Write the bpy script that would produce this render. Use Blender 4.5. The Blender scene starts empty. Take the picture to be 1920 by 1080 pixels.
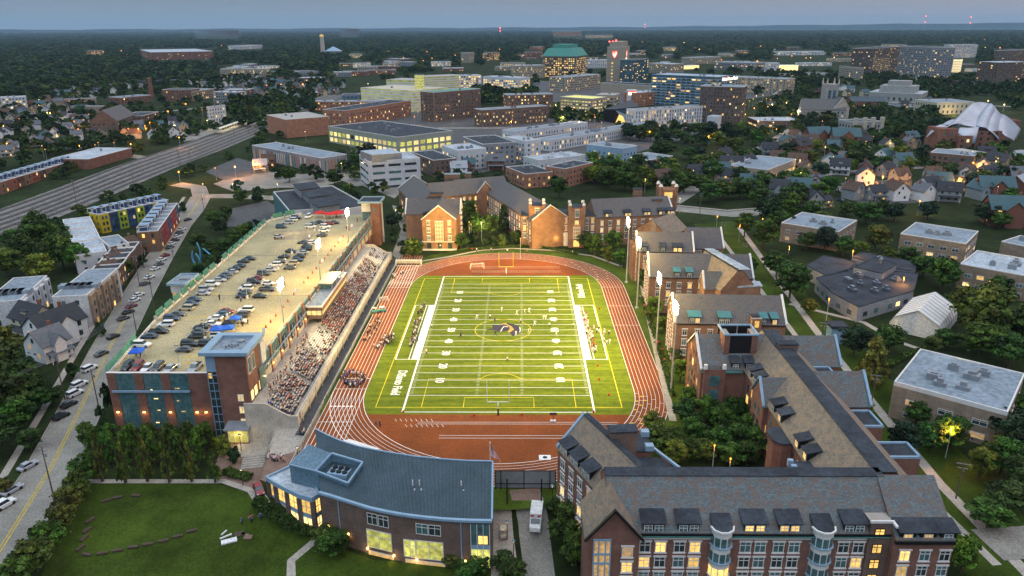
import bpy, bmesh, math, random
import numpy as np
from mathutils import Vector, Matrix
R = math.radians
rnd = random.Random(7)
C = bpy.context.scene.collection
SC = bpy.context.scene
CAMP = (5.66, -223.34, 93.04)
FPX = 1387.73
def _cam_rows(yaw, pitch, roll):
 cy, sy, cp, sp = math.cos(yaw), math.sin(yaw), math.cos(pitch), math.sin(pitch)
 fwd = Vector((sy*cp, cy*cp, -sp)); right = Vector((cy, -sy, 0)); up = right.cross(fwd)
 cr, sr = math.cos(roll), math.sin(roll)
 return right*cr+up*sr, up*cr-right*sr, fwd
CR, CU, CF = _cam_rows(-0.0119498, 0.33798663, -0.00454619)
cam = bpy.data.cameras.new('camera'); camo = bpy.data.objects.new('camera', cam); C.objects.link(camo)
m = Matrix((( CR.x, CU.x, -CF.x, CAMP[0]), (CR.y, CU.y, -CF.y, CAMP[1]), (CR.z, CU.z, -CF.z, CAMP[2]), (0, 0, 0, 1)))
camo.matrix_world = m
cam.sensor_width = 36; cam.lens = 36*FPX/1920; cam.clip_start = 1; cam.clip_end = 120000
SC.camera = camo
SC.view_settings.view_transform = 'Standard'; SC.view_settings.look = 'None'
SC.view_settings.exposure = 0.3; SC.view_settings.gamma = 1
SC.cycles.use_denoising = True
SC.cycles.max_bounces = 5; SC.cycles.diffuse_bounces = 3; SC.cycles.glossy_bounces = 2; SC.cycles.transmission_bounces = 2
SC.cycles.volume_bounces = 0; SC.cycles.volume_max_steps = 64
SC.cycles.sample_clamp_indirect = 4.0
W = bpy.data.worlds.new('World'); SC.world = W; W.use_nodes = True
nt = W.node_tree; N = nt.nodes; L = nt.links
bg = N['Background']
sky = N.new('ShaderNodeTexSky'); sky.sky_type = 'NISHITA'; sky.sun_disc = False
sky.sun_elevation = R(1.0); sky.sun_rotation = R(75); sky.altitude = 200; sky.dust_density = 2.0
tc = N.new('ShaderNodeTexCoord'); sep = N.new('ShaderNodeSeparateXYZ'); L.new(tc.outputs['Generated'], sep.inputs[0])
rz = N.new('ShaderNodeValToRGB'); L.new(sep.outputs['Z'], rz.inputs[0])   # dusk sky colour by elevation; unseen upper dome brightened to lift ambient light
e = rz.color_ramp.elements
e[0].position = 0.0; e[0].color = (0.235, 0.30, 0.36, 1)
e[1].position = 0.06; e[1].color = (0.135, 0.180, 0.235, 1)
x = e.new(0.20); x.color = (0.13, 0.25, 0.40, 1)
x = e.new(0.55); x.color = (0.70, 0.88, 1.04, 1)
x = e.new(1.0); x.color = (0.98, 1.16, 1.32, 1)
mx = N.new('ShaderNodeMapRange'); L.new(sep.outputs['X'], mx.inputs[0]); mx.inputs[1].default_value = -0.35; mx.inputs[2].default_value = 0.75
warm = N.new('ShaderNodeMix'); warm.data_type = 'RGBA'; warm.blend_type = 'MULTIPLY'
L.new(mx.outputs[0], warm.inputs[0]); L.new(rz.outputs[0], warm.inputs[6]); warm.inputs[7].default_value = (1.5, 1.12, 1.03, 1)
sc_ = N.new('ShaderNodeVectorMath'); sc_.operation = 'SCALE'; sc_.inputs['Scale'].default_value = 0.03; L.new(sky.outputs[0], sc_.inputs[0])
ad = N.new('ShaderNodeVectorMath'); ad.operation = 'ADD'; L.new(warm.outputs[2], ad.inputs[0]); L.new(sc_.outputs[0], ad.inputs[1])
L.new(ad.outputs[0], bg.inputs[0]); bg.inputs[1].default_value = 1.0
sun = bpy.data.lights.new('fill_sun', 'SUN'); suno = bpy.data.objects.new('fill_sun', sun); C.objects.link(suno)
sun.energy = 0.35; sun.angle = R(35); sun.color = (0.86, 0.9, 1.0); suno.rotation_euler = (R(38), 0, R(-20)); sun.specular_factor = 0.2  # weak wide fill added to give shape; no direct sun at dusk
def sstep(a, b, x):
 if a == b: return 1.0 if x >= b else 0.0
 t = min(1, max(0, (x-a)/(b-a))); return t*t*(3-2*t)
def T(x, y):
 a = sstep(-93, -101, x)*(1-sstep(170, 330, y))
 yb = -45-47*min(1, max(0, (x+58)/8))
 b = sstep(yb, yb-8, y)*(1-sstep(62, 92, x))
 c = sstep(-250, -420, x)*0
 return -4.0*max(a, b)
def G(u, v, z=0.0):
 d = CR*((u-960)/FPX)+CU*((540-v)/FPX)+CF
 t = (z-CAMP[2])/d.z
 return Vector((CAMP[0]+d.x*t, CAMP[1]+d.y*t, z))
def GT(u, v, dz=0.0):
 z = 0.0
 for _ in range(12):
  p = G(u, v, z+dz); z = 0.5*z+0.5*T(p.x, p.y)
 return G(u, v, z+dz)
def PJ(p):
 d = Vector(p)-Vector(CAMP); k = d.dot(CF)
 return 960+FPX*d.dot(CR)/k, 540-FPX*d.dot(CU)/k
def height_of(u, v0, v1, gz=None):
 b = GT(u, v0) if gz is None else G(u, v0, gz); lo, hi = b.z, 90
 for _ in range(40):
  k = (lo+hi)/2
  if PJ((b.x, b.y, k))[1] > v1: lo = k
  else: hi = k
 return lo
MATS = {}
def _mat(name):
 m = bpy.data.materials.new(name); m.use_nodes = True; MATS[name] = m
 return m, m.node_tree.nodes, m.node_tree.links, m.node_tree.nodes['Principled BSDF']
def noise(N, L, scale, detail=4, vec=None, rough=0.6):
 n = N.new('ShaderNodeTexNoise'); n.inputs['Scale'].default_value = scale; n.inputs['Detail'].default_value = detail; n.inputs['Roughness'].default_value = rough
 if vec is None:
  g = N.new('ShaderNodeNewGeometry'); vec = g.outputs['Position']
 L.new(vec, n.inputs['Vector']); return n.outputs[0]
def ramp(N, L, src, stops):
 r = N.new('ShaderNodeValToRGB'); L.new(src, r.inputs[0]); e = r.color_ramp.elements
 while len(e) > 1: e.remove(e[-1])
 e[0].position = stops[0][0]; e[0].color = (*stops[0][1], 1)
 for p, c in stops[1:]:
  k = e.new(p); k.color = (*c, 1)
 return r.outputs[0]
def mixc(N, L, f, a, b, mode='MIX'):
 n = N.new('ShaderNodeMix'); n.data_type = 'RGBA'; n.blend_type = mode
 for s, i in ((f, 0), (a, 6), (b, 7)):
  if hasattr(s, 'links') or hasattr(s, 'is_linked'): L.new(s, n.inputs[i])
  elif i == 0: n.inputs[0].default_value = s
  else: n.inputs[i].default_value = (*s, 1) if len(s) == 3 else s
 return n.outputs[2]
def mul(c, k): return tuple(min(1, x*k) for x in c)
def surf(name, col, var=0.25, scale=0.6, rough=0.85, spec=0.3, fine=None, metal=0.0, tint=False, bump=0.0):
 m, N, L, B = _mat(name)
 a = noise(N, L, scale, 5); r = ramp(N, L, a, [(0.3, mul(col, 1-var)), (0.7, mul(col, 1+var))])
 if fine:
  b = noise(N, L, fine, 3); r2 = ramp(N, L, b, [(0.35, (0.72, 0.72, 0.72)), (0.65, (1.2, 1.2, 1.2))]); r = mixc(N, L, 1.0, r, r2, 'MULTIPLY')
 if tint:
  o = N.new('ShaderNodeObjectInfo'); r = mixc(N, L, 1.0, r, o.outputs['Color'], 'MULTIPLY')
 L.new(r, B.inputs['Base Color']); B.inputs['Roughness'].default_value = rough
 B.inputs['Specular IOR Level'].default_value = spec; B.inputs['Metallic'].default_value = metal
 if bump:
  bn = N.new('ShaderNodeBump'); bn.inputs['Strength'].default_value = bump; bn.inputs['Distance'].default_value = 0.1
  L.new(noise(N, L, fine or scale*6, 3), bn.inputs['Height']); L.new(bn.outputs[0], B.inputs['Normal'])
 return m
def emis(name, col, strength, var=0.0, scale=1.2):
 m, N, L, B = _mat(name)
 B.inputs['Base Color'].default_value = (*mul(col, 0.3), 1); B.inputs['Emission Strength'].default_value = strength
 B.inputs['Emission Color'].default_value = (*col, 1)
 if var:
  a = noise(N, L, scale, 2); L.new(ramp(N, L, a, [(0.35, mul(col, 1-var)), (0.65, col)]), B.inputs['Emission Color'])
  oi = N.new('ShaderNodeObjectInfo'); mr = N.new('ShaderNodeMapRange'); L.new(oi.outputs['Random'], mr.inputs[0]); mr.inputs[3].default_value = strength*0.45; mr.inputs[4].default_value = strength*1.5; L.new(mr.outputs[0], B.inputs['Emission Strength'])
 return m
def brickmat(name, c1, c2, mortar=(0.3, 0.27, 0.24), tint=False):
 m, N, L, B = _mat(name)
 g = N.new('ShaderNodeNewGeometry'); s = N.new('ShaderNodeSeparateXYZ'); L.new(g.outputs['Position'], s.inputs[0])
 ad = N.new('ShaderNodeMath'); L.new(s.outputs['X'], ad.inputs[0]); L.new(s.outputs['Y'], ad.inputs[1])
 cb = N.new('ShaderNodeCombineXYZ'); L.new(ad.outputs[0], cb.inputs[0]); L.new(s.outputs['Z'], cb.inputs[1])
 b = N.new('ShaderNodeTexBrick'); L.new(cb.outputs[0], b.inputs['Vector']); b.inputs['Scale'].default_value = 1
 b.inputs['Brick Width'].default_value = 0.42; b.inputs['Row Height'].default_value = 0.16; b.inputs['Mortar Size'].default_value = 0.012
 b.inputs['Color1'].default_value = (*c1, 1); b.inputs['Color2'].default_value = (*c2, 1); b.inputs['Mortar'].default_value = (*mortar, 1)
 a = noise(N, L, 0.35, 4); r = ramp(N, L, a, [(0.3, (0.75, 0.75, 0.75)), (0.7, (1.2, 1.2, 1.2))])
 o = mixc(N, L, 1.0, b.outputs[0], r, 'MULTIPLY')
 if tint:
  oi = N.new('ShaderNodeObjectInfo'); o = mixc(N, L, 1.0, o, oi.outputs['Color'], 'MULTIPLY')
 L.new(o, B.inputs['Base Color']); B.inputs['Roughness'].default_value = 0.9; B.inputs['Specular IOR Level'].default_value = 0.2
 return m
def slatemat(name, c1, c2, c3, w=0.5, h=0.28):
 m, N, L, B = _mat(name)
 g = N.new('ShaderNodeNewGeometry'); s = N.new('ShaderNodeSeparateXYZ'); L.new(g.outputs['Position'], s.inputs[0])
 nn = N.new('ShaderNodeSeparateXYZ'); L.new(g.outputs['Normal'], nn.inputs[0])
 ab = N.new('ShaderNodeMath'); ab.operation = 'ABSOLUTE'; L.new(nn.outputs['X'], ab.inputs[0])
 gt = N.new('ShaderNodeMath'); gt.operation = 'GREATER_THAN'; L.new(ab.outputs[0], gt.inputs[0]); gt.inputs[1].default_value = 0.35
 mxx = N.new('ShaderNodeMix'); L.new(gt.outputs[0], mxx.inputs[0]); L.new(s.outputs['X'], mxx.inputs[2]); L.new(s.outputs['Y'], mxx.inputs[3])
 zz = N.new('ShaderNodeMath'); zz.operation = 'MULTIPLY'; L.new(s.outputs['Z'], zz.inputs[0]); zz.inputs[1].default_value = 1.4
 cb = N.new('ShaderNodeCombineXYZ'); L.new(mxx.outputs[0], cb.inputs[0]); L.new(zz.outputs[0], cb.inputs[1])
 b = N.new('ShaderNodeTexBrick'); L.new(cb.outputs[0], b.inputs['Vector']); b.inputs['Scale'].default_value = 1
 b.inputs['Brick Width'].default_value = w; b.inputs['Row Height'].default_value = h; b.inputs['Mortar Size'].default_value = 0.015
 b.inputs['Bias'].default_value = -0.1
 b.inputs['Color1'].default_value = (*c1, 1); b.inputs['Color2'].default_value = (*c2, 1); b.inputs['Mortar'].default_value = (*mul(c1, 0.5), 1)
 mp = N.new('ShaderNodeMapping'); mp.inputs['Scale'].default_value = (1, 1, 2.2); mp.inputs['Rotation'].default_value = (0.5, 0.3, 0.8); L.new(g.outputs['Position'], mp.inputs[0])
 a = noise(N, L, 0.55, 7, mp.outputs[0], 0.8); r = ramp(N, L, a, [(0.47, (0, 0, 0)), (0.54, (1, 1, 1))])
 o = mixc(N, L, r, b.outputs[0], c3)
 a2 = noise(N, L, 4.5, 3); o = mixc(N, L, 1.0, o, ramp(N, L, a2, [(0.3, (0.65, 0.65, 0.65)), (0.7, (1.25, 1.25, 1.25))]), 'MULTIPLY')
 L.new(o, B.inputs['Base Color']); B.inputs['Roughness'].default_value = 0.7; B.inputs['Specular IOR Level'].default_value = 0.35
 return m
HAZE = 2.8e-5
M = dict(
brick=brickmat('red_brick', (0.20, 0.066, 0.038), (0.135, 0.046, 0.030)),
brick_warm=brickmat('warm_brick', (0.27, 0.125, 0.062), (0.19, 0.085, 0.045)),
brick_tan=brickmat('tan_brick', (0.30, 0.22, 0.15), (0.24, 0.17, 0.12)),
brick_brown=brickmat('brown_brick', (0.13, 0.07, 0.05), (0.09, 0.05, 0.04)),
brick_orange=brickmat('orange_brick', (0.36, 0.15, 0.08), (0.30, 0.12, 0.065)),
brick_dark=brickmat('dark_brick', (0.085, 0.05, 0.045), (0.06, 0.038, 0.036)),
stone=surf('pale_stone', (0.45, 0.40, 0.34), 0.2, 0.5, fine=5),
stone_grey=surf('grey_stone', (0.30, 0.30, 0.29), 0.3, 0.7, fine=4),
trim=surf('white_stone_trim', (0.62, 0.60, 0.58), 0.1, 0.8),
white=surf('white_wall_paint', (0.66, 0.66, 0.66), 0.1, 0.3, fine=3),
cream=surf('cream_wall', (0.50, 0.45, 0.34), 0.12, 0.4, fine=3),
wall=surf('painted_wall', (1, 1, 1), 0.12, 0.4, fine=4, tint=True),
roof_t=surf('shingle_roof', (1, 1, 1), 0.25, 0.8, fine=5, tint=True, rough=0.95),
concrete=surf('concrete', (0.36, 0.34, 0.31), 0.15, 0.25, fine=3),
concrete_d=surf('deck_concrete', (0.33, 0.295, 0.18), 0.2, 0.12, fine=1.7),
asphalt=surf('asphalt', (0.075, 0.075, 0.078), 0.3, 0.15, fine=2.5),
asphalt_l=surf('worn_asphalt', (0.22, 0.21, 0.185), 0.25, 0.13, fine=2.5),
pave=surf('sidewalk_concrete', (0.34, 0.31, 0.27), 0.15, 0.4, fine=3),
paver=surf('brick_paving', (0.20, 0.13, 0.10), 0.2, 0.6, fine=4),
gravel=surf('rail_ballast', (0.165, 0.152, 0.14), 0.35, 0.2, fine=2),
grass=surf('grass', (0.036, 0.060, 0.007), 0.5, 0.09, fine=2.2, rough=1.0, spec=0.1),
verge=surf('verge_grass', (0.055, 0.085, 0.010), 0.5, 0.12, fine=2, rough=1.0, spec=0.1),  # verge grass in a lighter green than the lawn
earth=surf('urban_ground', (0.019, 0.030, 0.009), 0.5, 0.03, fine=0.3, rough=1.0, spec=0.1),
membrane=surf('roof_membrane', (0.20, 0.245, 0.29), 0.22, 0.09, fine=0.8),
membrane_w=surf('white_roof_membrane', (0.36, 0.41, 0.46), 0.2, 0.1, fine=0.8),
membrane_d=surf('tar_roof', (0.030, 0.037, 0.048), 0.5, 0.16, fine=1.2),
metal_blue=surf('blue_metal_roof', (0.10, 0.175, 0.235), 0.15, 0.25, rough=0.5, spec=0.5, fine=2),
metal_roof=surf('slate_blue_seam_roof', (0.030, 0.058, 0.075), 0.25, 0.2, rough=0.6, spec=0.4, fine=3.5),
fascia=surf('light_blue_metal', (0.22, 0.33, 0.44), 0.1, 0.5, rough=0.5),
grey_metal=surf('grey_metal', (0.24, 0.26, 0.29), 0.15, 0.5, rough=0.5, metal=0.3),
steel=surf('brushed_steel', (0.33, 0.37, 0.43), 0.15, 0.1, rough=0.32, metal=0.9),
black=surf('black_metal', (0.010, 0.010, 0.012), 0.2, 1, rough=0.5),
copper=surf('green_copper', (0.08, 0.26, 0.22), 0.2, 0.6, fine=3),
teal=surf('teal_metal', (0.04, 0.15, 0.17), 0.15, 0.6, rough=0.5),
galv=surf('galvanised_pole', (0.42, 0.42, 0.42), 0.1, 1, rough=0.5, metal=0.2),
wood=surf('weathered_pole_wood', (0.11, 0.085, 0.065), 0.3, 2),
screen=surf('green_screen_glass', (0.10, 0.16, 0.145), 0.3, 0.5, rough=0.3, spec=0.6),
glass=surf('dark_window_glass', (0.03, 0.045, 0.05), 0.5, 0.7, rough=0.08, spec=0.9),
glass_teal=surf('teal_curtained_glass', (0.07, 0.14, 0.15), 0.4, 0.8, rough=0.15, spec=0.8),
glass_blue=surf('blue_curtain_wall', (0.05, 0.11, 0.15), 0.4, 0.3, rough=0.12, spec=0.9),
slate=slatemat('mottled_slate', (0.125, 0.155, 0.165), (0.072, 0.094, 0.104), (0.125, 0.098, 0.086)),
slate_b=slatemat('brown_slate', (0.20, 0.165, 0.125), (0.13, 0.115, 0.10), (0.24, 0.175, 0.12)),
slate_g=slatemat('grey_slate', (0.11, 0.112, 0.118), (0.07, 0.074, 0.082), (0.115, 0.095, 0.088)),
lit=emis('lit_window_warm', (1.0, 0.60, 0.16), 1.15, 0.5, 1.6),
lit2=emis('lit_window_pale', (1.0, 0.74, 0.30), 1.2, 0.45, 1.3),
lit3=emis('lit_window_dim', (0.85, 0.50, 0.20), 0.55, 0.6, 1.3),
litg=emis('lit_greenish', (0.90, 0.86, 0.20), 0.75, 0.75, 0.9),
litd=emis('lit_garage_deck', (0.80, 0.78, 0.20), 0.28, 0.8, 0.15),
litw=emis('lit_white_lamp', (1.0, 0.9, 0.7), 12),
lita=emis('amber_street_lamp', (1.0, 0.30, 0.03), 3.2),
lity=emis('yellow_street_lamp', (1.0, 0.66, 0.20), 3.2),
litred=emis('red_beacon', (1.0, 0.05, 0.04), 14),
floodlamp=emis('stadium_lamp', (1.0, 0.80, 0.45), 60),
sign_w=emis('lit_sign_white', (1.0, 0.92, 0.72), 1.6),
sign_r=emis('lit_sign_red', (1.0, 0.10, 0.05), 1.3),
paint_w=surf('white_line_paint', (0.72, 0.72, 0.70), 0.08, 2),
paint_y=surf('yellow_line_paint', (0.62, 0.50, 0.03), 0.12, 2),
paint_ry=surf('worn_road_yellow', (0.42, 0.32, 0.06), 0.25, 1),
navy=surf('navy_cloth', (0.02, 0.025, 0.065), 0.2, 1),
bluecloth=surf('blue_canopy_cloth', (0.02, 0.10, 0.50), 0.15, 1),
redcloth=surf('red_canopy_cloth', (0.50, 0.02, 0.02), 0.15, 1),
redpaint=surf('red_paint', (0.42, 0.03, 0.02), 0.15, 1),
rubber=surf('tyre_rubber', (0.015, 0.015, 0.015), 0.2, 2),
tint=surf('coloured_part', (1, 1, 1), 0.05, 1, tint=True),
carpaint=surf('car_paint', (1, 1, 1), 0.04, 1, tint=True, rough=0.22, spec=0.7),
skin=surf('skin', (0.42, 0.24, 0.16), 0.3, 3),
hair=surf('hair', (0.035, 0.022, 0.015), 0.4, 3),
trousers=surf('trousers', (0.035, 0.04, 0.055), 0.5, 1),
bark=surf('bark', (0.07, 0.05, 0.035), 0.3, 2),
bench=surf('aluminium_bench', (0.70, 0.68, 0.62), 0.08, 1, rough=0.5),
hedge=surf('dark_soil', (0.03, 0.022, 0.015), 0.3, 1),
)
def leafmat(name):
 m, N, L, B = _mat(name)
 at = N.new('ShaderNodeAttribute'); at.attribute_name = 'leaf'
 o = N.new('ShaderNodeObjectInfo')
 c = mixc(N, L, 1.0, at.outputs['Color'], o.outputs['Color'], 'MULTIPLY')
 L.new(c, B.inputs['Base Color']); B.inputs['Roughness'].default_value = 0.75; B.inputs['Specular IOR Level'].default_value = 0.2
 return m
M['leaf'] = leafmat('leaves')
def turfmat():
 m, N, L, B = _mat('stadium_turf')
 a = noise(N, L, 0.55, 5); r = ramp(N, L, a, [(0.3, (0.088, 0.125, 0.006)), (0.7, (0.145, 0.178, 0.009))])
 b = noise(N, L, 5.0, 3); r = mixc(N, L, 1.0, r, ramp(N, L, b, [(0.3, (0.7, 0.7, 0.7)), (0.7, (1.25, 1.25, 1.2))]), 'MULTIPLY')
 g = N.new('ShaderNodeNewGeometry'); mp = N.new('ShaderNodeMapping'); mp.inputs['Scale'].default_value = (0.04, 0.6, 1); L.new(g.outputs['Position'], mp.inputs[0])
 k = noise(N, L, 1.0, 3, mp.outputs[0]); r = mixc(N, L, 1.0, r, ramp(N, L, k, [(0.4, (0.74, 0.78, 0.8)), (0.6, (1.12, 1.1, 1.1))]), 'MULTIPLY')
 L.new(r, B.inputs['Base Color']); B.inputs['Roughness'].default_value = 0.9; B.inputs['Specular IOR Level'].default_value = 0.15
 return m
M['turf'] = turfmat()
M['track'] = surf('red_track_rubber', (0.19, 0.046, 0.007), 0.2, 0.12, fine=2.5, rough=0.9)
M['track_l'] = surf('bright_track_rubber', (0.30, 0.082, 0.026), 0.15, 0.3, fine=3, rough=0.9)
class MB:
 def __init__(s): s.v = []; s.f = []; s.mi = []; s.cur = 0
 def mat(s, i): s.cur = i; return s
 def poly(s, pts):
  n = len(s.v); s.v += [tuple(p) for p in pts]; s.f.append(tuple(range(n, n+len(pts)))); s.mi.append(s.cur); return s
 def box(s, x0, x1, y0, y1, z0, z1):
  return s.prism([(x0, y0), (x1, y0), (x1, y1), (x0, y1)], z0, z1)
 def prism(s, pts, z0, z1, cap=True, bot=True):
  n = len(pts); k = len(s.v)
  a = z0 if isinstance(z0, (list, tuple)) else [z0]*n; b = z1 if isinstance(z1, (list, tuple)) else [z1]*n
  s.v += [(p[0], p[1], a[i]) for i, p in enumerate(pts)]+[(p[0], p[1], b[i]) for i, p in enumerate(pts)]
  for i in range(n):
   j = (i+1) % n; s.f.append((k+i, k+j, k+n+j, k+n+i)); s.mi.append(s.cur)
  if cap: s.f.append(tuple(k+n+i for i in range(n))); s.mi.append(s.cur)
  if bot: s.f.append(tuple(k+n-1-i for i in range(n))); s.mi.append(s.cur)
  return s
 def obox(s, c, sx, sy, z0, z1, a=0.0):
  ca, sa = math.cos(a), math.sin(a)
  pts = [(c[0]+x*ca-y*sa, c[1]+x*sa+y*ca) for x, y in ((-sx/2, -sy/2), (sx/2, -sy/2), (sx/2, sy/2), (-sx/2, sy/2))]
  return s.prism(pts, z0, z1)
 def beam(s, p, q, w, h=None):
  h = h or w; p, q = Vector(p), Vector(q); d = (q-p).normalized()
  up = Vector((0, 0, 1)) if abs(d.z) < 0.95 else Vector((1, 0, 0))
  r = d.cross(up).normalized()*w/2; u = r.cross(d).normalized()*h/2
  k = len(s.v); s.v += [tuple(x) for x in (p-r-u, p+r-u, p+r+u, p-r+u, q-r-u, q+r-u, q+r+u, q-r+u)]
  for f in ((0, 1, 5, 4), (1, 2, 6, 5), (2, 3, 7, 6), (3, 0, 4, 7), (3, 2, 1, 0), (4, 5, 6, 7)):
   s.f.append(tuple(k+i for i in f)); s.mi.append(s.cur)
  return s
 def cyl(s, c, r0, r1, z0, z1, n=8, cap=True):
  k = len(s.v)
  for r, z in ((r0, z0), (r1, z1)):
   s.v += [(c[0]+r*math.cos(6.28319*i/n), c[1]+r*math.sin(6.28319*i/n), z) for i in range(n)]
  for i in range(n):
   j = (i+1) % n; s.f.append((k+i, k+j, k+n+j, k+n+i)); s.mi.append(s.cur)
  if cap: s.f.append(tuple(k+n+i for i in range(n))); s.mi.append(s.cur); s.f.append(tuple(k+n-1-i for i in range(n))); s.mi.append(s.cur)
  return s
 def ball(s, c, r, n=8, m=5, sz=1.0):
  k = len(s.v)
  for i in range(1, m):
   t = math.pi*i/m
   s.v += [(c[0]+r*math.sin(t)*math.cos(6.28319*j/n), c[1]+r*math.sin(t)*math.sin(6.28319*j/n), c[2]+r*sz*math.cos(t)) for j in range(n)]
  s.v += [(c[0], c[1], c[2]+r*sz), (c[0], c[1], c[2]-r*sz)]; a = len(s.v)-2; b = a+1
  for i in range(m-2):
   for j in range(n):
    q = (j+1) % n; s.f.append((k+i*n+j, k+(i+1)*n+j, k+(i+1)*n+q, k+i*n+q)); s.mi.append(s.cur)
  for j in range(n):
   q = (j+1) % n; s.f.append((a, k+j, k+q)); s.mi.append(s.cur); s.f.append((b, k+(m-2)*n+q, k+(m-2)*n+j)); s.mi.append(s.cur)
  return s
 def line(s, pts, w, z, closed=False):
  pts = [Vector((p[0], p[1])) for p in pts]; n = len(pts); rng = range(n if closed else n-1)
  def nrm(i):
   if closed: d = pts[(i+1) % n]-pts[i-1]
   else: d = pts[min(i+1, n-1)]-pts[max(i-1, 0)]
   d.normalize(); return Vector((-d.y, d.x))*w/2
  zf = z if callable(z) else (lambda x, y: z)
  a = [pts[i]+nrm(i) for i in range(n)]; b = [pts[i]-nrm(i) for i in range(n)]
  k = len(s.v)
  for i in range(n): s.v += [(a[i].x, a[i].y, zf(a[i].x, a[i].y)), (b[i].x, b[i].y, zf(b[i].x, b[i].y))]
  for i in rng:
   j = (i+1) % n; s.f.append((k+2*i, k+2*i+1, k+2*j+1, k+2*j)); s.mi.append(s.cur)
  return s
 def mesh(s, name, mats):
  me = bpy.data.meshes.new(name); me.from_pydata(s.v, [], s.f)
  if not isinstance(mats, (list, tuple)): mats = [mats]
  for x in mats: me.materials.append(M[x] if isinstance(x, str) else x)
  if len(mats) > 1: me.polygons.foreach_set('material_index', s.mi)
  return me
 def build(s, name, mats, parent=None, loc=None, rot=0.0, color=None):
  return put(name, s.mesh(name, mats), parent, loc, rot, color)
def put(name, me, parent=None, loc=None, rot=0.0, color=None, scale=None):
 o = bpy.data.objects.new(name, me); C.objects.link(o)
 if loc is not None: o.location = loc
 if rot: o.rotation_euler = (0, 0, rot)
 if scale is not None: o.scale = scale if isinstance(scale, (tuple, list)) else (scale,)*3
 if color is not None: o.color = (*color, 1)
 if parent is not None:
  o.parent = parent
  if color is None: o.color = parent.color
 return o
def tag(o, label=None, cat=None, group=None, kind=None):
 if label: o['label'] = label
 if cat: o['category'] = cat
 if group: o['group'] = group
 if kind: o['kind'] = kind
 return o
def thing(name, label, cat, loc=(0, 0, 0), rot=0.0, group=None, color=None):
 o = bpy.data.objects.new(name, None); C.objects.link(o); o.location = loc; o.rotation_euler = (0, 0, rot)
 o.empty_display_size = 0.5
 if color is not None: o.color = (*color, 1)
 return tag(o, label, cat, group)
def structure(o): o['kind'] = 'structure'; return o
KIDS = {}
def dup(root, name, label, cat, loc, rot=0.0, group=None, color=None, scale=None):
 r = root.copy(); C.objects.link(r); r.name = name; r.location = loc; r.rotation_euler = (0, 0, rot)
 if scale is not None: r.scale = scale if isinstance(scale, (tuple, list)) else (scale,)*3
 if color is not None: r.color = (*color, 1)
 for k in ('label', 'category', 'group'):
  if k in r: del r[k]
 tag(r, label, cat, group)
 def rec(src, dst):
  for ch in src.children:
   c = ch.copy(); C.objects.link(c); c.parent = dst
   if color is not None: c.color = (*color, 1)
   rec(ch, c)
 rec(root, r)
 return r
ORD = ['first', 'second', 'third', 'fourth', 'fifth', 'sixth', 'seventh', 'eighth', 'ninth', 'tenth', 'eleventh', 'twelfth', 'thirteenth', 'fourteenth', 'fifteenth', 'sixteenth', 'seventeenth', 'eighteenth', 'nineteenth', 'twentieth']
def ordn(i):
 if i < 20: return ORD[i]
 n = i+1; return '%d%s' % (n, {1: 'st', 2: 'nd', 3: 'rd'}.get(n % 10 if n % 100 not in (11, 12, 13) else 0, 'th'))
LANDMARKS = []   # (phrase, world point)
def landmark(phrase, p): LANDMARKS.append((phrase, Vector(p)))
PENDING = []     # (object, description, world point): labelled at the end, once all landmarks stand
def later(o, desc, p): PENDING.append((o, desc, Vector(p))); return o
def write_labels():
 L2 = [(ph, PJ(p)) for ph, p in LANDMARKS]
 by = {}
 for o, desc, p in PENDING:
  u, v = PJ(p)
  ph, (a, b) = min(L2, key=lambda q: abs(q[1][0]-u)+1.3*abs(q[1][1]-v))
  du, dv = u-a, v-b
  if abs(du) > 1.2*abs(dv): rel = 'right of' if du > 0 else 'left of'
  else: rel = 'in front of' if dv > 0 else 'behind'
  by.setdefault((desc, rel, ph), []).append((u, o))
 for (desc, rel, ph), lst in by.items():
  if len((desc+rel+ph).split()) > 11: ph = ph.replace('the ', '')
  lst.sort(key=lambda t: t[0])
  for i, (u, o) in enumerate(lst):
   if len(lst) == 1: o['label'] = '%s %s %s' % (desc, rel, ph)
   else: o['label'] = '%s %s from left, %s %s' % (ordn(i), desc, rel, ph)
TEXTC = {}
def text_mesh(body, size, depth=0.0, bold=False, space=1.0):
 key = (body, size, depth, space)
 if key in TEXTC: return TEXTC[key]
 cu = bpy.data.curves.new('lettering', 'FONT'); cu.body = body; cu.size = size; cu.extrude = depth; cu.align_x = 'CENTER'; cu.align_y = 'CENTER'; cu.resolution_u = 3
 cu.space_character = space
 if bold: cu.offset = size*0.022
 o = bpy.data.objects.new('lettering', cu); C.objects.link(o); bpy.context.view_layer.update()
 dg = bpy.context.evaluated_depsgraph_get(); me = bpy.data.meshes.new_from_object(o.evaluated_get(dg)); me.name = 'lettering'
 bpy.data.objects.remove(o); TEXTC[key] = me
 return me
def lettering(body, size, matname, parent, loc, rot, depth=0.0, bold=False, name='lettering', scale=None):
 me = text_mesh(body, size, depth, bold).copy(); me.materials.clear(); me.materials.append(M[matname])
 o = bpy.data.objects.new(name, me); C.objects.link(o); o.location = loc; o.rotation_euler = rot
 if scale: o.scale = scale
 if parent is not None: o.parent = parent
 return o
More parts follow.
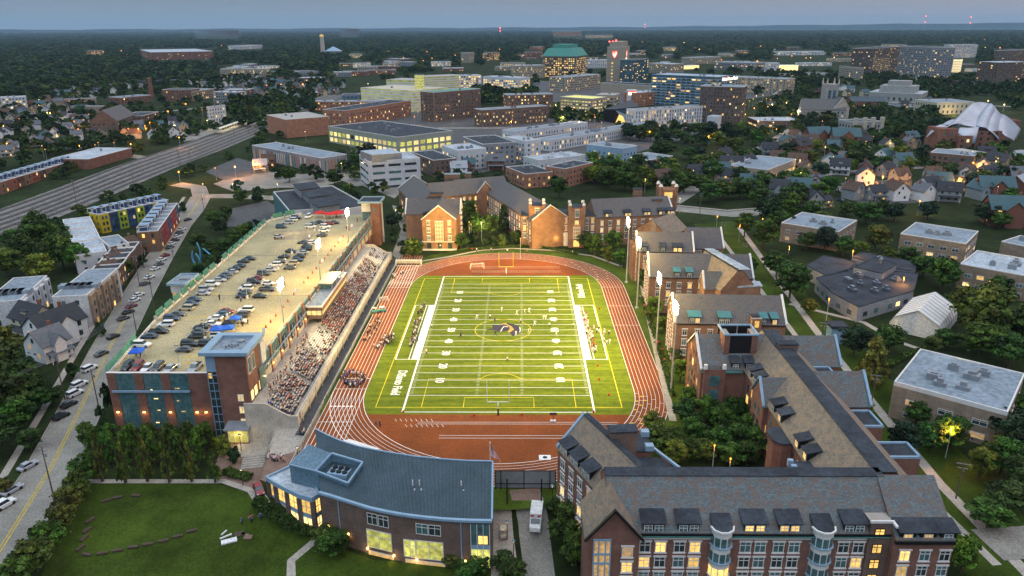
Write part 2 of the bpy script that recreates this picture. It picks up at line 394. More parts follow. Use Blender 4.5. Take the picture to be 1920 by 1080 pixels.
# ================================================================== ground, roads, stadium floor
def axis(lo, hi, dense, step, zones):
 a = set()
 x = dense[0]
 while x <= dense[1]: a.add(round(x, 2)); x += step
 for z0, z1 in zones:
  x = z0
  while x <= z1: a.add(round(x, 2)); x += 1.0
 for k in (40, 120, 300, 700, 1500, 4000, 10000, 30000, 90000):
  if dense[0]-k > lo: a.add(dense[0]-k)
  if dense[1]+k < hi: a.add(dense[1]+k)
 a.add(lo); a.add(hi); return sorted(a)
gx = axis(-90000, 90000, (-150, 110), 5, [(-103, -91), (-60, -47)]); gy = axis(-3000, 100000, (-260, 340), 6, [(-102, -43)])
gm = MB(); gm.v = [(x, y, T(x, y)) for y in gy for x in gx]; nx = len(gx)
for j in range(len(gy)-1):
 for i in range(nx-1):
  gm.f.append((j*nx+i, j*nx+i+1, (j+1)*nx+i+1, (j+1)*nx+i)); gm.mi.append(0)
structure(gm.build('ground', 'earth'))
def sheet(name, pts, mat, off=0.05, px=True, cat=None):
 P = [GT(*p) for p in pts] if px else [Vector((p[0], p[1], 0)) for p in pts]
 bm = bmesh.new(); vs = [bm.verts.new((p.x, p.y, 0)) for p in P]; bm.faces.new(vs)
 xs = [p.x for p in P]; ys = [p.y for p in P]
 def cut(co, no):
  g = bm.verts[:]+bm.edges[:]+bm.faces[:]; bmesh.ops.bisect_plane(bm, geom=g, plane_co=co, plane_no=no)
 for z0, z1, s in ((-103, -91, 1), (-60, -47, 1)):
  x = z0
  while x <= z1:
   if min(xs) < x < max(xs): cut((x, 0, 0), (1, 0, 0))
   x += s
 for z0, z1, s in ((-102, -43, 1),):
  y = z0
  while y <= z1:
   if min(ys) < y < max(ys): cut((0, y, 0), (0, 1, 0))
   y += s
 if max(xs) > 60:
  for x in range(60, 96, 3):
   if min(xs) < x < max(xs): cut((x, 0, 0), (1, 0, 0))
 if max(ys) > 170 and min(xs) < -90:
  for y in range(170, 331, 20): cut((0, y, 0), (0, 1, 0))
 for v in bm.verts: v.co.z = T(v.co.x, v.co.y)+off
 bmesh.ops.recalc_face_normals(bm, faces=bm.faces[:])
 for f in bm.faces:
  if f.normal.z < 0: f.normal_flip()
 me = bpy.data.meshes.new(name); bm.to_mesh(me); bm.free(); me.materials.append(M[mat])
 return structure(put(name, me))
def dense(P, step=4.0):
 out = [P[0]]
 for a, b in zip(P, P[1:]):
  n = max(1, int((b-a).length/step))
  for i in range(1, n+1): out.append(a+(b-a)*i/n)
 return out
def road(name, pts, w, mat='asphalt_l', off=0.07, centre=None, px=True, walk=None, kerb=True, step=4.0, cw=0.28):
 P = [GT(*p) for p in pts] if px else [Vector((p[0], p[1], 0)) for p in pts]
 P = [Vector((p.x, p.y)) for p in P]; P = dense(P, step)
 def side(d):
  o = []
  for i, p in enumerate(P):
   t = (P[min(i+1, len(P)-1)]-P[max(i-1, 0)]).normalized(); o.append(p+Vector((-t.y, t.x))*d)
  return o
 def ribbon(nm, d0, d1, mat, off):
  b = MB(); n = 4
  rows = [side(d0+(d1-d0)*k/n) for k in range(n+1)]
  b.v = [(q.x, q.y, T(q.x, q.y)+off) for r in rows for q in r]; k = len(P)
  for j in range(n):
   for i in range(k-1): b.f.append((j*k+i, j*k+i+1, (j+1)*k+i+1, (j+1)*k+i)); b.mi.append(0)
  me = b.mesh(nm, mat)
  if d1 > d0: me.flip_normals()
  me.update(); o = structure(put(nm, me)); return o
 ribbon(name, -w/2, w/2, mat, off)
 if centre:
  for c in centre: ribbon('centre_line', c-cw/2, c+cw/2, 'paint_ry', off+0.03)
 if kerb:
  for s in (-1, 1):
   b = MB(); a, c = side(s*(w/2)), side(s*(w/2+0.18)); k = len(P)
   for i in range(k-1):
    for A, Bq in ((a, c),):
     q = [a[i], a[i+1], c[i+1], c[i]]
     if s < 0: q = q[::-1]
     zt = [T(x.x, x.y)+off+0.13 for x in q]; zb = [z-0.2 for z in zt]
     b.prism([(x.x, x.y) for x in q][::-1], zb[::-1], zt[::-1], bot=False)
   structure(b.build('kerb', 'pave'))
 if walk:
  for d, ww in walk: ribbon('pavement', d-ww/2, d+ww/2, 'pave', 0.16)
 return P
RC, YC = 36.5, 42.2
def oval(r, n=40, y=YC):
 p = []
 for i in range(n+1): a = -math.pi*i/n; p.append((r*math.cos(a), -y+r*math.sin(a)))
 for i in range(n+1): a = math.pi-math.pi*i/n; p.append((r*math.cos(a), y+r*math.sin(a)))
 return p
def flat(name, pts, mat, z, kind='structure'):
 b = MB(); q = [(p[0], p[1], z) for p in pts]
 ar = sum(q[i-1][0]*q[i][1]-q[i][0]*q[i-1][1] for i in range(len(q)))
 if ar < 0: q = q[::-1]
 b.poly(q); o = b.build(name, mat); o['kind'] = kind; return o
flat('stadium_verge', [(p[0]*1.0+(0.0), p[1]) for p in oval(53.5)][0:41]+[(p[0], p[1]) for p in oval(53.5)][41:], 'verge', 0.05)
flat('track', oval(45.1), 'track', 0.075)
flat('home_straight_run', [(-45.1, -84), (-36.4, -84), (-36.4, 84), (-45.1, 84)], 'track', 0.079)
TY = 57.3
tf = [(x, y) for x, y in oval(36.3) if abs(y) < TY]
flat('playing_turf', tf, 'turf', 0.086)
b = MB()
for k in range(9):
 r = 36.5+k*1.075; b.line(oval(r), 0.09 if k not in (0, 8) else 0.16, 0.083, closed=True)
for k in range(9):
 x = -36.5-k*1.075; b.line([(x, -92+k), (x, -42)], 0.14, 0.0835); b.line([(x, 42), (x, 82)], 0.14, 0.0835)
for y in (-42, -35.6, 42, 47, -60): b.line([(-45.1, y), (-36.5, y)], 0.16, 0.0842)
for y in (4, 22, 60): b.line([(36.5, y if y < 50 else 42.2), (45.1, y if y < 50 else 42.2)], 0.14, 0.0842)
for k in range(8):
 for j in range(9):                      # stagger marks on the near right bend
  a = -0.06-0.085*j-0.02*k
  if (j+k) % 2: continue
  r0, r1 = 36.5+k*1.075, 37.575+k*1.075
  b.line([(r0*math.cos(a), -YC+r0*math.sin(a)), (r1*math.cos(a), -YC+r1*math.sin(a))], 0.12, 0.0842)
for y0 in (-60.0, -60.9, -66.4, -67.6): b.line([(-20 if y0 > -62 else -14, y0), (30, y0)], 0.12, 0.0842)
for i in range(8):
 b.line([(-26+i*1.3, -58.4), (-25.4+i*1.3, -59.7)], 0.1, 0.0842); b.line([(-23+i*1.3, -61.2), (-22.4+i*1.3, -62.4)], 0.1, 0.0842)
for y0 in (60.5, 62, 66, 68): b.line([(-14, y0), (22, y0)], 0.1, 0.0842)
structure(b.build('track_lane_lines', 'paint_w'))
b = MB()
for k in range(8):
 for j in range(8):
  a = -0.05-0.13*j-0.055*k
  if (j+k) % 3 == 0: continue
  r = 37.0+k*1.075; b.poly([(r*math.cos(a)+dx, -YC+r*math.sin(a)+dy, 0.0845) for dx, dy in ((-0.5, -0.2), (0.5, -0.2), (0.0, 0.35))])
for k in range(8):
 for j in range(9):
  a = 0.25+0.075*j
  if (j*3+k) % 4: continue
  r = 37.0+k*1.075; b.poly([(r*math.cos(a)+dx, YC+r*math.sin(a)+dy, 0.0845) for dx, dy in ((-0.5, -0.25), (0.5, -0.25), (0.1, 0.4))])
structure(b.build('track_exchange_marks', 'paint_y'))
b = MB()
for i in range(6): b.box(-44.2+i*1.075, -43.4+i*1.075, -52.2, -51.5, 0.08, 0.0846)
structure(b.build('track_hurdle_marks', 'paint_w'))
HX, HY = 24.385, 54.86; Z = 0.092
b = MB()
for s in (-1, 1):
 b.line([(s*(HX+0.25), -HY), (s*(HX+0.25), HY)], 0.5, Z); b.line([(-HX, s*HY), (HX, s*HY)], 0.3, Z+0.001)
for i in range(21): b.line([(-HX, -45.72+4.572*i), (HX, -45.72+4.572*i)], 0.19, Z+0.002)
for i in range(100):
 y = -45.72+0.9144*i
 if i % 5 == 0: continue
 for x in (-HX+0.7, HX-0.7, -6.1, 6.1): b.line([(x-0.4, y), (x+0.4, y)], 0.09, Z+0.003)
for s in (-1, 1):
 b.line([(s*27.6, -22.86), (s*27.6, 22.7)], 0.22, Z+0.004)
 b.line([(s*24.6, 22.7), (s*31.6, 22.7)], 0.26, Z+0.004); b.line([(s*24.6, -22.86), (s*31.6, -22.86)], 0.26, Z+0.004); b.line([(s*31.55, -22.86), (s*31.55, 22.7)], 0.32, Z+0.0045)
structure(b.build('football_field_lines', 'paint_w'))
b = MB()
for s in (-1, 1): b.box(min(s*24.9, s*26.8), max(s*24.9, s*26.8), -22.8, 22.6, Z, Z+0.006)
structure(b.build('coaching_strip', 'paint_w'))
b = MB(); ZY = Z+0.0065
def rect(b, x0, x1, y0, y1, w=0.2):
 for p in (((x0, y0), (x1, y0)), ((x1, y0), (x1, y1)), ((x1, y1), (x0, y1)), ((x0, y1), (x0, y0))): b.line(p, w, ZY)
for s in (-1, 1): b.line([(s*32, -52.4), (s*32, 52.4)], 0.2, ZY); b.line([(-32, s*52.4), (32, s*52.4)], 0.2, ZY)
for s in (-1, 1):
 b.line([(-20.1, s*52.4), (-20.1, s*35.9), (20.1, s*35.9), (20.1, s*52.4)], 0.2, ZY+0.0005)
 b.line([(-9.2, s*52.4), (-9.2, s*46.9), (9.2, s*46.9), (9.2, s*52.4)], 0.2, ZY+0.0005)
 b.line([(7.3*math.cos(t), s*(41.4-9.15*math.sin(t)*0.98)) for t in [0.64+i*0.093 for i in range(21)]], 0.18, ZY)
b.line([(9.15*math.cos(i*0.157), 9.15*math.sin(i*0.157)) for i in range(40)], 0.2, ZY, closed=True)
structure(b.build('soccer_field_lines', 'paint_y'))
for i in range(1, 10):
 n = str(10*min(i, 10-i)); y = -45.72+9.144*i
 for s in (-1, 1):
  o = lettering(n, 3.4, 'paint_w', None, (s*17.0, y, Z+0.008), (0, 0, -s*R(90) if s < 0 else R(90)), bold=True, name='yard_number')
  o.rotation_euler[2] = R(-90) if s < 0 else R(90); structure(o)
for s in (-1, 1):
 o = lettering('DiSanto Field', 3.5, 'paint_w', None, (s*28.2, s*38.0, Z+0.008), (0, 0, 0), bold=True, name='field_name')
 o.rotation_euler[2] = R(-90) if s < 0 else R(90); o.scale = (0.80, 1.0, 1); structure(o)
def logo(pts, mat, z, name):
 q = [(G(895+x/17.45, 595+y/17.45)) for x, y in pts]; bb = MB(); bb.poly([(p.x, p.y, z) for p in q])
 me = bb.mesh(name, mat); me.update()
 if me.polygons[0].normal.z < 0: me.flip_normals()
 structure(put(name, me))
M['logo_d'] = surf('emblem_navy', (0.035, 0.03, 0.055), 0.1, 1); M['logo_g'] = surf('emblem_gold', (0.42, 0.27, 0.06), 0.1, 1)
logo([(250, 430), (495, 365), (490, 250), (830, 262), (940, 280), (720, 200), (860, 185), (1030, 198), (1180, 225), (1320, 290), (1420, 360), (1450, 420), (1420, 490), (1330, 555), (1210, 600), (1140, 620), (1060, 510), (985, 455), (900, 470), (760, 475), (470, 485), (590, 445), (540, 425)], 'logo_d', Z+0.010, 'helmet_emblem')
logo([(770, 215), (930, 190), (1000, 250), (1120, 300), (1205, 410), (1050, 510), (985, 470), (1060, 400), (1050, 320), (940, 260)], 'logo_g', Z+0.013, 'helmet_emblem_face')
logo([(1370, 320), (1400, 340), (1425, 400), (1400, 490), (1370, 495), (1395, 430), (1380, 370)], 'paint_w', Z+0.014, 'helmet_emblem_crest')
logo([(750, 470), (800, 380), (850, 310), (930, 300), (1010, 320), (1000, 335), (930, 318), (860, 330), (815, 400), (775, 475)], 'paint_w', Z+0.014, 'helmet_emblem_outline')
b = MB(); b.box(9.9, 12.6, -77.0, -75.0, 0.08, 0.088); structure(b.build('throwing_board', 'paint_w'))
b = MB(); b.cyl((11.3, -76.0), 0.55, 0.55, 0.08, 0.092, 16); structure(b.build('throwing_ring', 'black'))
road('main_street', [(-60, 1130), (30, 985), (95, 880), (150, 770), (205, 655), (255, 560), (300, 482), (336, 425), (362, 394), (377, 368)], 11.5, centre=(-0.2, 0.4), walk=[(9.6, 1.8)])
road('crossing_road', [(377, 368), (440, 368), (520, 372)], 9, 'asphalt_l')
road('north_street', [(377, 368), (372, 352), (330, 345)], 9, 'asphalt_l')
road('curb_street_east', [(1935, 1085), (1760, 905), (1640, 760), (1530, 620), (1440, 500), (1385, 425)], 2.4, 'pave', kerb=False)
road('east_path', [(1870, 1060), (1700, 895), (1590, 760), (1500, 640), (1415, 530), (1350, 445)], 1.8, 'pave', kerb=False, off=0.05)
road('east_cross_street', [(1250, 390), (1310, 396), (1370, 402), (1460, 395)], 11, 'asphalt_l', walk=[(8, 2)])
road('south_east_street', [(2080, 1012), (1960, 1014), (1850, 1022)], 9, 'asphalt_l', off=0.13, kerb=False)
sheet('driveway', [(958, 925), (1012, 920), (1030, 985), (1042, 1090), (985, 1090), (972, 985)], 'asphalt_l', 0.09)
sheet('brick_apron', [(955, 920), (1012, 915), (1015, 948), (962, 952)], 'paver', 0.12)
sheet('loading_yard', [(925, 950), (958, 948), (975, 1090), (920, 1090)], 'pave', 0.07)
sheet('entrance_plaza', [(430, 805), (500, 790), (555, 790), (600, 772), (600, 840), (500, 905), (440, 905), (400, 905), (400, 880)], 'paver', 0.07)
sheet('plaza_landing', [(455, 806), (575, 800), (565, 845), (505, 860), (440, 850)], 'pave', 0.12)
sheet('front_lawn', [(150, 905), (400, 905), (470, 925), (520, 965), (590, 1010), (700, 1050), (980, 1075), (960, 1120), (60, 1120)], 'grass', 0.06)
road('lawn_walk', [(150, 903), (300, 903), (420, 903), (470, 920), (500, 945)], 1.6, 'pave', kerb=False, off=0.11)
road('lawn_path', [(546, 1120), (546, 1052), (594, 1012)], 1.7, 'pave', kerb=False, off=0.11)
sheet('east_lawn', [(1300, 420), (1375, 415), (1660, 700), (1960, 1010), (1960, 1120), (1840, 1120), (1500, 640)], 'grass', 0.03)
sheet('parking_lot', [(432, 392), (500, 376), (530, 395), (500, 425), (425, 425)], 'asphalt', 0.08)
sheet('rail_side_lot', [(385, 322), (445, 296), (500, 312), (470, 330), (420, 338)], 'asphalt', 0.08)
sheet('yard_north', [(400, 345), (470, 318), (560, 326), (650, 336), (600, 352), (520, 352), (440, 360)], 'asphalt_l', 0.06)
sheet('station_lot', [(330, 248), (410, 238), (420, 250), (345, 266)], 'asphalt_l', 0.05)
sheet('plaza_east', [(640, 318), (760, 352), (740, 372), (690, 352), (640, 338)], 'asphalt_l', 0.05)
sheet('hospital_ground', [(640, 215), (800, 190), (1050, 225), (1180, 205), (1320, 250), (1180, 290), (1000, 300), (880, 330), (760, 320), (660, 290)], 'asphalt', 0.03)
sheet('clinic_ground', [(1000, 150), (1230, 170), (1460, 150), (1480, 175), (1300, 200), (1000, 190)], 'asphalt', 0.03)
sheet('east_lot', [(1540, 345), (1700, 335), (1730, 380), (1620, 385)], 'asphalt', 0.05)
sheet('side_walk_north', [(735, 385), (755, 388), (790, 430), (770, 480), (748, 490), (735, 478), (752, 430)], 'asphalt_l', 0.05)
road('hall_walk', [(1192, 470), (1215, 590), (1240, 700), (1262, 790)], 1.8, 'pave', kerb=False, off=0.12)
road('track_rim_walk', [(760, 495), (840, 482), (900, 470), (960, 466), (1040, 470), (1110, 480), (1165, 500)], 1.6, 'pave', kerb=False, off=0.12)
road('meadow_path', [(1480, 570), (1560, 590), (1620, 605), (1680, 640), (1740, 660)], 2, 'pave', kerb=False, off=0.1)
TR = [[(-30, 455), (120, 395), (250, 345), (380, 295), (480, 248), (560, 212), (640, 185)], [(-30, 430), (110, 375), (235, 328), (360, 283), (460, 243), (540, 207), (620, 180)], [(-30, 405), (100, 355), (225, 308), (350, 266), (445, 232), (520, 200), (600, 176)]]
road('railway_ballast', [(-60, 440), (120, 374), (240, 326), (365, 281), (470, 240), (550, 205), (640, 178)], 46, 'gravel', off=0.05, kerb=False, step=12)
def rails(pts, k):
 P = dense([Vector(GT(*p)[:2]) for p in pts], 10)
 b = MB()
 for d in (-0.8, 0.8):
  q = []
  for i, p in enumerate(P):
   t = (P[min(i+1, len(P)-1)]-P[max(i-1, 0)]).normalized(); q.append(p+Vector((-t.y, t.x))*d)
  b.line(q, 0.16, lambda x, y: T(x, y)+0.30)
 b.cur = 1; b.line(P, 3.4, lambda x, y: T(x, y)+0.20)
 structure(b.build('railway_track', ['galv', 'hedge']))
for t in range(6):
 f = t/5.0
 rails([(a[0], a[1]+(c[1]-a[1])*f) for a, c in zip([(-60, 462), (120, 394), (240, 345), (365, 298), (470, 254), (550, 215), (640, 186)], [(-60, 414), (120, 353), (240, 306), (365, 265), (470, 227), (550, 194), (640, 171)])], t)
for i, (a, c) in enumerate([((1260, 380), (1490, 240)), ((1490, 240), (1430, 190)), ((780, 330), (700, 250)), ((1000, 345), (1180, 270)), ((1500, 330), (1900, 300)), ((690, 320), (560, 330)), ((20, 260), (300, 300)), ((100, 230), (400, 200)), ((1660, 190), (1900, 200)), ((820, 240), (1000, 240)), ((1450, 95), (1490, 60))]):
 road('city_street', [a, c], 10, 'asphalt_l', off=0.04, kerb=False, step=20)
# ================================================================== building helpers
WINMESH = {}
def win_mesh(w, h, style, frame):
 key = (round(w, 2), round(h, 2), style, frame)
 if key in WINMESH: return WINMESH[key]
 fm = None
 if style in ('frame', 'sash', 'cross'):
  b = MB(); t = 0.12 if style != 'cross' else 0.13; d = 0.11
  b.box(-w/2, w/2, -d, 0.0, 0, t); b.box(-w/2, w/2, -d, 0, h-t, h); b.box(-w/2, -w/2+t, -d, 0, t, h-t); b.box(w/2-t, w/2, -d, 0, t, h-t)
  b.box(-0.05, 0.05, -d, 0, t, h-t)
  if style in ('sash', 'cross'): b.box(-w/2+t, -0.055, -d, 0, h*0.66, h*0.66+0.1); b.box(0.055, w/2-t, -d, 0, h*0.66, h*0.66+0.1)
  if style == 'cross':
   b.box(-w/2-0.18, w/2+0.18, -0.2, 0, h+0.003, h+0.26); b.box(-w/2-0.12, w/2+0.12, -0.2, 0, -0.2, -0.003)
  fm = b.mesh('window_frame', frame)
 p = MB(); i = 0.1 if fm else 0
 p.box(-w/2+i, w/2-i, -0.05, 0.0, i, h-i)
 pm = p.mesh('window_pane', 'glass')
 WINMESH[key] = (fm, pm); return WINMESH[key]
PANEM = {}
def pane_of(pm, mat):
 k = (pm.name, mat)
 if k not in PANEM:
  q = pm.copy(); q.materials.clear(); q.materials.append(M[mat]); PANEM[k] = q
 return PANEM[k]
class Wins:
 def __init__(s, root, cap=90): s.root = root; s.l = []; s.cap = cap
 def add(s, p, ang, w, h, mat, style='flat', frame='trim'): s.l.append((Vector(p), ang, w, h, mat, style, frame))
 def grid(s, a, b, zs, n=None, sp=3.2, w=1.3, h=1.6, lit=0.3, style='flat', frame='trim', mats=('lit', 'lit2', 'lit3'), dark=('glass', 'glass', 'glass_teal'), m0=1.2, m1=1.2, skip=0.0, always=False):
  a, b = Vector((a[0], a[1])), Vector((b[0], b[1])); d = b-a; Ln = d.length
  if Ln < 1.5: return
  d.normalize(); out = Vector((d.y, -d.x)); mid = (a+b)/2
  if not always and (Vector(CAMP[:2])-mid).dot(out) < 0: return
  n = n or max(1, int(round((Ln-m0-m1)/sp))); ang = math.atan2(d.y, d.x)
  for z in zs:
   for i in range(n):
    if skip and rnd.random() < skip: continue
    t = m0+(Ln-m0-m1)*(i+0.5)/n; p = a+d*t
    m = rnd.choice(mats) if rnd.random() < lit else rnd.choice(dark)
    s.add((p.x, p.y, z), ang, w, h, m, style, frame)
 def finish(s):
  cp = Vector(CAMP); s.l.sort(key=lambda q: (q[0]-cp).length)
  rl = s.root.location
  for (p, ang, w, h, mat, style, frame) in s.l[:s.cap]:
   fm, pm = win_mesh(w, h, style, frame)
   if fm:
    f = put('window', fm, s.root, p-rl, ang); put('pane', pane_of(pm, mat), f)
   else: put('window', pane_of(pm, mat), s.root, p-rl, ang)
  rest = s.l[s.cap:]
  if rest:
   mats = sorted({q[4] for q in rest}); b = MB()
   for (p, ang, w, h, mat, style, frame) in rest:
    b.mat(mats.index(mat)); ca, sa = math.cos(ang), math.sin(ang)
    pts = [(p.x+x*ca-y*sa, p.y+x*sa+y*ca) for x, y in ((-w/2, -0.06), (w/2, -0.06), (w/2, 0), (-w/2, 0))]
    b.prism(pts, p.z, p.z+h)
   tag(wput(b, 'windows', mats, s.root), kind='stuff')
def wput(b, name, mats, root, color=None):
 o = b.build(name, mats, root, color=color); o.location = -Vector(root.location); return o
def wsub(b, name, mats, part): return b.build(name, mats, part)
def ccw(P):
 P = [Vector((p[0], p[1])) for p in P]; a = sum(P[i-1].x*P[i].y-P[i].x*P[i-1].y for i in range(len(P)))
 return P if a > 0 else P[::-1]
def inset(P, d):
 out = []; n = len(P)
 for i in range(n):
  a, b, c = P[i-1], P[i], P[(i+1) % n]
  d1 = (b-a).normalized(); d2 = (c-b).normalized(); n1 = Vector((-d1.y, d1.x)); n2 = Vector((-d2.y, d2.x))
  k = 1+n1.dot(n2); out.append(b+(n1+n2)/max(0.3, k)*d)
 return out
def flatroof(root, P, z, mat='membrane', par=0.5, trim='trim', over=0.0, fascia=0.35):
 if over: Q = inset(P, -over)
 else: Q = inset(P, -0.02)
 I = inset(Q, 0.35); b = MB(); n = len(Q)
 b.cur = 1
 for i in range(n):
  j = (i+1) % n
  b.poly([(Q[i].x, Q[i].y, z), (Q[j].x, Q[j].y, z), (I[j].x, I[j].y, z), (I[i].x, I[i].y, z)])
  b.poly([(I[i].x, I[i].y, z), (I[j].x, I[j].y, z), (I[j].x, I[j].y, z-par), (I[i].x, I[i].y, z-par)])
  b.poly([(Q[i].x, Q[i].y, z-fascia), (Q[j].x, Q[j].y, z-fascia), (Q[j].x, Q[j].y, z), (Q[i].x, Q[i].y, z)])
 if over: b.poly([(q.x, q.y, z-fascia) for q in Q[::-1]])
 b.cur = 0; b.poly([(q.x, q.y, z-par) for q in I])
 return wput(b, 'roof', [mat, trim], root)
def units(root, P, z, n, mat='grey_metal', s=(1.5, 3.5), hh=(0.8, 1.8), par=0.5, seed=0):
 r = random.Random(seed or int(abs(P[0].x*7+P[0].y*3))); c = sum((Vector(p) for p in P), Vector((0, 0)))/len(P)
 for i in range(n):
  a = r.randrange(len(P)); q = P[a]*0.5*r.random()+P[a-1]*0.5*r.random(); k = r.uniform(0.15, 0.62)
  p = c.lerp(P[a].lerp(P[a-1], r.random()), k); d = (P[1]-P[0]).normalized(); w = r.uniform(*s)
  b = MB(); b.obox((p.x, p.y), w, w*r.uniform(0.5, 0.9), z-par-0.02, z-par+r.uniform(*hh), math.atan2(d.y, d.x))
  b.obox((p.x, p.y), w*0.5, w*0.35, z-par, z-par+hh[1]+0.2, math.atan2(d.y, d.x))
  wput(b, 'roof_unit', mat, root)
def block(name, label, cat, P, z1, wall='brick', roof='membrane', z0=None, trim='trim', par=0.6, floors=None, wins=None, un=2, over=0.0, group=None, bands=None, cap=80, unmat='grey_metal', fl0=1.2, fh=3.3, fascia=0.35):
 P = ccw(P); c = sum(P, Vector((0, 0)))/len(P)
 if z0 is None: z0 = min(T(p.x, p.y) for p in P)
 root = thing(name, label, cat, (c.x, c.y, z0), group=group)
 b = MB(); b.prism(P, z0-0.5, z1-fascia, cap=False, bot=False); w = wput(b, 'wall', wall, root)
 flatroof(root, P, z1, roof, par, trim, over, fascia)
 if bands:
  for zz, hh, mt in bands:
   bb = MB(); O = inset(P, -0.05); bb.prism(O, zz, zz+hh); wsub(bb, 'band', mt, w)
 W_ = Wins(root, cap)
 if wins is not None:
  nf = floors or max(1, int((z1-z0-0.8)//fh))
  for i in range(len(P)):
   kw = dict(wins)
   W_.grid(P[i], P[(i+1) % len(P)], [z0+fl0+k*fh for k in range(nf)], **kw)
 W_.finish()
 if un: units(root, P, z1, un, unmat, par=par)
 landmark('the '+label if not label.startswith('the ') else label, (c.x, c.y, z1)) if False else None
 return root
def quad3(A, F, Cc, z, ortho=True):
 a, f, c = G(*A, z), G(*F, z), G(*Cc, z)
 if ortho:
  d = (c-f).to_2d() if (c-f).length > (a-f).length else (a-f).to_2d()
  d.normalize(); n = Vector((-d.y, d.x))
  if (c-f).length > (a-f).length:
   k = (a-f).to_2d().dot(n); a = Vector((f.x+n.x*k, f.y+n.y*k, z))
  else:
   k = (c-f).to_2d().dot(n); c = Vector((f.x+n.x*k, f.y+n.y*k, z))
 return [a.to_2d(), f.to_2d(), c.to_2d(), (a+c-f).to_2d()]
def qblock(name, label, cat, A, F, Cc, h=None, vb=None, **kw):
 if h is None:
  h = height_of(F[0], vb, F[1], 0.0)
 z0 = 0.0; P = quad3(A, F, Cc, h); z0 = T(P[1].x, P[1].y)
 return block(name, label, cat, P, h, **kw)
def wing(root, a, b, hw, zr, ze, wall='brick', roof='slate', cop='trim', gable=(1, 1), gmat=None, z0=None, over=0.35, ridge_ext=0.0, flat=0.0, hw2=None):
 a, b = Vector((a[0], a[1])), Vector((b[0], b[1])); d = (b-a).normalized(); n = Vector((-d.y, d.x)); h2 = hw2 or hw
 P = [a-n*hw, b-n*hw, b+n*h2, a+n*h2]        # counter-clockwise
 if z0 is None: z0 = min(T(p.x, p.y) for p in P)-0.3
 w = MB(); w.prism(P, z0, ze, cap=False, bot=False)
 fl = flat
 for q, s in ((a, -1), (b, 1)):
  A_, B_ = (q-n*hw, q+n*h2)
  if fl: pts = [(A_.x, A_.y, ze), (B_.x, B_.y, ze), (q.x+n.x*fl, q.y+n.y*fl, zr), (q.x-n.x*fl, q.y-n.y*fl, zr)]
  else: pts = [(A_.x, A_.y, ze), (B_.x, B_.y, ze), (q.x, q.y, zr)]
  w.poly(pts if s > 0 else pts[::-1])
 wall_o = wput(w, 'wall', wall, root)
 r = MB(); th = 0.22
 sl = (zr-ze)/(hw-fl); sl2 = (zr-ze)/(h2-fl)
 for sgn, hh, k in ((-1, hw, sl), (1, h2, sl2)):
  e0 = a+n*sgn*(hh+over); e1 = b+n*sgn*(hh+over); zE = ze-k*over+th; r0 = a+n*sgn*fl; r1 = b+n*sgn*fl; zR = zr+th
  q = [(e0.x, e0.y, zE), (e1.x, e1.y, zE), (r1.x, r1.y, zR), (r0.x, r0.y, zR)]
  r.poly(q if sgn < 0 else q[::-1]); q2 = [(x, y, z-th) for x, y, z in q]; r.poly(q2[::-1] if sgn < 0 else q2)
  r.poly([q[0], (q[0][0], q[0][1], q[0][2]-th), (q[1][0], q[1][1], q[1][2]-th), q[1]])
 ro = wput(r, 'roof', roof, root)
 if fl:
  f = MB(); f.prism([a-n*(fl+0.25), b-n*(fl+0.25), b+n*(fl+0.25), a+n*(fl+0.25)], zr+th, zr+th+0.12); wsub(f, 'flat_ridge', 'membrane_d', ro)
 for on, q, s in ((gable[0], a, -1), (gable[1], b, 1)):
  if not on: continue
  g = MB(); w0 = 0.3
  for sgn, hh, k in ((-1, hw, sl), (1, h2, sl2)):
   p0 = q+n*sgn*(hh+0.25); p1 = q+n*sgn*fl; o = d*s*0.1
   z_0 = ze-k*0.25
   for A_, zA, B_, zB in ((p0, z_0, p1, zr),):
    x0, x1 = A_-d*w0+o, A_+d*w0+o; y0, y1 = B_-d*w0+o, B_+d*w0+o
    lo, hi = 0.2, 0.62
    v = [(x0.x, x0.y, zA+lo), (x1.x, x1.y, zA+lo), (y1.x, y1.y, zB+lo), (y0.x, y0.y, zB+lo), (x0.x, x0.y, zA+hi), (x1.x, x1.y, zA+hi), (y1.x, y1.y, zB+hi), (y0.x, y0.y, zB+hi)]
    kk = len(g.v); g.v += v
    for f_ in ((0, 1, 2, 3), (7, 6, 5, 4), (0, 4, 5, 1), (1, 5, 6, 2), (2, 6, 7, 3), (3, 7, 4, 0)): g.f.append(tuple(kk+i for i in f_)); g.mi.append(0)
  wsub(g, 'gable_coping', cop, ro)
 return P, wall_o, ro
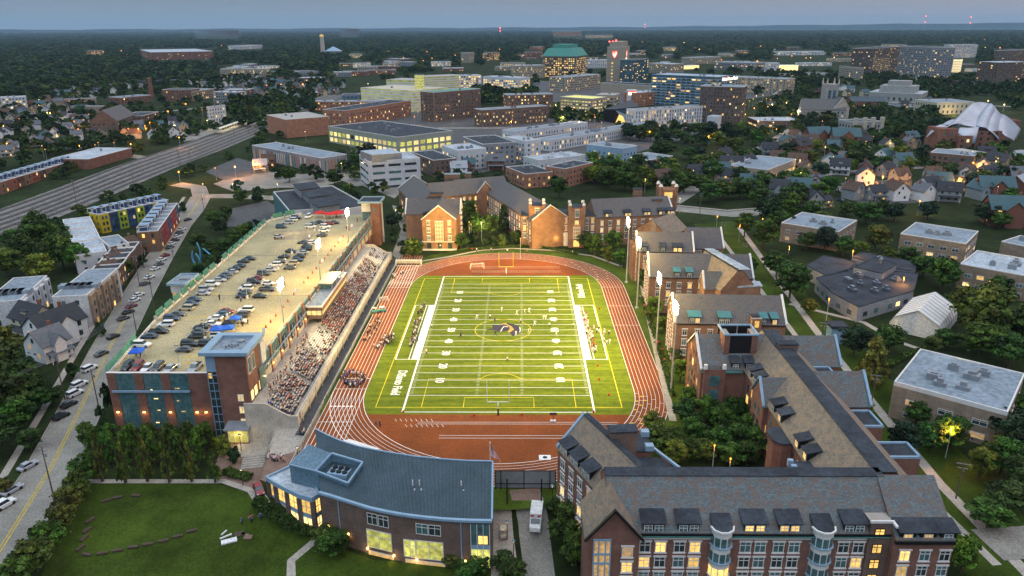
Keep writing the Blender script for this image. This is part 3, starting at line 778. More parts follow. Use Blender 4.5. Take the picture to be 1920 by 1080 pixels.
def dormer(root, p, ang, w, z, h=2.0, depth=2.2, nwin=2, mats=('lit', 'glass_teal'), cap='membrane_d', cheek='black', litp=0.3, shed=True):
 b = MB(); b.box(-w/2, w/2, 0.0, depth, -0.2, h)
 o = b.build('dormer', cheek, root, Vector((p[0], p[1], z))-root.location, ang)
 r = MB(); k = 0.35
 r.v = [(-w/2-k, -k-0.1, h+0.05), (w/2+k, -k-0.1, h+0.05), (w/2+k, depth+0.3, h+0.75), (-w/2-k, depth+0.3, h+0.75), (-w/2-k, -k-0.1, h+0.2), (w/2+k, -k-0.1, h+0.2), (w/2+k, depth+0.3, h+0.95), (-w/2-k, depth+0.3, h+0.95)]
 for f in ((3, 2, 1, 0), (4, 5, 6, 7), (0, 1, 5, 4), (1, 2, 6, 5), (3, 0, 4, 7)): r.f.append(f); r.mi.append(0)
 r.build('dormer_roof', cap, o)
 ww = min(1.5, (w-0.3)/nwin-0.15)
 for i in range(nwin):
  fm, pm = win_mesh(ww, h-0.45, 'sash', 'trim'); m = mats[0] if rnd.random() < litp else mats[1]
  f = put('window', fm, o, (-w/2+(i+0.5)*w/nwin, 0, 0.1))
  k = MB()
  q = put('pane', pane_of(pm, m), f) if False else None
  f2 = put('window_pane', pane_of(pm, m), o, (-w/2+(i+0.5)*w/nwin, -0.01, 0.1))
 return o
def dormers(root, P, i, z, pos, w=3.2, **kw):
 a, b = P[i], P[(i+1) % 4]; d = (b-a).normalized(); ang = math.atan2(d.y, d.x)
 for t in pos: q = a+d*t; dormer(root, (q.x, q.y), ang, w, z, **kw)
def spot(name, parent, loc, target, power, col=(1, 0.76, 0.30), size=100, blend=0.8, rad=0.5):
 l = bpy.data.lights.new(name, 'SPOT'); l.energy = power; l.color = col; l.spot_size = R(size); l.spot_blend = blend; l.shadow_soft_size = rad
 o = bpy.data.objects.new(name, l); C.objects.link(o); o.parent = parent
 o.location = Vector(loc)-(parent.location if parent else Vector((0, 0, 0)))
 d = Vector(target)-Vector(loc); o.rotation_euler = d.to_track_quat('-Z', 'Y').to_euler(); return o
def plight(name, parent, loc, power, col=(1, 0.7, 0.35), rad=0.2):
 l = bpy.data.lights.new(name, 'POINT'); l.energy = power; l.color = col; l.shadow_soft_size = rad
 o = bpy.data.objects.new(name, l); C.objects.link(o); o.parent = parent; o.location = Vector(loc)-(parent.location if parent else Vector((0, 0, 0))); return o
# ================================================================== stadium lights
for i, (x, y, side, h) in enumerate([(-63.4, -23.6, -1, 25.4), (-63.4, 18.2, -1, 25.4), (-63.6, 63.8, -1, 25.4), (46.5, -42.6, 1, 25.4), (46.5, -18.6, 1, 25.4), (46.5, 19.8, 1, 25.4), (46.6, 47.6, 1, 25.4)]):
 nm = ['nearest the camera', 'behind the press box roof', 'farthest, near the back stair tower'][i] if side < 0 else ['nearest the camera', 'second from the near end', 'third from the near end', 'farthest'][i-3]
 root = thing('stadium_light', 'tall floodlight pole %s, %s' % ('on the parking deck edge' if side < 0 else 'beside the right bend of the track', nm), 'floodlight', (x, y, 0), group='floodlight poles round the field')
 b = MB(); b.cyl((0, 0), 0.26, 0.15, 0, h-0.8, 12); b.cyl((0, 0), 0.6, 0.6, 0, 0.5, 12); b.build('pole', 'galv', root)
 b = MB(); s = -side
 for r in range(4): b.box(-0.1, 0.1, -1.9, 1.9, h-2.6+r*0.8, h-2.48+r*0.8)
 b.box(-0.08, 0.08, -0.9, -0.75, h-2.7, h+0.1); b.box(-0.08, 0.08, 0.75, 0.9, h-2.7, h+0.1); b.build('lamp_rack', 'galv', root)
 b = MB()
 for r in range(4):
  for c in range(5): b.ball((s*0.38, -1.6+c*0.8, h-2.5+r*0.8), 0.29, 8, 5)
 b.build('floodlamp', 'floodlamp', root)
 spot('floodlight', root, (x+s*1.0, y, h-1.0), (0 if side > 0 else -2, y*0.55, 0), 66000, size=120, rad=0.8)
 spot('floodlight', root, (x+s*1.0, y, h-1.0), [(50, -22, 6), (50, 22, 7), (18, 97, 6), (-58, -42, 6), (-58, 0, 7), (-30, 92, 7), (-14, 98, 6)][i], (420000, 420000, 240000, 80000, 80000, 260000, 240000)[i], (1, 0.64, 0.14), size=(34, 34, 60, 62, 62, 62, 62)[i], rad=0.8)
 plight('spill_light', root, (x-s*0.8, y, h-0.5), 19000 if side < 0 else 9000, (1, 0.66, 0.17), 0.8)
# ================================================================== goal posts and field furniture
def goalpost(y, sgn, label):
 r = thing('goal_post', label, 'goal post', (0, y, 0))
 b = MB(); b.cyl((0, 0), 0.22, 0.22, 0, 2.0, 10); b.build('post_padding', 'black' if sgn < 0 else 'white', r)
 b = MB(); b.beam((0, 0, 2.0), (0, 0, 3.05), 0.2); b.beam((0, 0, 3.05), (0, -sgn*1.2, 3.3), 0.18)
 b.beam((-2.82, -sgn*1.2, 3.3), (2.82, -sgn*1.2, 3.3), 0.16)
 for x in (-2.82, 2.82): b.beam((x, -sgn*1.2, 3.3), (x, -sgn*1.2, 9.3), 0.15)
 b.build('uprights', 'paint_y' if sgn > 0 else 'white', r)
goalpost(-56.6, -1, 'yellow and white goal post on the near end line, black padding'); goalpost(58.8, 1, 'yellow goal post standing at the far end of the field')
for (u, v, lab) in ((895, 505, 'white soccer goal frame with net parked on the far red infield'), (719.8, 566, 'small white practice goal on the left turf margin')):
 p = GT(u, v); w, h, dp = (5.5, 2.4, 2.2) if u > 800 else (3.2, 1.8, 1.2)
 r = thing('soccer_goal', lab, 'goal', p, R(12))
 b = MB()
 for s in (-1, 1):
  b.beam((s*w/2, 0, 0), (s*w/2, 0, h), 0.16); b.beam((s*w/2, 0, h), (s*w/2*0.7, dp*0.5, h), 0.12); b.beam((s*w/2*0.7, dp*0.5, h), (s*w/2, dp, 0), 0.12); b.beam((s*w/2, 0, 0), (s*w/2, dp, 0), 0.12)
 b.beam((-w/2, 0, h), (w/2, 0, h), 0.16); b.beam((-w/2, dp, 0), (w/2, dp, 0), 0.12); b.build('goal_frame', 'white', r)
 b = MB(); n = 12
 for i in range(n+1): x = -w/2+w*i/n; b.beam((x, 0.1+dp*0.4, h-0.05), (x, dp, 0), 0.03)
 for k in range(7): b.beam((-w/2, 0.1+dp*0.4+dp*0.6*k/7, h*(1-k/7)), (w/2, 0.1+dp*0.4+dp*0.6*k/7, h*(1-k/7)), 0.03)
 b.build('net', 'trim', r)
p = GT(766, 499); r = thing('shelter', 'white framed bench shelter at the far left corner of the track', 'shelter', p)
b = MB()
for x in (-5.2, 5.2):
 b.beam((x, 0, 0), (x, 0, 2.4), 0.25); b.beam((x, 2.2, 0), (x, 2.2, 2.4), 0.25); b.beam((x, 0, 2.4), (x, 2.2, 2.4), 0.25)
b.beam((-5.2, 0, 2.4), (5.2, 0, 2.4), 0.25); b.beam((-5.2, 0, 0.15), (5.2, 0, 0.15), 0.2); b.build('frame', 'white', r)
b = MB(); b.box(-5.1, 5.1, 2.1, 2.2, 0.2, 2.3); b.build('back_panel', 'cream', r)
b = MB(); b.box(-4.8, 4.8, 1.3, 1.8, 0.5, 0.6); b.build('bench', 'bark', r)
for i, (u, v) in enumerate([(756.3, 774), (1113, 774), (833, 518), (1065, 518), (889, 780.5), (978.8, 779), (1124, 580), (1121, 687), (1123, 713), (1141.5, 742)]):
 p = GT(u, v); b = MB(); b.prism([(-0.2, -0.2), (0.2, -0.2), (0.2, 0.2), (-0.2, 0.2)], 0.1, 0.65); b.prism([(-0.28, -0.28), (0.28, -0.28), (0.28, 0.28), (-0.28, 0.28)], 0.08, 0.14)
 o = b.build('pylon', 'redpaint', None, p); tag(o, None, 'pylon', 'orange pylons round the field')
 lab = ['near left corner of the playing field', 'near right corner of the playing field', 'far left corner of the playing field', 'far right corner of the playing field', 'near end line left of the goal post', 'near end line right of the goal post', 'right margin beside the crowded sideline', 'right margin below the white strip', 'right margin beside the ten yard line', 'right margin near the bottom yellow corner'][i]
 o['label'] = 'small orange pylon at the '+lab if i < 6 else 'small orange marker on the '+lab
p = GT(1037, 791); r = thing('field_sign', 'red and white sign board on a stand at the near field edge', 'sign', p)
b = MB(); b.beam((0, 0, 0), (0, 0, 2.2), 0.18); b.build('post', 'redpaint', r); b = MB(); b.box(-0.7, 0.7, -0.4, 0.3, 0, 0.5); b.build('base', 'white', r); b = MB(); b.box(-0.9, 0.9, -0.06, 0.06, 1.9, 2.6); b.build('panel', 'bark', r)
# ================================================================== grandstand
gs = thing('grandstand', 'long concrete grandstand with bench rows beside the left straight', 'grandstand', (-54, 8, 0))
Y0, Y1 = -62.6, 78.0; NR = 10
b = MB()
prof = [(-49.3, 0), (-49.3, 2.2), (-51.0, 2.2)]
rx, rzv = 0.56, 0.36
x, z = -51.0, 2.2
rows = []
for k in range(NR):
 rows.append((x, z)); prof += [(x, z+rzv), (x-rx, z+rzv)]; x -= rx; z += rzv
prof += [(-61.6, z), (-61.6, 0)]
zt = z
n = len(prof); b.v = [(px_, Y0, pz) for px_, pz in prof]+[(px_, Y1, pz) for px_, pz in prof]
for i in range(n):
 j = (i+1) % n; b.f.append((i, n+i, n+j, j)[::-1]); b.mi.append(0)
b.f.append(tuple(range(n))); b.mi.append(0); b.f.append(tuple(2*n-1-i for i in range(n))); b.mi.append(0)
for v_ in range(len(b.v)):
 if b.v[v_][2] == 0: b.v[v_] = (b.v[v_][0], b.v[v_][1], -4.5)
wput(b, 'terrace', 'concrete', gs)
AISLES = [-44, -28, -12, 6, 24, 42, 60]
secs = list(zip([Y0+0.8]+[a+0.9 for a in AISLES], [a-0.9 for a in AISLES]+[Y1-0.8]))
for k, (rx_, rz_) in enumerate(rows):
 bb = MB()
 for y0, y1 in secs: bb.box(rx_-rx+0.06, rx_-rx+0.36, y0, y1, rz_+rzv+0.38, rz_+rzv+0.43)
 for y0, y1 in secs:
  y = y0+0.5
  while y < y1: bb.box(rx_-rx+0.15, rx_-rx+0.22, y, y+0.08, rz_+rzv, rz_+rzv+0.38); y += 3
 wput(bb, 'bench_row', 'bench', gs)
b = MB()
b.box(-49.75, -49.3, Y0, Y1, 2.2, 3.2); b.box(-49.2, -48.9, Y0+2, Y1-2, 1.5, 3.1)
y = Y0+3
while y < Y1-2: b.box(-48.95, -48.75, y, y+0.4, 0, 3.25); y += 6.3
wput(b, 'front_wall', 'stone', gs)
for yy, s in ((Y0, -1), (Y1, 1)):
 e = MB(); pts = [(-62.0, -4.5), (-49.0, -4.5), (-49.0, 3.3), (-51.2, 3.4), (-56.8, zt+1.0), (-62.0, zt+1.0)]
 ya, yb = (yy-0.35, yy) if s < 0 else (yy, yy+0.35)
 k = len(e.v); e.v += [(q[0], ya, q[1]) for q in pts]+[(q[0], yb, q[1]) for q in pts]; m_ = len(pts)
 for i in range(m_): j = (i+1) % m_; e.f.append((i, m_+i, m_+j, j)[::-1]); e.mi.append(0)
 e.f.append(tuple(range(m_))); e.mi.append(0); e.f.append(tuple(2*m_-1-i for i in range(m_))); e.mi.append(0)
 wput(e, 'end_wall', 'stone', gs)
b = MB()
for a in AISLES:
 b.box(-56.4, -49.9, a-0.85, a-0.80, 3.0, 3.05)
 for k, (rx_, rz_) in enumerate(rows[::2]): b.box(rx_-0.05, rx_, a-0.9, a-0.84, rz_, rz_+1.2); b.box(rx_-0.05, rx_, a+0.84, a+0.9, rz_, rz_+1.2)
 b.beam((-50.9, a-0.87, 3.4), (-56.4, a-0.87, 3.4+NR*rzv), 0.06); b.beam((-50.9, a+0.87, 3.4), (-56.4, a+0.87, 3.4+NR*rzv), 0.06)
y = Y0+1
while y < Y1-1: b.box(-49.9, -49.85, y, y+0.05, 3.2, 3.7); b.beam((-56.75, y, zt), (-56.75, y, zt+1.05), 0.05); y += 2
b.beam((-56.75, Y0+1, zt+1.05), (-56.75, -10, zt+1.05), 0.06); b.beam((-56.75, 26, zt+1.05), (-56.75, Y1-1, zt+1.05), 0.06); b.beam((-49.87, Y0+1, 3.7), (-49.87, Y1-1, 3.7), 0.06)
wput(b, 'railing', 'galv', gs)
b = MB(); b.box(-49.0, -46.2, Y0-4, Y1+2, 0.09, 0.14); structure(b.build('stand_service_lane', 'asphalt'))
f = thing('track_fence', 'grey padded fence between the stand and the running track', 'fence', (-46, 8, 0))
b = MB(); y = Y0-22
while y < Y1+4: b.beam((-46, y, 0), (-46, y, 1.2), 0.1); y += 2.4
wput(b, 'post', 'galv', f); b = MB(); b.box(-46.05, -45.98, Y0-22, -50, 0.15, 1.15); b.box(-46.05, -45.98, -46, 14, 0.15, 1.15); b.box(-46.05, -45.98, 18, Y1+4, 0.15, 1.15); b.box(-46.1, -45.9, Y0-22, Y1+4, 1.15, 1.22); wput(b, 'mesh_panel', 'grey_metal', f)
DZ = 11.2
DP = [Vector(p) for p in ((-97.6, -57.0), (-61.6, -57.0), (-61.6, 112.5), (-97.0, 114.0), (-107.6, 101.0), (-104.8, 36.5), (-102.6, -21.5))]
ga = thing('parking_garage', 'brick parking garage with cars on its roof deck and glass panels at the front', 'parking garage', (-80, 30, -4))
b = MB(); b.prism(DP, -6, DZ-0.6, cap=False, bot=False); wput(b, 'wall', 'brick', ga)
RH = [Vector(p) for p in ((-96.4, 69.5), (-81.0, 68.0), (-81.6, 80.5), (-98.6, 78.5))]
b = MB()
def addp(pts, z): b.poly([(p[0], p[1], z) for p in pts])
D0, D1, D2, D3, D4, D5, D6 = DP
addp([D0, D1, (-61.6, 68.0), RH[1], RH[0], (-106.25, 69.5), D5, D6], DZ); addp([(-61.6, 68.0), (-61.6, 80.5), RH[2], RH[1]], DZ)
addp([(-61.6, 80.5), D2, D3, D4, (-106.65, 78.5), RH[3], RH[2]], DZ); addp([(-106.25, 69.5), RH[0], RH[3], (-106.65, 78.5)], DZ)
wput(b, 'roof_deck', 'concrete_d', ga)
b = MB(); b.poly([(RH[0].x, RH[0].y, DZ-0.02), (RH[1].x, RH[1].y, DZ-0.02), (RH[2].x, RH[2].y, DZ-2.9), (RH[3].x, RH[3].y, DZ-2.9)])
for i in (1, 2, 3): p, q = RH[i], RH[(i+1) % 4]; b.poly([(p.x, p.y, DZ-3.2), (q.x, q.y, DZ-3.2), (q.x, q.y, DZ+(0.9 if i == 2 else 0)), (p.x, p.y, DZ+(0.9 if i == 2 else 0))])
b.box(-98.6, -81.6, 80.5, 80.7, DZ, DZ+0.9)
wput(b, 'ramp', 'concrete', ga)
plight('ramp_lamp', ga, (-90, 76, DZ-0.6), 260, (1, 0.85, 0.35), 0.5)
b = MB()
for y in (47.0, 2.0): b.box(-104, -62.5, y, y+0.22, DZ, DZ+0.006)
wput(b, 'expansion_joint', 'black', ga)
b = MB()
for y in range(-52, 100, 3):
 b.box(-101.8, -97.2, y, y+0.12, DZ, DZ+0.006)
 if not 66 < y < 83: b.box(-88.5, -79.0, y, y+0.12, DZ, DZ+0.006)
for u, v in ((351, 669), (351, 681), (361, 596), (382, 594), (408, 550.5), (429, 550), (409, 653), (372, 669), (471, 555), (518, 553), (492, 611), (630, 432), (545, 452), (561, 450)):
 p = G(u, v, DZ); b.obox((p.x, p.y), 2.2, 0.9, DZ, DZ+0.008, R(20))
wput(b, 'parking_marks', 'paint_ry', ga)
for (x0, x1) in ((0, 2.1), (6.8, 9.0), (13.5, 15.7), (20.4, 29.0)):
 b = MB(); b.box(-97.65+x0, -97.6+x1, -57.45, -57.0, -6, DZ+1.1); wput(b, 'brick_pier', 'brick', ga)
b = MB(); b.box(-97.7, -68.6, -57.5, -56.8, DZ+1.1, DZ+1.22); wput(b, 'parapet_coping', 'trim', ga)
for (x0, x1) in ((2.1, 6.8), (9.0, 13.5), (15.7, 20.4)):
 b = MB()
 for k in range(5): b.box(-97.6+x0, -97.55+x1, -57.30, -57.1, -3.2+k*3.05, -0.25+k*3.05)
 g = wput(b, 'glass_panel', 'glass_teal', ga)
 b = MB()
 for k in range(6): b.box(-97.6+x0, -97.55+x1, -57.36, -57.31, -3.25+k*3.05, -3.12+k*3.05)
 for j in range(1, 4): b.box(-97.6+x0+(x1-x0)*j/4, -97.52+x0+(x1-x0)*j/4, -57.35, -57.30, -3.2, DZ+0.9)
 wsub(b, 'mullion', 'teal', g)
 b = MB(); r_ = random.Random(int(x0*10))
 if x0 > 3:
  for k in range(4):
   xx = -97.6+x0+r_.uniform(0.6, 3.2); zz = -2.2+k*3.05+r_.uniform(0.3, 1.2); b.box(xx, xx+r_.uniform(0.5, 1.2), -57.34, -57.305, zz, zz+0.28)
  wsub(b, 'lit_ceiling_light', 'lit2', g)
b = MB(); b.beam((-96.5, -58.2, 7.6), (-77.0, -58.2, 7.6), 0.35, 0.5)
for x in (-96.4, -90.0, -83.6, -77.2): b.beam((x, -58.2, 7.6), (x, -57.4, 7.2), 0.2)
wput(b, 'front_canopy_tube', 'fascia', ga)
for x in (-96.5, -89.8, -83.1, -76.3, -74.0):
 b = MB(); b.box(x-0.3, x+0.3, -57.75, -57.47, 1.3, 1.6); wput(b, 'wall_lamp', 'lity', ga)
 plight('wall_lamp_light', ga, (x, -58.1, 1.1), 55, (1, 0.5, 0.12), 0.1)
EDGE = [D0, D6, D5, D4, D3]
b = MB(); sc = MB(); ps = MB(); tot = 0
for a, c in zip(EDGE, EDGE[1:]):
 d = c-a; Ln = d.length; d.normalize(); n = Vector((-d.y, d.x));
 def seg(bb, t0, t1, o0, o1, z0, z1):
  q = [a+d*t0+n*o0, a+d*t1+n*o0, a+d*t1+n*o1, a+d*t0+n*o1]; bb.prism([(p.x, p.y) for p in ccw(q)], z0, z1)
 seg(b, 0, Ln, -0.15, 0.15, DZ-1.2, DZ+0.75)
 if a is D0:
  seg(sc, 0.2, 22, 0.22, 0.28, DZ-0.6, DZ+2.6); continue
 t = 2.0
 while t < Ln-3:
  seg(ps, t-1.0, t-0.3, -0.3, 0.32, DZ-1.5, DZ+1.7)
  if t+5.2 < Ln:
   for k in range(12): seg(sc, t, t+5.0, 0.0, 0.08, DZ+0.78+k*0.17, DZ+0.78+k*0.17+0.11)
   seg(sc, t, t+5.0, 0.09, 0.14, DZ+0.3, DZ+2.85)
  t += 6.4
pw = wput(b, 'side_parapet', 'trim', ga); wsub(sc, 'louvre_screens', 'copper', pw)['kind'] = 'stuff'; wsub(ps, 'brick_post', 'stone', pw)
ys = [-50.6+7.85*i for i in range(21)]
b = MB(); cp_ = MB()
for y in ys:
 if y > 110: continue
 bb = MB(); bb.box(-61.6, -60.9, y-0.5, y+0.5, zt-0.2, DZ+2.3); wput(bb, 'brick_pier', 'brick_orange', ga)
for y0, y1 in zip(ys, ys[1:]):
 if y1 > 112: break
 if not (-9 < (y0+y1)/2 < 26): pass
 bb = MB(); bb.box(-61.5, -61.25, y0+0.5, y1-0.5, zt+2.6, DZ+1.7)
 g = wput(bb, 'mesh_screen', 'screen', ga)
 bb = MB()
 for j in range(6): bb.box(-61.24, -61.18, y0+0.6+(y1-y0-1.2)*j/5.0, y0+0.66+(y1-y0-1.2)*j/5.0, zt+2.6, DZ+1.7)
 bb.box(-61.55, -61.2, y0+0.5, y1-0.5, DZ+1.7, DZ+1.85); wsub(bb, 'screen_frame', 'teal', g)
b = MB(); b.box(-61.59, -61.2, -54, 112, zt-0.1, zt+2.6); wput(b, 'lower_panel', 'stone', ga)
b = MB(); b.beam((-60.7, -50, DZ-0.9), (-60.7, -9.5, DZ-0.9), 0.3); b.beam((-60.7, 26, DZ-0.9), (-60.7, 99, DZ-0.9), 0.3)
for y in ys:
 if y < 100 and not -9.5 < y < 26: b.beam((-60.7, y, DZ-0.9), (-61.2, y, DZ-0.9), 0.15)
wput(b, 'handrail_tube', 'fascia', ga)
for i, y in enumerate([-31.0, -23.2, -15.3, 31.9, 39.8, 47.6, 55.5]):
 r = thing('banner', 'navy banner with white emblem, %s' % ('%s before the press box' % ordn(i) if i < 3 else '%s beyond the press box' % ordn(i-3)), 'banner', (-61.1, y, zt+1.6), group='navy banners behind the stand')
 bb = MB(); bb.box(0, 0.05, -1.7, 1.7, 0, 4.2); bb.build('cloth', 'navy', r)
 bb = MB()
 for k in range(8): a0 = 0.9+k*0.62; bb.beam((0.07, 0.55*math.cos(a0), 3.2+0.55*math.sin(a0)), (0.07, 0.55*math.cos(a0+0.62), 3.2+0.55*math.sin(a0+0.62)), 0.03, 0.2)
 for k, wd in enumerate((1.0, 0.7, 1.2, 0.9, 0.6)): bb.box(0.06, 0.08, -wd, wd, 1.9-k*0.36, 2.0-k*0.36)
 bb.build('emblem', 'paint_w', r)
for i in range(8):
 y = ys[i]; b = MB(); b.box(-60.9, -60.6, y-0.15, y+0.15, zt+2.4, zt+2.7); wput(b, 'wall_lamp', 'lity', ga); plight('walk_lamp_light', ga, (-60.3, y, zt+2.4), 60, (1, 0.55, 0.15), 0.1)
b = MB()
y = -54
while y < 110:
 if not -9 < y < 26: b.beam((-62.1, y, DZ), (-62.1, y, DZ+2.1), 0.06)
 y += 1.3
b.beam((-62.1, -54, DZ+2.1), (-62.1, -10, DZ+2.1), 0.1); b.beam((-62.1, 27, DZ+2.1), (-62.1, 110, DZ+2.1), 0.1); b.beam((-62.1, -54, DZ+0.9), (-62.1, -10, DZ+0.9), 0.35); b.beam((-62.1, 27, DZ+0.9), (-62.1, 110, DZ+0.9), 0.35)
wput(b, 'deck_fence', 'trim', ga)
tw = thing('stair_tower', 'tall brick stair tower with blue flat roof at the garage corner', 'tower', (-65, -55, -4))
zt2 = 19.8
TP = ccw([(-70.8, -61.0), (-60.8, -61.0), (-60.8, -50.0), (-70.8, -50.0)])
b = MB(); b.box(-68.3, -60.8, -61.0, -50.0, -6, zt2-0.9); w = wput(b, 'wall', 'brick', tw)
b = MB(); b.box(-70.8, -68.3, -60.6, -50.2, DZ+3.0, zt2-0.9); wput(b, 'blue_panel', 'fascia', tw)
b = MB(); b.box(-70.8, -68.3, -60.5, -56.0, -6, DZ+3.0); g = wput(b, 'stair_glass', 'glass', tw)
b = MB()
for k in range(9): b.box(-70.9, -68.3, -60.62, -60.5, -4+k*2.15, -3.88+k*2.15)
for x in (-70.8, -69.6, -68.45): b.box(x-0.06, x+0.06, -60.66, -60.5, -6, DZ+3.0)
wsub(b, 'mullion', 'fascia', g); b = MB(); b.box(-70.6, -69.8, -60.56, -60.5, DZ+1.2, DZ+2.6); wsub(b, 'lit_pane', 'lit', g)
Q = inset(TP, -0.9); b = MB(); I = inset(TP, 1.0); b.cur = 0
for i in range(4):
 j = (i+1) % 4
 b.poly([(Q[i].x, Q[i].y, zt2), (Q[j].x, Q[j].y, zt2), (I[j].x, I[j].y, zt2), (I[i].x, I[i].y, zt2)]); b.poly([(I[i].x, I[i].y, zt2), (I[j].x, I[j].y, zt2), (I[j].x, I[j].y, zt2-0.7), (I[i].x, I[i].y, zt2-0.7)])
 b.poly([(Q[i].x, Q[i].y, zt2-0.9), (Q[j].x, Q[j].y, zt2-0.9), (Q[j].x, Q[j].y, zt2), (Q[i].x, Q[i].y, zt2)])
b.poly([(q.x, q.y, zt2-0.9) for q in Q[::-1]]); b.cur = 1; b.poly([(q.x, q.y, zt2-0.7) for q in I]); wput(b, 'roof', ['fascia', 'membrane'], tw)
b = MB()
for i in range(6): b.cyl((-66.8+i*0.5, -57+0.6*(i % 3)), 0.25, 0.25, zt2-0.7, zt2-0.1, 8)
b.cyl((-64.3, -53.4), 0.9, 0.9, zt2-0.7, zt2-0.25, 14); wput(b, 'roof_vents', 'grey_metal', tw)
for k in range(3):
 fm, pm = win_mesh(1.5, 1.9, 'sash', 'trim'); f = put('window', fm, tw, Vector((-63.2, -61.0, 6.4-k*3.35))-tw.location); put('pane', pane_of(pm, 'lit2'), f)
b = MB()     # side towards the stand: cream framed windows and lit strips
for y in (-59.2, -56.6): b.box(-60.8, -60.68, y-1.0, y+1.0, 13.2, 17.6)
g = wput(b, 'side_window', 'trim', tw); b = MB()
for y in (-59.2, -56.6): b.box(-60.68, -60.64, y-0.78, y+0.78, 13.5, 17.3)
wsub(b, 'pane', 'glass_teal', g)
b = MB()
for y in (-59.6, -57.0, -53.6):
 for k in range(4): b.box(-60.8, -60.72, y-0.8, y+0.8, -3+k*3.1, -0.6+k*3.1)
wput(b, 'lit_side_window', 'lit2', tw)
b = MB(); b.box(-61.2, -60.3, -51.8, -48.6, DZ+1.0, 17.9); wput(b, 'white_side_panel', 'trim', tw)
b = MB(); b.box(-60.95, -60.4, -54.2, -50.2, 5.8, DZ+1.0); wput(b, 'slatted_panel', 'screen', tw)
b = MB(); b.box(-66.6, -61.6, -63.8, -61.0, -4.2, -3.6); wput(b, 'porch_plinth', 'brick', tw)
b = MB(); b.box(-66.4, -61.8, -63.6, -61.02, -3.6, 0.0); g = wput(b, 'porch_glass', 'litg', tw)
b = MB()
for x in (-66.45, -64.9, -63.3, -61.85): b.box(x-0.09, x+0.09, -63.7, -63.6, -4.1, 0.0)
b.box(-66.5, -61.7, -63.7, -63.6, -1.5, -1.35); b.box(-61.8, -61.7, -63.7, -61.02, -1.5, -1.35); wsub(b, 'door_frame', 'trim', g)
b = MB(); b.prism([(-67.2, -64.6), (-61.0, -64.6), (-61.0, -61.02), (-67.2, -61.02)], [0.0, 0.0, 0.7, 0.7], [0.3, 0.3, 1.0, 1.0]); wput(b, 'porch_roof', 'grey_metal', tw)
plight('porch_light', tw, (-64, -65.2, -1.2), 260, (1, 0.75, 0.25), 0.5)
bt = thing('stair_tower', 'slim brick stair tower with white upper floor behind the deck', 'tower', (-61, 105, 0))
b = MB(); b.box(-61.4, -57.6, 100, 109, -0.5, 19.4); wput(b, 'wall', 'brick', bt); b = MB(); b.box(-65.6, -61.4, 101, 109, DZ+4.2, 19.4); wput(b, 'white_upper_wall', 'trim', bt)
b = MB(); b.box(-65.5, -61.4, 102, 109, 0, DZ+4.2); wput(b, 'lobby_glass', 'glass_teal', bt); b = MB(); b.box(-60.2, -59.2, 99.93, 100.0, 15.6, 17.4); wput(b, 'window', 'glass_teal', bt)
flatroof(bt, ccw([(-66, 100), (-57.4, 100), (-57.4, 110), (-66, 110)]), 20.4, 'membrane_d', 0.5, 'fascia', 0.7, 0.9)
b = MB(); b.box(-57.6, -57.0, 105.5, 106.0, 0, 19.4); wput(b, 'white_downpipe', 'trim', bt)
SP = ccw([G(312.5, 530.6, 15).to_2d(), G(347.5, 532.5, 15).to_2d(), G(373.8, 512, 15).to_2d(), G(338.8, 512, 15).to_2d()])
SP = [Vector((-109.6, 3.2)), Vector((-103.4, 3.2)), Vector((-103.4, 14.2)), Vector((-109.6, 14.2))]
sb = thing('stair_tower', 'low beige stair box with blue roof on the left deck edge', 'stair box', (-106.5, 8, -4)); I = inset(SP, 0.8)
b = MB(); b.prism(I, 11.6, 14.2); wput(b, 'wall', 'trim', sb); b = MB(); b.prism(inset(SP, 1.0), -5, 11.6); wput(b, 'lit_stair_glass', 'lit3', sb)
flatroof(sb, SP, 15.0, 'membrane', 0.5, 'fascia', 0.0, 0.8); b = MB(); b.box(-107.6, -104.8, 8, 10, 14.5, 15.1); wput(b, 'roof_unit', 'grey_metal', sb)
pb = thing('press_box', 'long press box with lit windows and brown fascia above the stand', 'press box', (-58.6, 8, zt))
b = MB(); b.box(-61.15, -56.2, -8.8, 24.8, zt+1.6, DZ+0.2); wput(b, 'wall', 'brick_brown', pb)
b = MB(); b.box(-56.2, -56.12, -8.6, 24.6, zt+2.9, zt+4.3)
b.box(-61.0, -56.3, -8.88, -8.8, zt+2.9, zt+4.3); g = wput(b, 'lit_window_band', 'lit2', pb)
b = MB(); y = -8.6
while y < 24.6: b.box(-56.12, -56.06, y-0.07, y+0.07, zt+2.8, zt+4.4); y += 1.66
for x in (-61.0, -59.4, -57.8, -56.3): b.box(x-0.06, x+0.06, -8.94, -8.88, zt+2.8, zt+4.4)
wsub(b, 'mullion', 'black', g)
flatroof(pb, ccw([(-61.15, -8.8), (-56.2, -8.8), (-56.2, 24.8), (-61.15, 24.8)]), DZ+0.6, 'membrane', 0.35, 'trim', 0.3, 0.5)
b = MB(); b.box(-55.88, -55.8, -9.0, 25.0, DZ-1.0, DZ+0.05); wput(b, 'fascia_board', 'brick_orange', pb)
b = MB()
for y in (-8, 0, 8, 16, 24): b.beam((-57.2, y, zt-0.4), (-57.2, y, zt+1.6), 0.35)
wput(b, 'support', 'black', pb)
b = MB(); b.box(-61.1, -56.4, 6.8, 19.4, 13.5, 13.75); wput(b, 'camera_canopy', 'cream', pb)
b = MB()
for x in (-60.9, -56.6):
 for y in (7.0, 13, 19.2): b.beam((x, y, DZ+0.4), (x, y, 13.5), 0.14)
wput(b, 'canopy_post', 'cream', pb); b = MB(); b.box(-60.7, -57.6, 8.0, 8.2, DZ+0.3, 13.4); wput(b, 'canopy_window', 'glass_teal', pb)
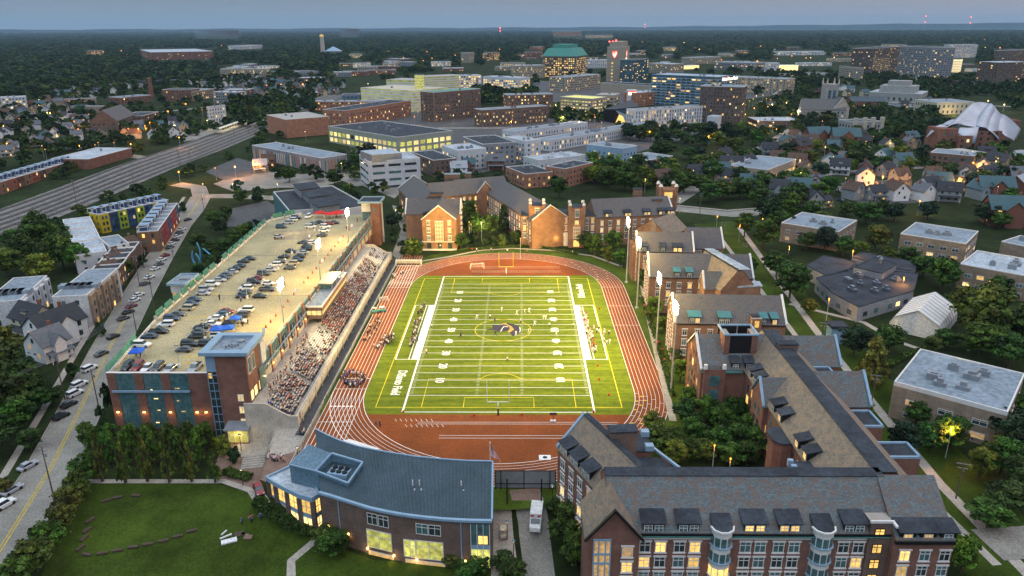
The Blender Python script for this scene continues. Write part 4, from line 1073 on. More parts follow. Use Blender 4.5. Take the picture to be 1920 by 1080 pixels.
for nm, o in (('the near stand end', (-56, -62, 5)), ('the press box', (-58, 8, 12)), ('the garage entrance tower', (-65, -58, 18)), ('the left stair box', (-106, 8, 14)), ('the back stair tower', (-61, 104, 18))): landmark(nm, o)
# ================================================================== brick halls and the curved-roof building
def PYp(u, v, y):
 d = CR*((u-960)/FPX)+CU*((540-v)/FPX)+CF; t = (y-CAMP[1])/d.y
 return CAMP[0]+d.x*t, CAMP[2]+d.z*t
def PXp(u, v, x):
 d = CR*((u-960)/FPX)+CU*((540-v)/FPX)+CF; t = (x-CAMP[0])/d.x
 return CAMP[1]+d.y*t, CAMP[2]+d.z*t
def pl(name, root, P, z0, z1, mat, part='wall'):
 b = MB(); b.prism(ccw(P), z0, z1); return wput(b, part, mat, root)
def chimney(root, x, y, w, d, z0, z1, ang=0, mat='brick', cap='membrane_d'):
 b = MB(); b.obox((x, y), w, d, z0, z1, ang); o = wput(b, 'chimney', mat, root); b = MB(); b.obox((x, y), w+0.4, d+0.4, z1, z1+0.25, ang); wsub(b, 'chimney_cap', cap, o)
ROWS = [8.9, 5.8, 2.7, -0.4, -3.5]
sh = thing('residence_hall', 'large U shaped brick residence hall with mottled slate roofs, front right', 'brick hall', (45, -110, -4))
YF = -119.3
P, wo, ro = wing(sh, (20.5, -110.9), (68.9, -110.9), 8.4, 19.0, 13.0, flat=1.1, gable=(0, 0), z0=-6)
W_ = Wins(sh, 100)
for u in (1210, 1239.5, 1275, 1304, 1399, 1427, 1461.5, 1490.6, 1583.6, 1611.7):
 x, _ = PYp(u, 1012, YF)
 for k, z in enumerate(ROWS):
  lit = (u, k) in ((1239.5, 0), (1210, 1), (1304, 1), (1611.7, 1), (1304, 0)) or (k > 2 and rnd.random() < .4)
  W_.add((x, YF, z), 0, 1.9, 2.15, 'lit' if lit else rnd.choice(('glass_teal', 'glass', 'glass')), 'cross')
gw = wing(sh, (21.2, -110.4), (21.2, -120.6), 4.35, 18.4, 13.0, roof='slate_b', gable=(0, 0), z0=-6, over=0.5)
b = MB()
for s in (-1, 1): b.beam((21.2, -121.2, 18.5), (21.2+s*4.9, -121.2, 12.6), 0.5, 0.35)
wput(b, 'gable_trim', 'black', sh)
for k, z in enumerate(ROWS):
 x, _ = PYp(1240, 1012, YF); W_.add((23.6, -120.62, z), 0, 1.9, 2.15, ('lit3', 'lit', 'glass', 'lit3', 'glass')[k], 'cross')
b = MB(); b.box(17.9, 20.7, -120.85, -120.6, -5, 12.2); g = wput(b, 'oriel_glazing', 'lit3', sh)
b = MB()
for x in (17.9, 18.75, 19.85, 20.7): b.box(x-0.12, x+0.12, -120.98, -120.85, -5, 12.2)
for k in range(8): b.box(17.8, 20.8, -121.0, -120.86, -4.6+k*2.35+(0.5 if k % 2 else 0), -4.2+k*2.35+(0.5 if k % 2 else 0))
wsub(b, 'oriel_frame', 'fascia', g)
b = MB(); b.box(25.6, 68.6, YF-0.08, YF, 11.55, 11.8); wput(b, 'string_course', 'trim', sh)
b = MB(); b.box(25.6, 68.6, YF-0.6, YF-0.02, 12.55, 12.95); wput(b, 'gutter', 'black', sh); b = MB(); b.box(25.6, 68.6, YF-0.62, YF-0.5, 12.35, 12.55); wput(b, 'gutter_edge', 'copper', sh)
for (u0, u1, lm) in ((1206, 1246, ('glass_teal', 0)), (1272, 1312, ('glass_teal', 0)), (1396, 1437, ('x', .5)), (1462, 1502, ('x', .5)), (1584, 1624, ('x', 0))):
 x0, _ = PYp(u0, 985, YF); x1, _ = PYp(u1, 985, YF); dormer(sh, ((x0+x1)/2, YF+0.05), 0, (x1-x0), 12.4, 2.3, 2.5, 2, litp=lm[1])
def bay(root, x, y, z1, r=1.75, lits=(), n=6):
 b = MB(); pts = [(x+r*math.cos(a), y+r*math.sin(a)) for a in [math.pi+math.pi*i/5 for i in range(6)]]
 b.prism(pts, -6, z1); w = wput(b, 'bay_wall', 'trim', root)
 for k in range(n):
  b = MB(); fr = MB()
  z = z1-1.4-k*3.1; q = [(x+(r+0.04)*math.cos(a), y+(r+0.04)*math.sin(a)) for a in [math.pi+math.pi*i/5 for i in range(6)]]
  b.cur = 1 if k in lits else 0
  for i in range(5):
   p0, p1 = Vector(q[i]), Vector(q[i+1]); d = (p1-p0); a0, a1 = p0+d*0.1, p0+d*0.9
   b.poly([(a0.x, a0.y, z-1.5), (a1.x, a1.y, z-1.5), (a1.x, a1.y, z+0.3), (a0.x, a0.y, z+0.3)])
  fr.prism([(x+(r+0.28)*math.cos(a), y+(r+0.28)*math.sin(a)) for a in [math.pi+math.pi*i/5 for i in range(6)]], z-1.75, z-1.55)
  wsub(b, 'bay_glass', ['glass_teal', 'lit'], w); wsub(fr, 'bay_ledge', 'fascia', w)
 b = MB(); b.prism([(x+(r+0.3)*math.cos(a), y+(r+0.3)*math.sin(a)) for a in [math.pi+math.pi*i/5 for i in range(6)]], z1, z1+0.35); wsub(b, 'bay_cornice', 'trim', w)
 b = MB(); b.prism([(x+r*math.cos(a), y+r*math.sin(a)) for a in [math.pi+math.pi*i/5 for i in range(6)]]+[(x+r, y+2.5), (x-r, y+2.5)], [z1+0.3]*8, [z1+0.4]*6+[z1+1.3]*2); wsub(b, 'bay_roof', 'membrane_d', w)
x1, _ = PYp(1355, 985, YF); x2, _ = PYp(1545, 985, YF)
bay(sh, x1, YF, 13.9, lits=(2, 3)); bay(sh, x2, YF, 13.9, lits=(3, 4))
xa, _ = PYp(1636, 960, YF); xb, _ = PYp(1688, 975, YF-2)
pl('x', sh, [(xa, YF-0.4), (xb, YF-0.4), (xb, YF+3), (xa, YF+3)], -6, 15.2, 'brick_brown', 'stair_bay')
b = MB(); b.box(xa-0.2, xb+0.1, YF-0.55, YF-0.2, 15.2, 15.65); b.box(xb-0.3, xb+0.1, YF-1.8, YF-0.55, 15.2, 15.6); wput(b, 'parapet_cap', 'trim', sh)
for k in range(6): W_.add(((xa+xb)/2-0.2, YF-0.4, 12.2-3.1*k), 0, 1.7, 1.9, 'lit', 'sash', 'black')
wing(sh, (xb, -112.0), (xb+9.9, -112.0), 8.9, 19.2, 13.0, gable=(0, 0), z0=-6)
YR = -120.9
for u, lits in ((1700, (1, 2)), (1738, (3,)), (1775.6, ())):
 x, _ = PYp(u, 1020, YR)
 for k, z in enumerate(ROWS): W_.add((x, YR, z-0.3), 0, 1.8, 2.1, 'lit' if k+1 in lits else rnd.choice(('glass', 'glass_teal')), 'cross')
 dormer(sh, (x, YR+0.05), 0, 2.7, 12.0, 2.3, 2.4, 1, litp=0.2)
b = MB(); b.box(xb, xb+9.9, YR-0.5, YR-0.02, 12.2, 12.7); wput(b, 'gutter', 'black', sh)
A, B_ = (18.9, -90.3), (27.4, -109.4)
Pw, wo, ro = wing(sh, A, B_, 6.2, 19.0, 13.0, roof='slate_b', gable=(1, 0), cop='fascia', z0=-6, hw2=6.0, flat=0.4, over=0.3)
dA = (Vector(B_)-Vector(A)).normalized(); nA = Vector((-dA.y, dA.x))
aw, bw = Vector(A)-nA*6.2, Vector(B_)-nA*6.2
ang = math.atan2(dA.y, dA.x)
W_.grid(aw, aw+dA*15.5, [9.4, 6.3, 3.2, 0.1, -2.9], n=4, w=1.7, h=2.0, lit=0.25, style='cross', m0=0.6, m1=0.6, always=True)
for t in (2.6, 7.0, 11.6): q = aw+dA*t; dormer(sh, (q.x, q.y), ang, 3.0, 12.6, 2.3, 2.4, 2, litp=0.15)
b = MB();
for z in (1.6, -3.2): b.beam((aw.x-0.1, aw.y, z), ((aw+dA*15).x-0.1, (aw+dA*15).y, z), 0.14, 0.3)
wput(b, 'string_course', 'trim', sh)
chimney(sh, 25.2, -98.6, 5.2, 2.6, 13, 20.6, 0.1, 'brick_brown')
pl('x', sh, [(25.5, -90.5), (31.3, -90.5), (31.3, -97.0), (25.5, -97.0)], -1, 14.6, 'brick', 'corner_tower')
b = MB(); b.box(25.3, 31.5, -97.2, -90.3, 14.6, 14.9); wput(b, 'tower_roof', 'membrane_d', sh)
for x, y in ((25.7, -91.2), (30.9, -91.2), (30.9, -96.6)):
 b = MB(); b.box(x-0.8, x+0.8, y-0.7, y+0.7, 14.9, 16.0); wput(b, 'tower_merlon', 'fascia', sh)
b = MB(); b.prism(ccw([(24.6, -96.9), (33.4, -97.1), (38.0, -107.0), (30.5, -108.0)]), -1, 13.4); wput(b, 'low_block', 'brick', sh)
b = MB(); b.prism(ccw([(25.0, -97.2), (33.0, -97.4), (37.6, -106.6), (30.5, -107.6)]), 13.4, 13.6); wput(b, 'flat_roof', 'membrane_d', sh)
b = MB(); b.beam((31.6, -94.4, 14.3), (38.4, -107.2, 14.3), 0.5, 0.5); wput(b, 'parapet_cap', 'fascia', sh)
b = MB(); b.cyl((40.6, -106.4), 3.0, 3.0, -1, 13.8, 24); wput(b, 'round_tower', 'brick', sh); b = MB(); b.cyl((40.6, -106.4), 3.2, 3.2, 13.8, 14.3, 24); wput(b, 'round_tower_cap', 'fascia', sh); b = MB(); b.cyl((40.6, -106.4), 2.7, 2.7, 14.3, 14.36, 24); wput(b, 'round_tower_roof', 'membrane_d', sh)
XE = 69.9
Pe, wo, ro = wing(sh, (XE, -46.0), (XE, -111.0), 8.6, 19.0, 13.0, roof='slate_b', gable=(0, 0), flat=1.7, z0=-2)
xw = XE-8.6
W_.grid((xw, -57.5), (xw, -101), [8.9, 5.8, 2.7, -0.2], n=12, w=1.4, h=2.0, lit=0.35, style='sash', always=True)
for y in (-60.2, -64.0, -77.5, -82.0, -92.5, -97.0): dormer(sh, (xw, y), R(-90), 2.4, 12.6, 2.3, 2.4, 1, litp=0.35)
wing(sh, (xw-1.0, -70.5), (XE-1.5, -70.5), 4.2, 17.5, 12.6, roof='slate', gable=(1, 0), cop='fascia', z0=-1)
W_.grid((xw-1.0, -67.6), (xw-1.0, -73.4), [8.9, 5.8, 2.7], n=2, w=1.4, h=1.9, lit=0.2, style='sash', m0=0.3, m1=0.3, always=True)
pl('x', sh, [(xw-2.2, -84.6), (xw+1.5, -84.6), (xw+1.5, -90.6), (xw-2.2, -90.6), (xw-3.4, -89.2), (xw-3.4, -86)], -1, 12.4, 'brick', 'bay_block')
pl('x', sh, [(xw-2.5, -84.3), (xw+3.2, -84.3), (xw+3.2, -90.9), (xw-2.5, -90.9), (xw-3.8, -89.4), (xw-3.8, -85.8)], 12.4, 12.8, 'membrane_d', 'bay_roof')
pl('x', sh, [(58.0, -98.8), (xw+2.5, -98.8), (xw+2.5, -106.0), (58.0, -106.0)], -1, 13.4, 'brick', 'corner_block'); pl('x', sh, [(57.8, -98.6), (xw+3.0, -98.6), (xw+3.0, -106.2), (57.8, -106.2)], 13.4, 13.6, 'membrane_d', 'flat_roof')
for i in range(4): b = MB(); b.box(57.3, 58.3, -99.4-i*1.9, -98.6-i*1.9, 12.8, 14.2); wput(b, 'corner_merlon', 'fascia', sh)
chimney(sh, XE+0.8, -56.8, 4.6, 2.4, 15, 20.2, 0, 'brick_brown')
for y, L_, hw_ in ((-47.8, 15.0, 4.6), (-68.6, 13.2, 4.6)):
 wing(sh, (XE+3, y), (XE+L_+1.2, y), hw_+1.2, 18.2, 12.6, roof='slate', gable=(0, 1), cop='fascia', z0=-0.5)
 W_.grid((XE+8.6, y-hw_-1.2), (XE+L_+1.2, y-hw_-1.2), [9.4, 6.2], n=1, w=1.5, h=2.0, lit=0, style='sash', m0=2.5, m1=0.5)
for (x0, x1, y0, y1, h_) in ((XE+7, XE+12.8, -60.5, -54.5, 12.4), (XE+7, XE+13.2, -83.4, -76.5, 12.2), (XE+7.5, XE+14.0, -97.0, -91.5, 13.2)):
 pl('x', sh, [(x0, y0), (x1, y0), (x1, y1), (x0, y1)], -0.5, h_, 'brick', 'east_block'); b = MB(); b.box(x0+0.3, x1-0.3, y0+0.3, y1-0.3, h_, h_+0.1); wput(b, 'flat_roof', 'membrane_d', sh)
 b = MB(); b.box(x0-0.1, x1+0.1, y0-0.1, y0+0.3, h_, h_+0.5); b.box(x1-0.3, x1+0.1, y0, y1, h_, h_+0.5); b.box(x0, x1, y1-0.3, y1+0.1, h_, h_+0.5); wput(b, 'parapet_cap', 'fascia', sh)
XG = 50.6
Pn, wo, ro = wing(sh, (XG, -48.6), (68.5, -48.8), 8.0, 19.0, 13.0, roof='slate', gable=(1, 0), cop='trim', z0=-1)
W_.grid((XG, -41.6), (XG, -55.6), [13.2, 10.0, 6.9, 3.8, 0.8], n=4, w=1.2, h=1.8, lit=0.3, style='sash', m0=1.6, m1=1.4, always=True)
for y in (-44, -52): pass
W_.grid((XG+6.4, -56.6), (XG+11.5, -56.6), [9.2, 6.1, 3.0, 0.1], n=2, w=1.5, h=2.0, lit=0.5, style='cross', m0=0.2, m1=0.2, always=True)
pl('x', sh, [(XG+0.4, -57.8), (XG+5.6, -57.8), (XG+5.6, -54), (XG+0.4, -54)], -1, 13.6, 'brick', 'corner_bay')
for z in (9.0, 5.2, 1.6): W_.add((XG+3.0, -57.8, z), 0, 2.6, 2.8, 'glass_teal', 'sash')
for x in (XG+0.7, XG+5.3): b = MB(); b.cyl((x, -57.4), 0.6, 0.45, 13.6, 14.7, 8); wput(b, 'corner_finial', 'trim', sh)
b = MB(); b.box(XG+0.4, XG+5.6, -57.7, -54, 13.55, 13.7); wput(b, 'flat_roof', 'membrane_d', sh)
for x in (XG+8.3, XG+11.6): dormer(sh, (x, -56.6), 0, 1.9, 12.6, 2.2, 2.2, 1, litp=0)
for x in (5.8, 12.6): b = MB(); b.box(XG+x, XG+x+1.4, -53.5, -49.0, 13, 20.8); wput(b, 'chimney_stack', 'brick', sh)
b = MB(); b.box(XG+7.2, XG+12.6, -53.2, -53.0, 14, 20.8); wput(b, 'louvre_panel', 'black', sh); b = MB(); b.box(XG+5.8, XG+14, -47.2, -47.0, 14, 20.8); wput(b, 'louvre_panel', 'black', sh)
b = MB(); b.box(XG+7.3, XG+12.5, -52.9, -47.3, 17.5, 17.8); b.cyl((XG+9.9, -50.2), 1.6, 1.6, 17.8, 19.3, 16); b.cyl((XG+10.1, -49), 0.15, 0.15, 19, 21.6, 6); wput(b, 'cooling_unit', 'steel', sh)
b = MB(); b.box(XG+5.6, XG+14.2, -53.7, -53.3, 20.8, 21.2); b.box(XG+5.6, XG+14.2, -47.2, -46.8, 20.8, 21.2); b.box(XG+5.6, XG+6.0, -53.3, -47.2, 20.8, 21.2); b.box(XG+13.8, XG+14.2, -53.3, -47.2, 20.8, 21.2); wput(b, 'cooling_box_rim', 'fascia', sh)
b = MB(); b.prism(ccw([(56.2, -60.5), (58.8, -60.0), (60.8, -73), (57.2, -73.6)]), 3.6, 3.9); wput(b, 'arcade_roof', 'membrane_d', sh)
b = MB(); b.box(XG, 60.5, -57.3, -56.62, 12.3, 12.7); wput(b, 'gutter', 'copper', sh)
W_.finish()
def bend_hall(name, label, a, b, hw, zr=19.0, ze=13.0, dorm=(), dm='teal', chim=None, col='slate_g', gcols=4):
 r = thing(name, label, 'brick hall', ((a[0]+b[0])/2, (a[1]+b[1])/2, 0), group='slate roofed halls beside the track bend')
 P, wo, ro = wing(r, a, b, hw, zr, ze, roof=col, gable=(1, 1), z0=-0.5, wall='brick_warm')
 w = Wins(r, 80)
 w.grid(P[3], P[0], [ze+0.6], n=2, w=1.2, h=1.8, lit=0.1, style='cross', m0=hw*0.6, m1=hw*0.6, always=True)
 w.grid(P[3], P[0], [9.8, 6.7, 3.7, 0.7], n=gcols, w=1.2, h=1.8, lit=0.3, style='cross', m0=0.8, m1=0.8, always=True)
 L_ = (P[1]-P[0]).length
 w.grid(P[0], P[1], [9.2, 6.1, 3.0], sp=3.4, w=1.4, h=1.9, lit=0.3, style='cross')
 for t, ww, n_ in dorm: dormers(r, P, 0, ze-0.3, [t], ww, h=2.2, depth=2.6, nwin=n_, cap=dm, litp=0.25)
 w.finish()
 b_ = MB(); q0, q1 = P[0], P[1]; d = (q1-q0).normalized(); n = Vector((d.y, -d.x)); b_.beam((q0.x+n.x*0.2, q0.y+n.y*0.2, ze-0.2), (q1.x+n.x*0.2, q1.y+n.y*0.2, ze-0.2), 0.35, 0.3); wput(b_, 'gutter', 'black', r)
 return r, P
h3, P3 = bend_hall('residence_hall', 'slate roofed hall with teal dormers, nearest of three by the track bend', (50.4, -18.2), (81.6, -20.0), 7.6, dorm=((5.6, 3.2, 2), (14.0, 3.2, 2), (25.0, 1.7, 1), (28.0, 1.7, 1)))
chimney(h3, 72.4, -26.5, 2.0, 1.6, 12.5, 15.5)
b = MB(); b.box(71.2, 74.0, -28.4, -26.2, 0, 15.2); wput(b, 'stair_bay', 'brick_warm', h3); b = MB(); b.box(72.0, 73.2, -28.46, -28.4, 12.6, 14.6); wput(b, 'lit_window', 'lit', h3)
h2, P2 = bend_hall('residence_hall', 'hall with pale zigzag roof strip, middle of three by the track bend', (50.0, 23.5), (84.5, 21.5), 7.8, dorm=((9.2, 1.9, 1), (13.4, 1.9, 1)))
wing(h2, (71.5, 27), (76.5, 4), 6.2, 18.8, 12.6, wall='brick_warm', roof='slate_b', gable=(0, 0), flat=0.9, z0=-0.5)
b = MB(); b.prism(ccw([(70.6, 28), (73.6, 28), (79.8, 4.2), (76.4, 4.0)]), 19.2, 19.45); wput(b, 'white_ridge_walk', 'membrane_w', h2)
wing(h2, (66.0, 9.5), (72.0, 9.5), 3.4, 16.8, 12.2, wall='brick_warm', roof='slate', gable=(1, 0), z0=-0.5)
b = MB(); b.prism(ccw([(76, 4), (84, 5), (84.5, 9), (77, 9)]), -0.5, 13.2); wput(b, 'low_block', 'brick_warm', h2); b = MB(); b.prism(ccw([(76, 3.8), (84.4, 4.8), (84.7, 9.2), (77, 9.2)]), 13.2, 13.7); wput(b, 'low_roof', 'membrane_w', h2)
h1, P1 = bend_hall('residence_hall', 'plain grey slate hall, farthest of three by the track bend', (50.5, 53.6), (71.5, 52.2), 7.3, 18.6, dorm=((2.6, 1.9, 1), (9.5, 1.9, 1), (15.0, 3.4, 2)), dm='membrane_d', gcols=4)
P_, _, _ = wing(h1, (70.5, 58.6), (84.0, 58.4), 7.0, 18.8, 12.6, wall='brick_warm', roof='slate_g', gable=(0, 1), z0=-0.5)
w = Wins(h1); w.grid(P_[0], P_[1], [9.4, 6.2], n=3, w=1.7, h=2.2, lit=0, style='cross', m0=2.5); w.finish()
b = MB(); b.box(49.0, 50.5, 49.5, 60.5, -0.5, 13.5); wput(b, 'stepped_wall', 'brick_warm', h1)
gh = thing('brick_hall', 'gabled brick hall with tall white oriel beyond the far left curve', 'brick hall', (-30, 95, 0))
P, wo, ro = wing(gh, (-30.0, 91.2), (-30.0, 112), 7.4, 20.0, 14.0, wall='brick_warm', roof='slate_g', gable=(1, 0), z0=-0.5)
w = Wins(gh, 80)
for x in (-34.6, -25.4):
 for z in (11.8, 8.4, 5.0): w.add((x, 91.2, z), 0, 1.5, 1.9, 'lit' if (x > -30 and z > 7) else 'glass_teal', 'cross')
for x in (-34.6, -29.9, -25.4): w.add((x, 91.2, 0.6), 0, 1.9, 3.0, 'glass', 'flat')
w.grid((-37.4, 110), (-37.4, 91.2), [10.6, 7.2, 3.8, 0.6], n=5, w=1.3, h=1.9, lit=0.1, style='cross', always=True)
w.finish()
b = MB(); b.box(-31.7, -28.1, 90.7, 91.2, 4.6, 13.6); g = wput(b, 'oriel', 'trim', gh)
b = MB()
for i in range(3):
 for k in range(5): b.box(-31.5+i*1.15, -30.6+i*1.15, 90.62, 90.7, 4.9+k*1.75, 6.3+k*1.75)
wsub(b, 'oriel_glass', 'lit3', g)
b = MB(); b.box(-37.6, -22.4, 90.9, 91.2, 4.0, 4.3); b.box(-37.6, -22.4, 90.8, 91.2, 0.2, 0.9); b.box(-37.75, -37.4, 91, 110, 4.0, 4.3); wput(b, 'string_course', 'trim', gh)
dormers(gh, [Vector((-37.4, 111)), Vector((-37.4, 91.2)), Vector((-22.6, 91.2)), Vector((-22.6, 111))], 0, 13.6, (6, 14), 2.2, h=2.0, nwin=1, cap='membrane_d')
plight('porch_light', gh, (-29.8, 90.0, 2.2), 120, (1, 0.6, 0.15), 0.2); plight('porch_light', gh, (-21.8, 92.0, 5.5), 100, (1, 0.6, 0.15), 0.2)
P, wo, ro = wing(gh, (-46, 107.5), (-21.5, 107.5), 6.0, 19.6, 14.2, wall='brick_warm', roof='slate_g', gable=(1, 1), z0=-0.5)
chimney(gh, -33.0, 114, 6, 3, 14, 21, 0, 'brick_brown')
b = MB()
for k in range(7): b.box(-21.4, -20.6, 101.5, 103.0, 2+k*2.4, 3.4+k*2.4)
wput(b, 'white_side_bay', 'trim', gh)
qd = thing('brick_hall', 'long dark slate roofed brick hall round the tree filled court', 'brick hall', (-10, 170, 0))
def wpx(root, a, b, zr, ze, hw, **kw):
 p, q = G(*a, zr), G(*b, zr); return wing(root, (p.x, p.y), (q.x, q.y), hw, zr, ze, **kw)
P, _, _ = wpx(qd, (776, 330), (812, 362), 19, 13, 8.5, wall='brick_warm', roof='slate_g', gable=(1, 0), z0=-0.5)
Pq, _, _ = wpx(qd, (850, 338), (945, 330), 19, 13, 8.0, wall='brick_warm', roof='slate_g', gable=(0, 0), z0=-0.5)
Pr, _, _ = wpx(qd, (940, 336), (1032, 386), 19, 13, 8.5, wall='brick_warm', roof='slate_g', gable=(0, 1), z0=-0.5)
Pm, _, _ = wpx(qd, (800, 344), (852, 340), 18.5, 13, 8.0, wall='brick_warm', roof='slate_g', gable=(0, 0), z0=-0.5)
w = Wins(qd, 95)
w.grid(Pq[0], Pq[1], [9.4, 6.2, 3.0], sp=3.4, w=1.4, h=2, lit=0.5, style='cross'); w.grid(Pm[0], Pm[1], [9.4, 6.2, 3.0], sp=3.6, w=1.4, h=2, lit=0.3, style='cross')
for e in ((0, 1), (3, 0)): w.grid(P[e[0]], P[e[1]], [9.4, 6.2, 3.0, 0.5], sp=3.4, w=1.3, h=1.9, lit=0.2, style='cross')
w.grid(Pr[0], Pr[1], [9.4, 6.2, 3.0], sp=3.4, w=1.3, h=1.9, lit=0.35, style='cross', always=True)
c0 = (Pq[0]+Pq[1])/2; dq = (Pq[1]-Pq[0]).normalized()
wing(qd, c0-dq*0+Vector((dq.y, -dq.x))*1.2, c0+Vector((-dq.y, dq.x))*7, 4.6, 18.4, 13.2, wall='brick_warm', roof='slate_g', gable=(1, 0), z0=-0.5)
for (u, v, ww) in ((848, 332, 8), (878, 330, 3)):
 p = G(u, v, 19); chimney(qd, p.x, p.y, ww, 4, 14, 20.6, 0, 'brick_brown', 'membrane')
w.finish()
th = thing('brick_hall', 'brick gate hall with twin square towers and white oriels at the far curve', 'brick hall', (22, 104, 0))
def sqt(root, x0, x1, y0, y1, z1, bay_=True):
 b = MB(); b.box(x0, x1, y0, y1, -0.5, z1); wput(b, 'tower_wall', 'brick_warm', root)
 for x in (x0+0.5, x1-0.5):
  for y in (y0+0.5, y1-0.5): b = MB(); b.box(x-0.65, x+0.65, y-0.65, y+0.65, z1-3, z1+1.0); b.cur = 1; b.cyl((x, y), 0.8, 0.55, z1+1.0, z1+1.9, 8); wput(b, 'turret', ['brick_warm', 'trim'], root)
 b = MB(); b.box(x0+0.1, x1-0.1, y0+0.1, y1-0.1, z1, z1+0.12); wput(b, 'tower_roof', 'membrane_d', root)
 xm = (x0+x1)/2; w = Wins(root); w.add((xm, y0, z1-4.2), 0, 1.8, 3.2, 'glass_teal', 'cross'); w.add((xm, y0, z1-7.6), 0, 1.8, 1.9, 'lit', 'sash'); w.finish()
 if bay_:
  b = MB(); b.box(xm-1.6, xm+1.6, y0-0.7, y0, 4.2, z1-8.6); o = wput(b, 'oriel', 'trim', root); b = MB()
  for i in range(3):
   for k in range(4): b.box(xm-1.45+i*1.0, xm-0.6+i*1.0, y0-0.76, y0-0.7, 4.5+k*1.7, 5.8+k*1.7)
  wsub(b, 'oriel_glass', 'lit3', o); b = MB(); b.box(xm-1.3, xm+1.3, y0-0.05, y0, 0.5, 3.4); wput(b, 'lit_entrance', 'lit', root)
pl('x', th, [(6.2, 99), (39.6, 99), (39.6, 112), (6.2, 112)], -0.5, 13.8, 'brick_warm'); b = MB(); b.box(6.0, 39.8, 98.8, 112.2, 13.8, 14.0); wput(b, 'flat_roof', 'membrane_d', th)
sqt(th, 9.6, 16.6, 97.6, 105, 18.6); sqt(th, 27.2, 34.2, 95.8, 103, 18.2)
w = Wins(th, 60)
for x in (7.6, 18.4, 21.2, 23.9, 26.0, 35.6, 38.0):
 for z in (10.6, 7.2, 3.8): w.add((x, 99, z), 0, 1.4, 2.2, rnd.choice(('glass_teal', 'lit', 'lit3', 'glass')), 'cross')
w.finish()
b = MB(); b.box(18.8, 25.6, 98.7, 99.0, 0.0, 5.4); wput(b, 'arch_opening', 'lit3', th); b = MB(); b.box(18.6, 25.8, 98.6, 98.72, 5.4, 5.9); b.box(17.4, 18.8, 98.5, 99, 0, 5.9); b.box(25.6, 27, 98.5, 99, 0, 5.9); wput(b, 'arch_surround', 'trim', th)
b = MB()
for k in range(10): b.prism([(19, 99-k*1.3), (25.5, 99-k*1.3), (25.5, 97.7-k*1.3), (19, 97.7-k*1.3)][::-1], 0, max(0.06, 1.6-k*0.17))
plight('gate_light', th, (22, 96.5, 4), 300, (1, 0.62, 0.15), 0.3)
lh = thing('brick_hall', 'long slate roofed brick hall with lit four turreted tower at its end', 'brick hall', (60, 130, 0))
P, _, _ = wpx(lh, (1108, 374), (1252, 368), 19.5, 13.2, 8.5, wall='brick_warm', roof='slate_g', gable=(0, 1), z0=-0.5)
w = Wins(lh, 80); w.grid(P[0], P[1], [9.4, 6.2, 3.0], sp=3.6, w=1.4, h=2, lit=0.35, style='cross')
w.finish(); dormers(lh, P, 0, 12.8, (6, 15, 24, 31, 35), 3.0, h=2.1, nwin=2, cap='membrane_d', litp=0.6)
for u, v, ww, zz in ((1195, 362, 4, 21.5), (1231, 382, 4.5, 18.5)): p = G(u, v, zz-2); chimney(lh, p.x, p.y, ww, 3, 13, zz, 0, 'brick_brown')
p = G(1250, 365, 18); b = MB(); b.box(p.x-4, p.x+4, p.y-4, p.y+4, -0.5, 21); wput(b, 'tower_wall', 'brick_warm', lh)
for sx in (-1, 1):
 for sy in (-1, 1): b = MB(); b.cyl((p.x+sx*3.6, p.y+sy*3.6), 0.9, 0.9, 12, 22.6, 8); b.cur = 1; b.cyl((p.x+sx*3.6, p.y+sy*3.6), 1.1, 0.5, 22.6, 23.8, 8); wput(b, 'turret', ['brick_warm', 'trim'], lh)
for z in (17.4, 10.5): b = MB(); b.box(p.x-1.9, p.x+1.9, p.y-4.08, p.y-4, z, z+2.6); wput(b, 'lit_window', 'lit', lh)
Pb, _, _ = wpx(lh, (1222, 412), (1262, 400), 16, 10.5, 8, wall='brick_warm', roof='slate_b', gable=(0, 0), z0=-0.5)
pl('x', lh, [(73, 83), (90, 81), (91, 96), (74, 98)], -0.5, 9, 'brick_warm', 'low_block'); pl('x', lh, [(73, 83), (90, 81), (91, 96), (74, 98)], 9, 9.3, 'membrane_d', 'flat_roof')
rb = thing('recreation_building', 'curved brick recreation building with dark blue seamed roof, front centre', 'building', (-20, -100, -4.4))
front = [(600, 923), (620, 928.5), (650, 938), (695, 952), (725, 958.5), (755, 964), (790, 968.5), (830, 972.5), (875, 975), (922.5, 976)]
back = [(591.3, 806), (612, 817), (640, 829), (672, 839), (705, 846), (740, 852), (780, 858), (830, 863), (875, 866), (923.8, 867)]
F_ = [G(u, v, 7.0).to_2d() for u, v in front]; K_ = [G(u, v, 10.6).to_2d() for u, v in back]
gz = -5.0
b = MB()
for i in range(len(F_)-1):
 f0, f1, k0, k1 = F_[i], F_[i+1], K_[i], K_[i+1]
 b.poly([(f0.x, f0.y, gz), (f1.x, f1.y, gz), (f1.x, f1.y, 6.9), (f0.x, f0.y, 6.9)]); b.poly([(k1.x, k1.y, gz), (k0.x, k0.y, gz), (k0.x, k0.y, 10.4), (k1.x, k1.y, 10.4)])
for f, k in ((F_[-1], K_[-1]),): b.poly([(f.x, f.y, gz), (k.x, k.y, gz), (k.x, k.y, 10.4), (f.x, f.y, 6.9)])
f, k = F_[0], K_[0]; b.poly([(k.x, k.y, gz), (f.x, f.y, gz), (f.x, f.y, 6.9), (k.x, k.y, 10.4)])
wall = wput(b, 'wall', 'brick_dk2' if 'brick_dk2' in M else 'brick_brown', rb)
b = MB(); nr = 6
for i in range(len(F_)-1):
 for j in range(nr):
  def pt(i_, t): q = F_[i_].lerp(K_[i_], t); return (q.x, q.y, 7.0+3.6*t+0.25)
  b.poly([pt(i, j/nr), pt(i+1, j/nr), pt(i+1, (j+1)/nr), pt(i, (j+1)/nr)])
ro = wput(b, 'roof', 'metal_roof', rb)
b = MB()
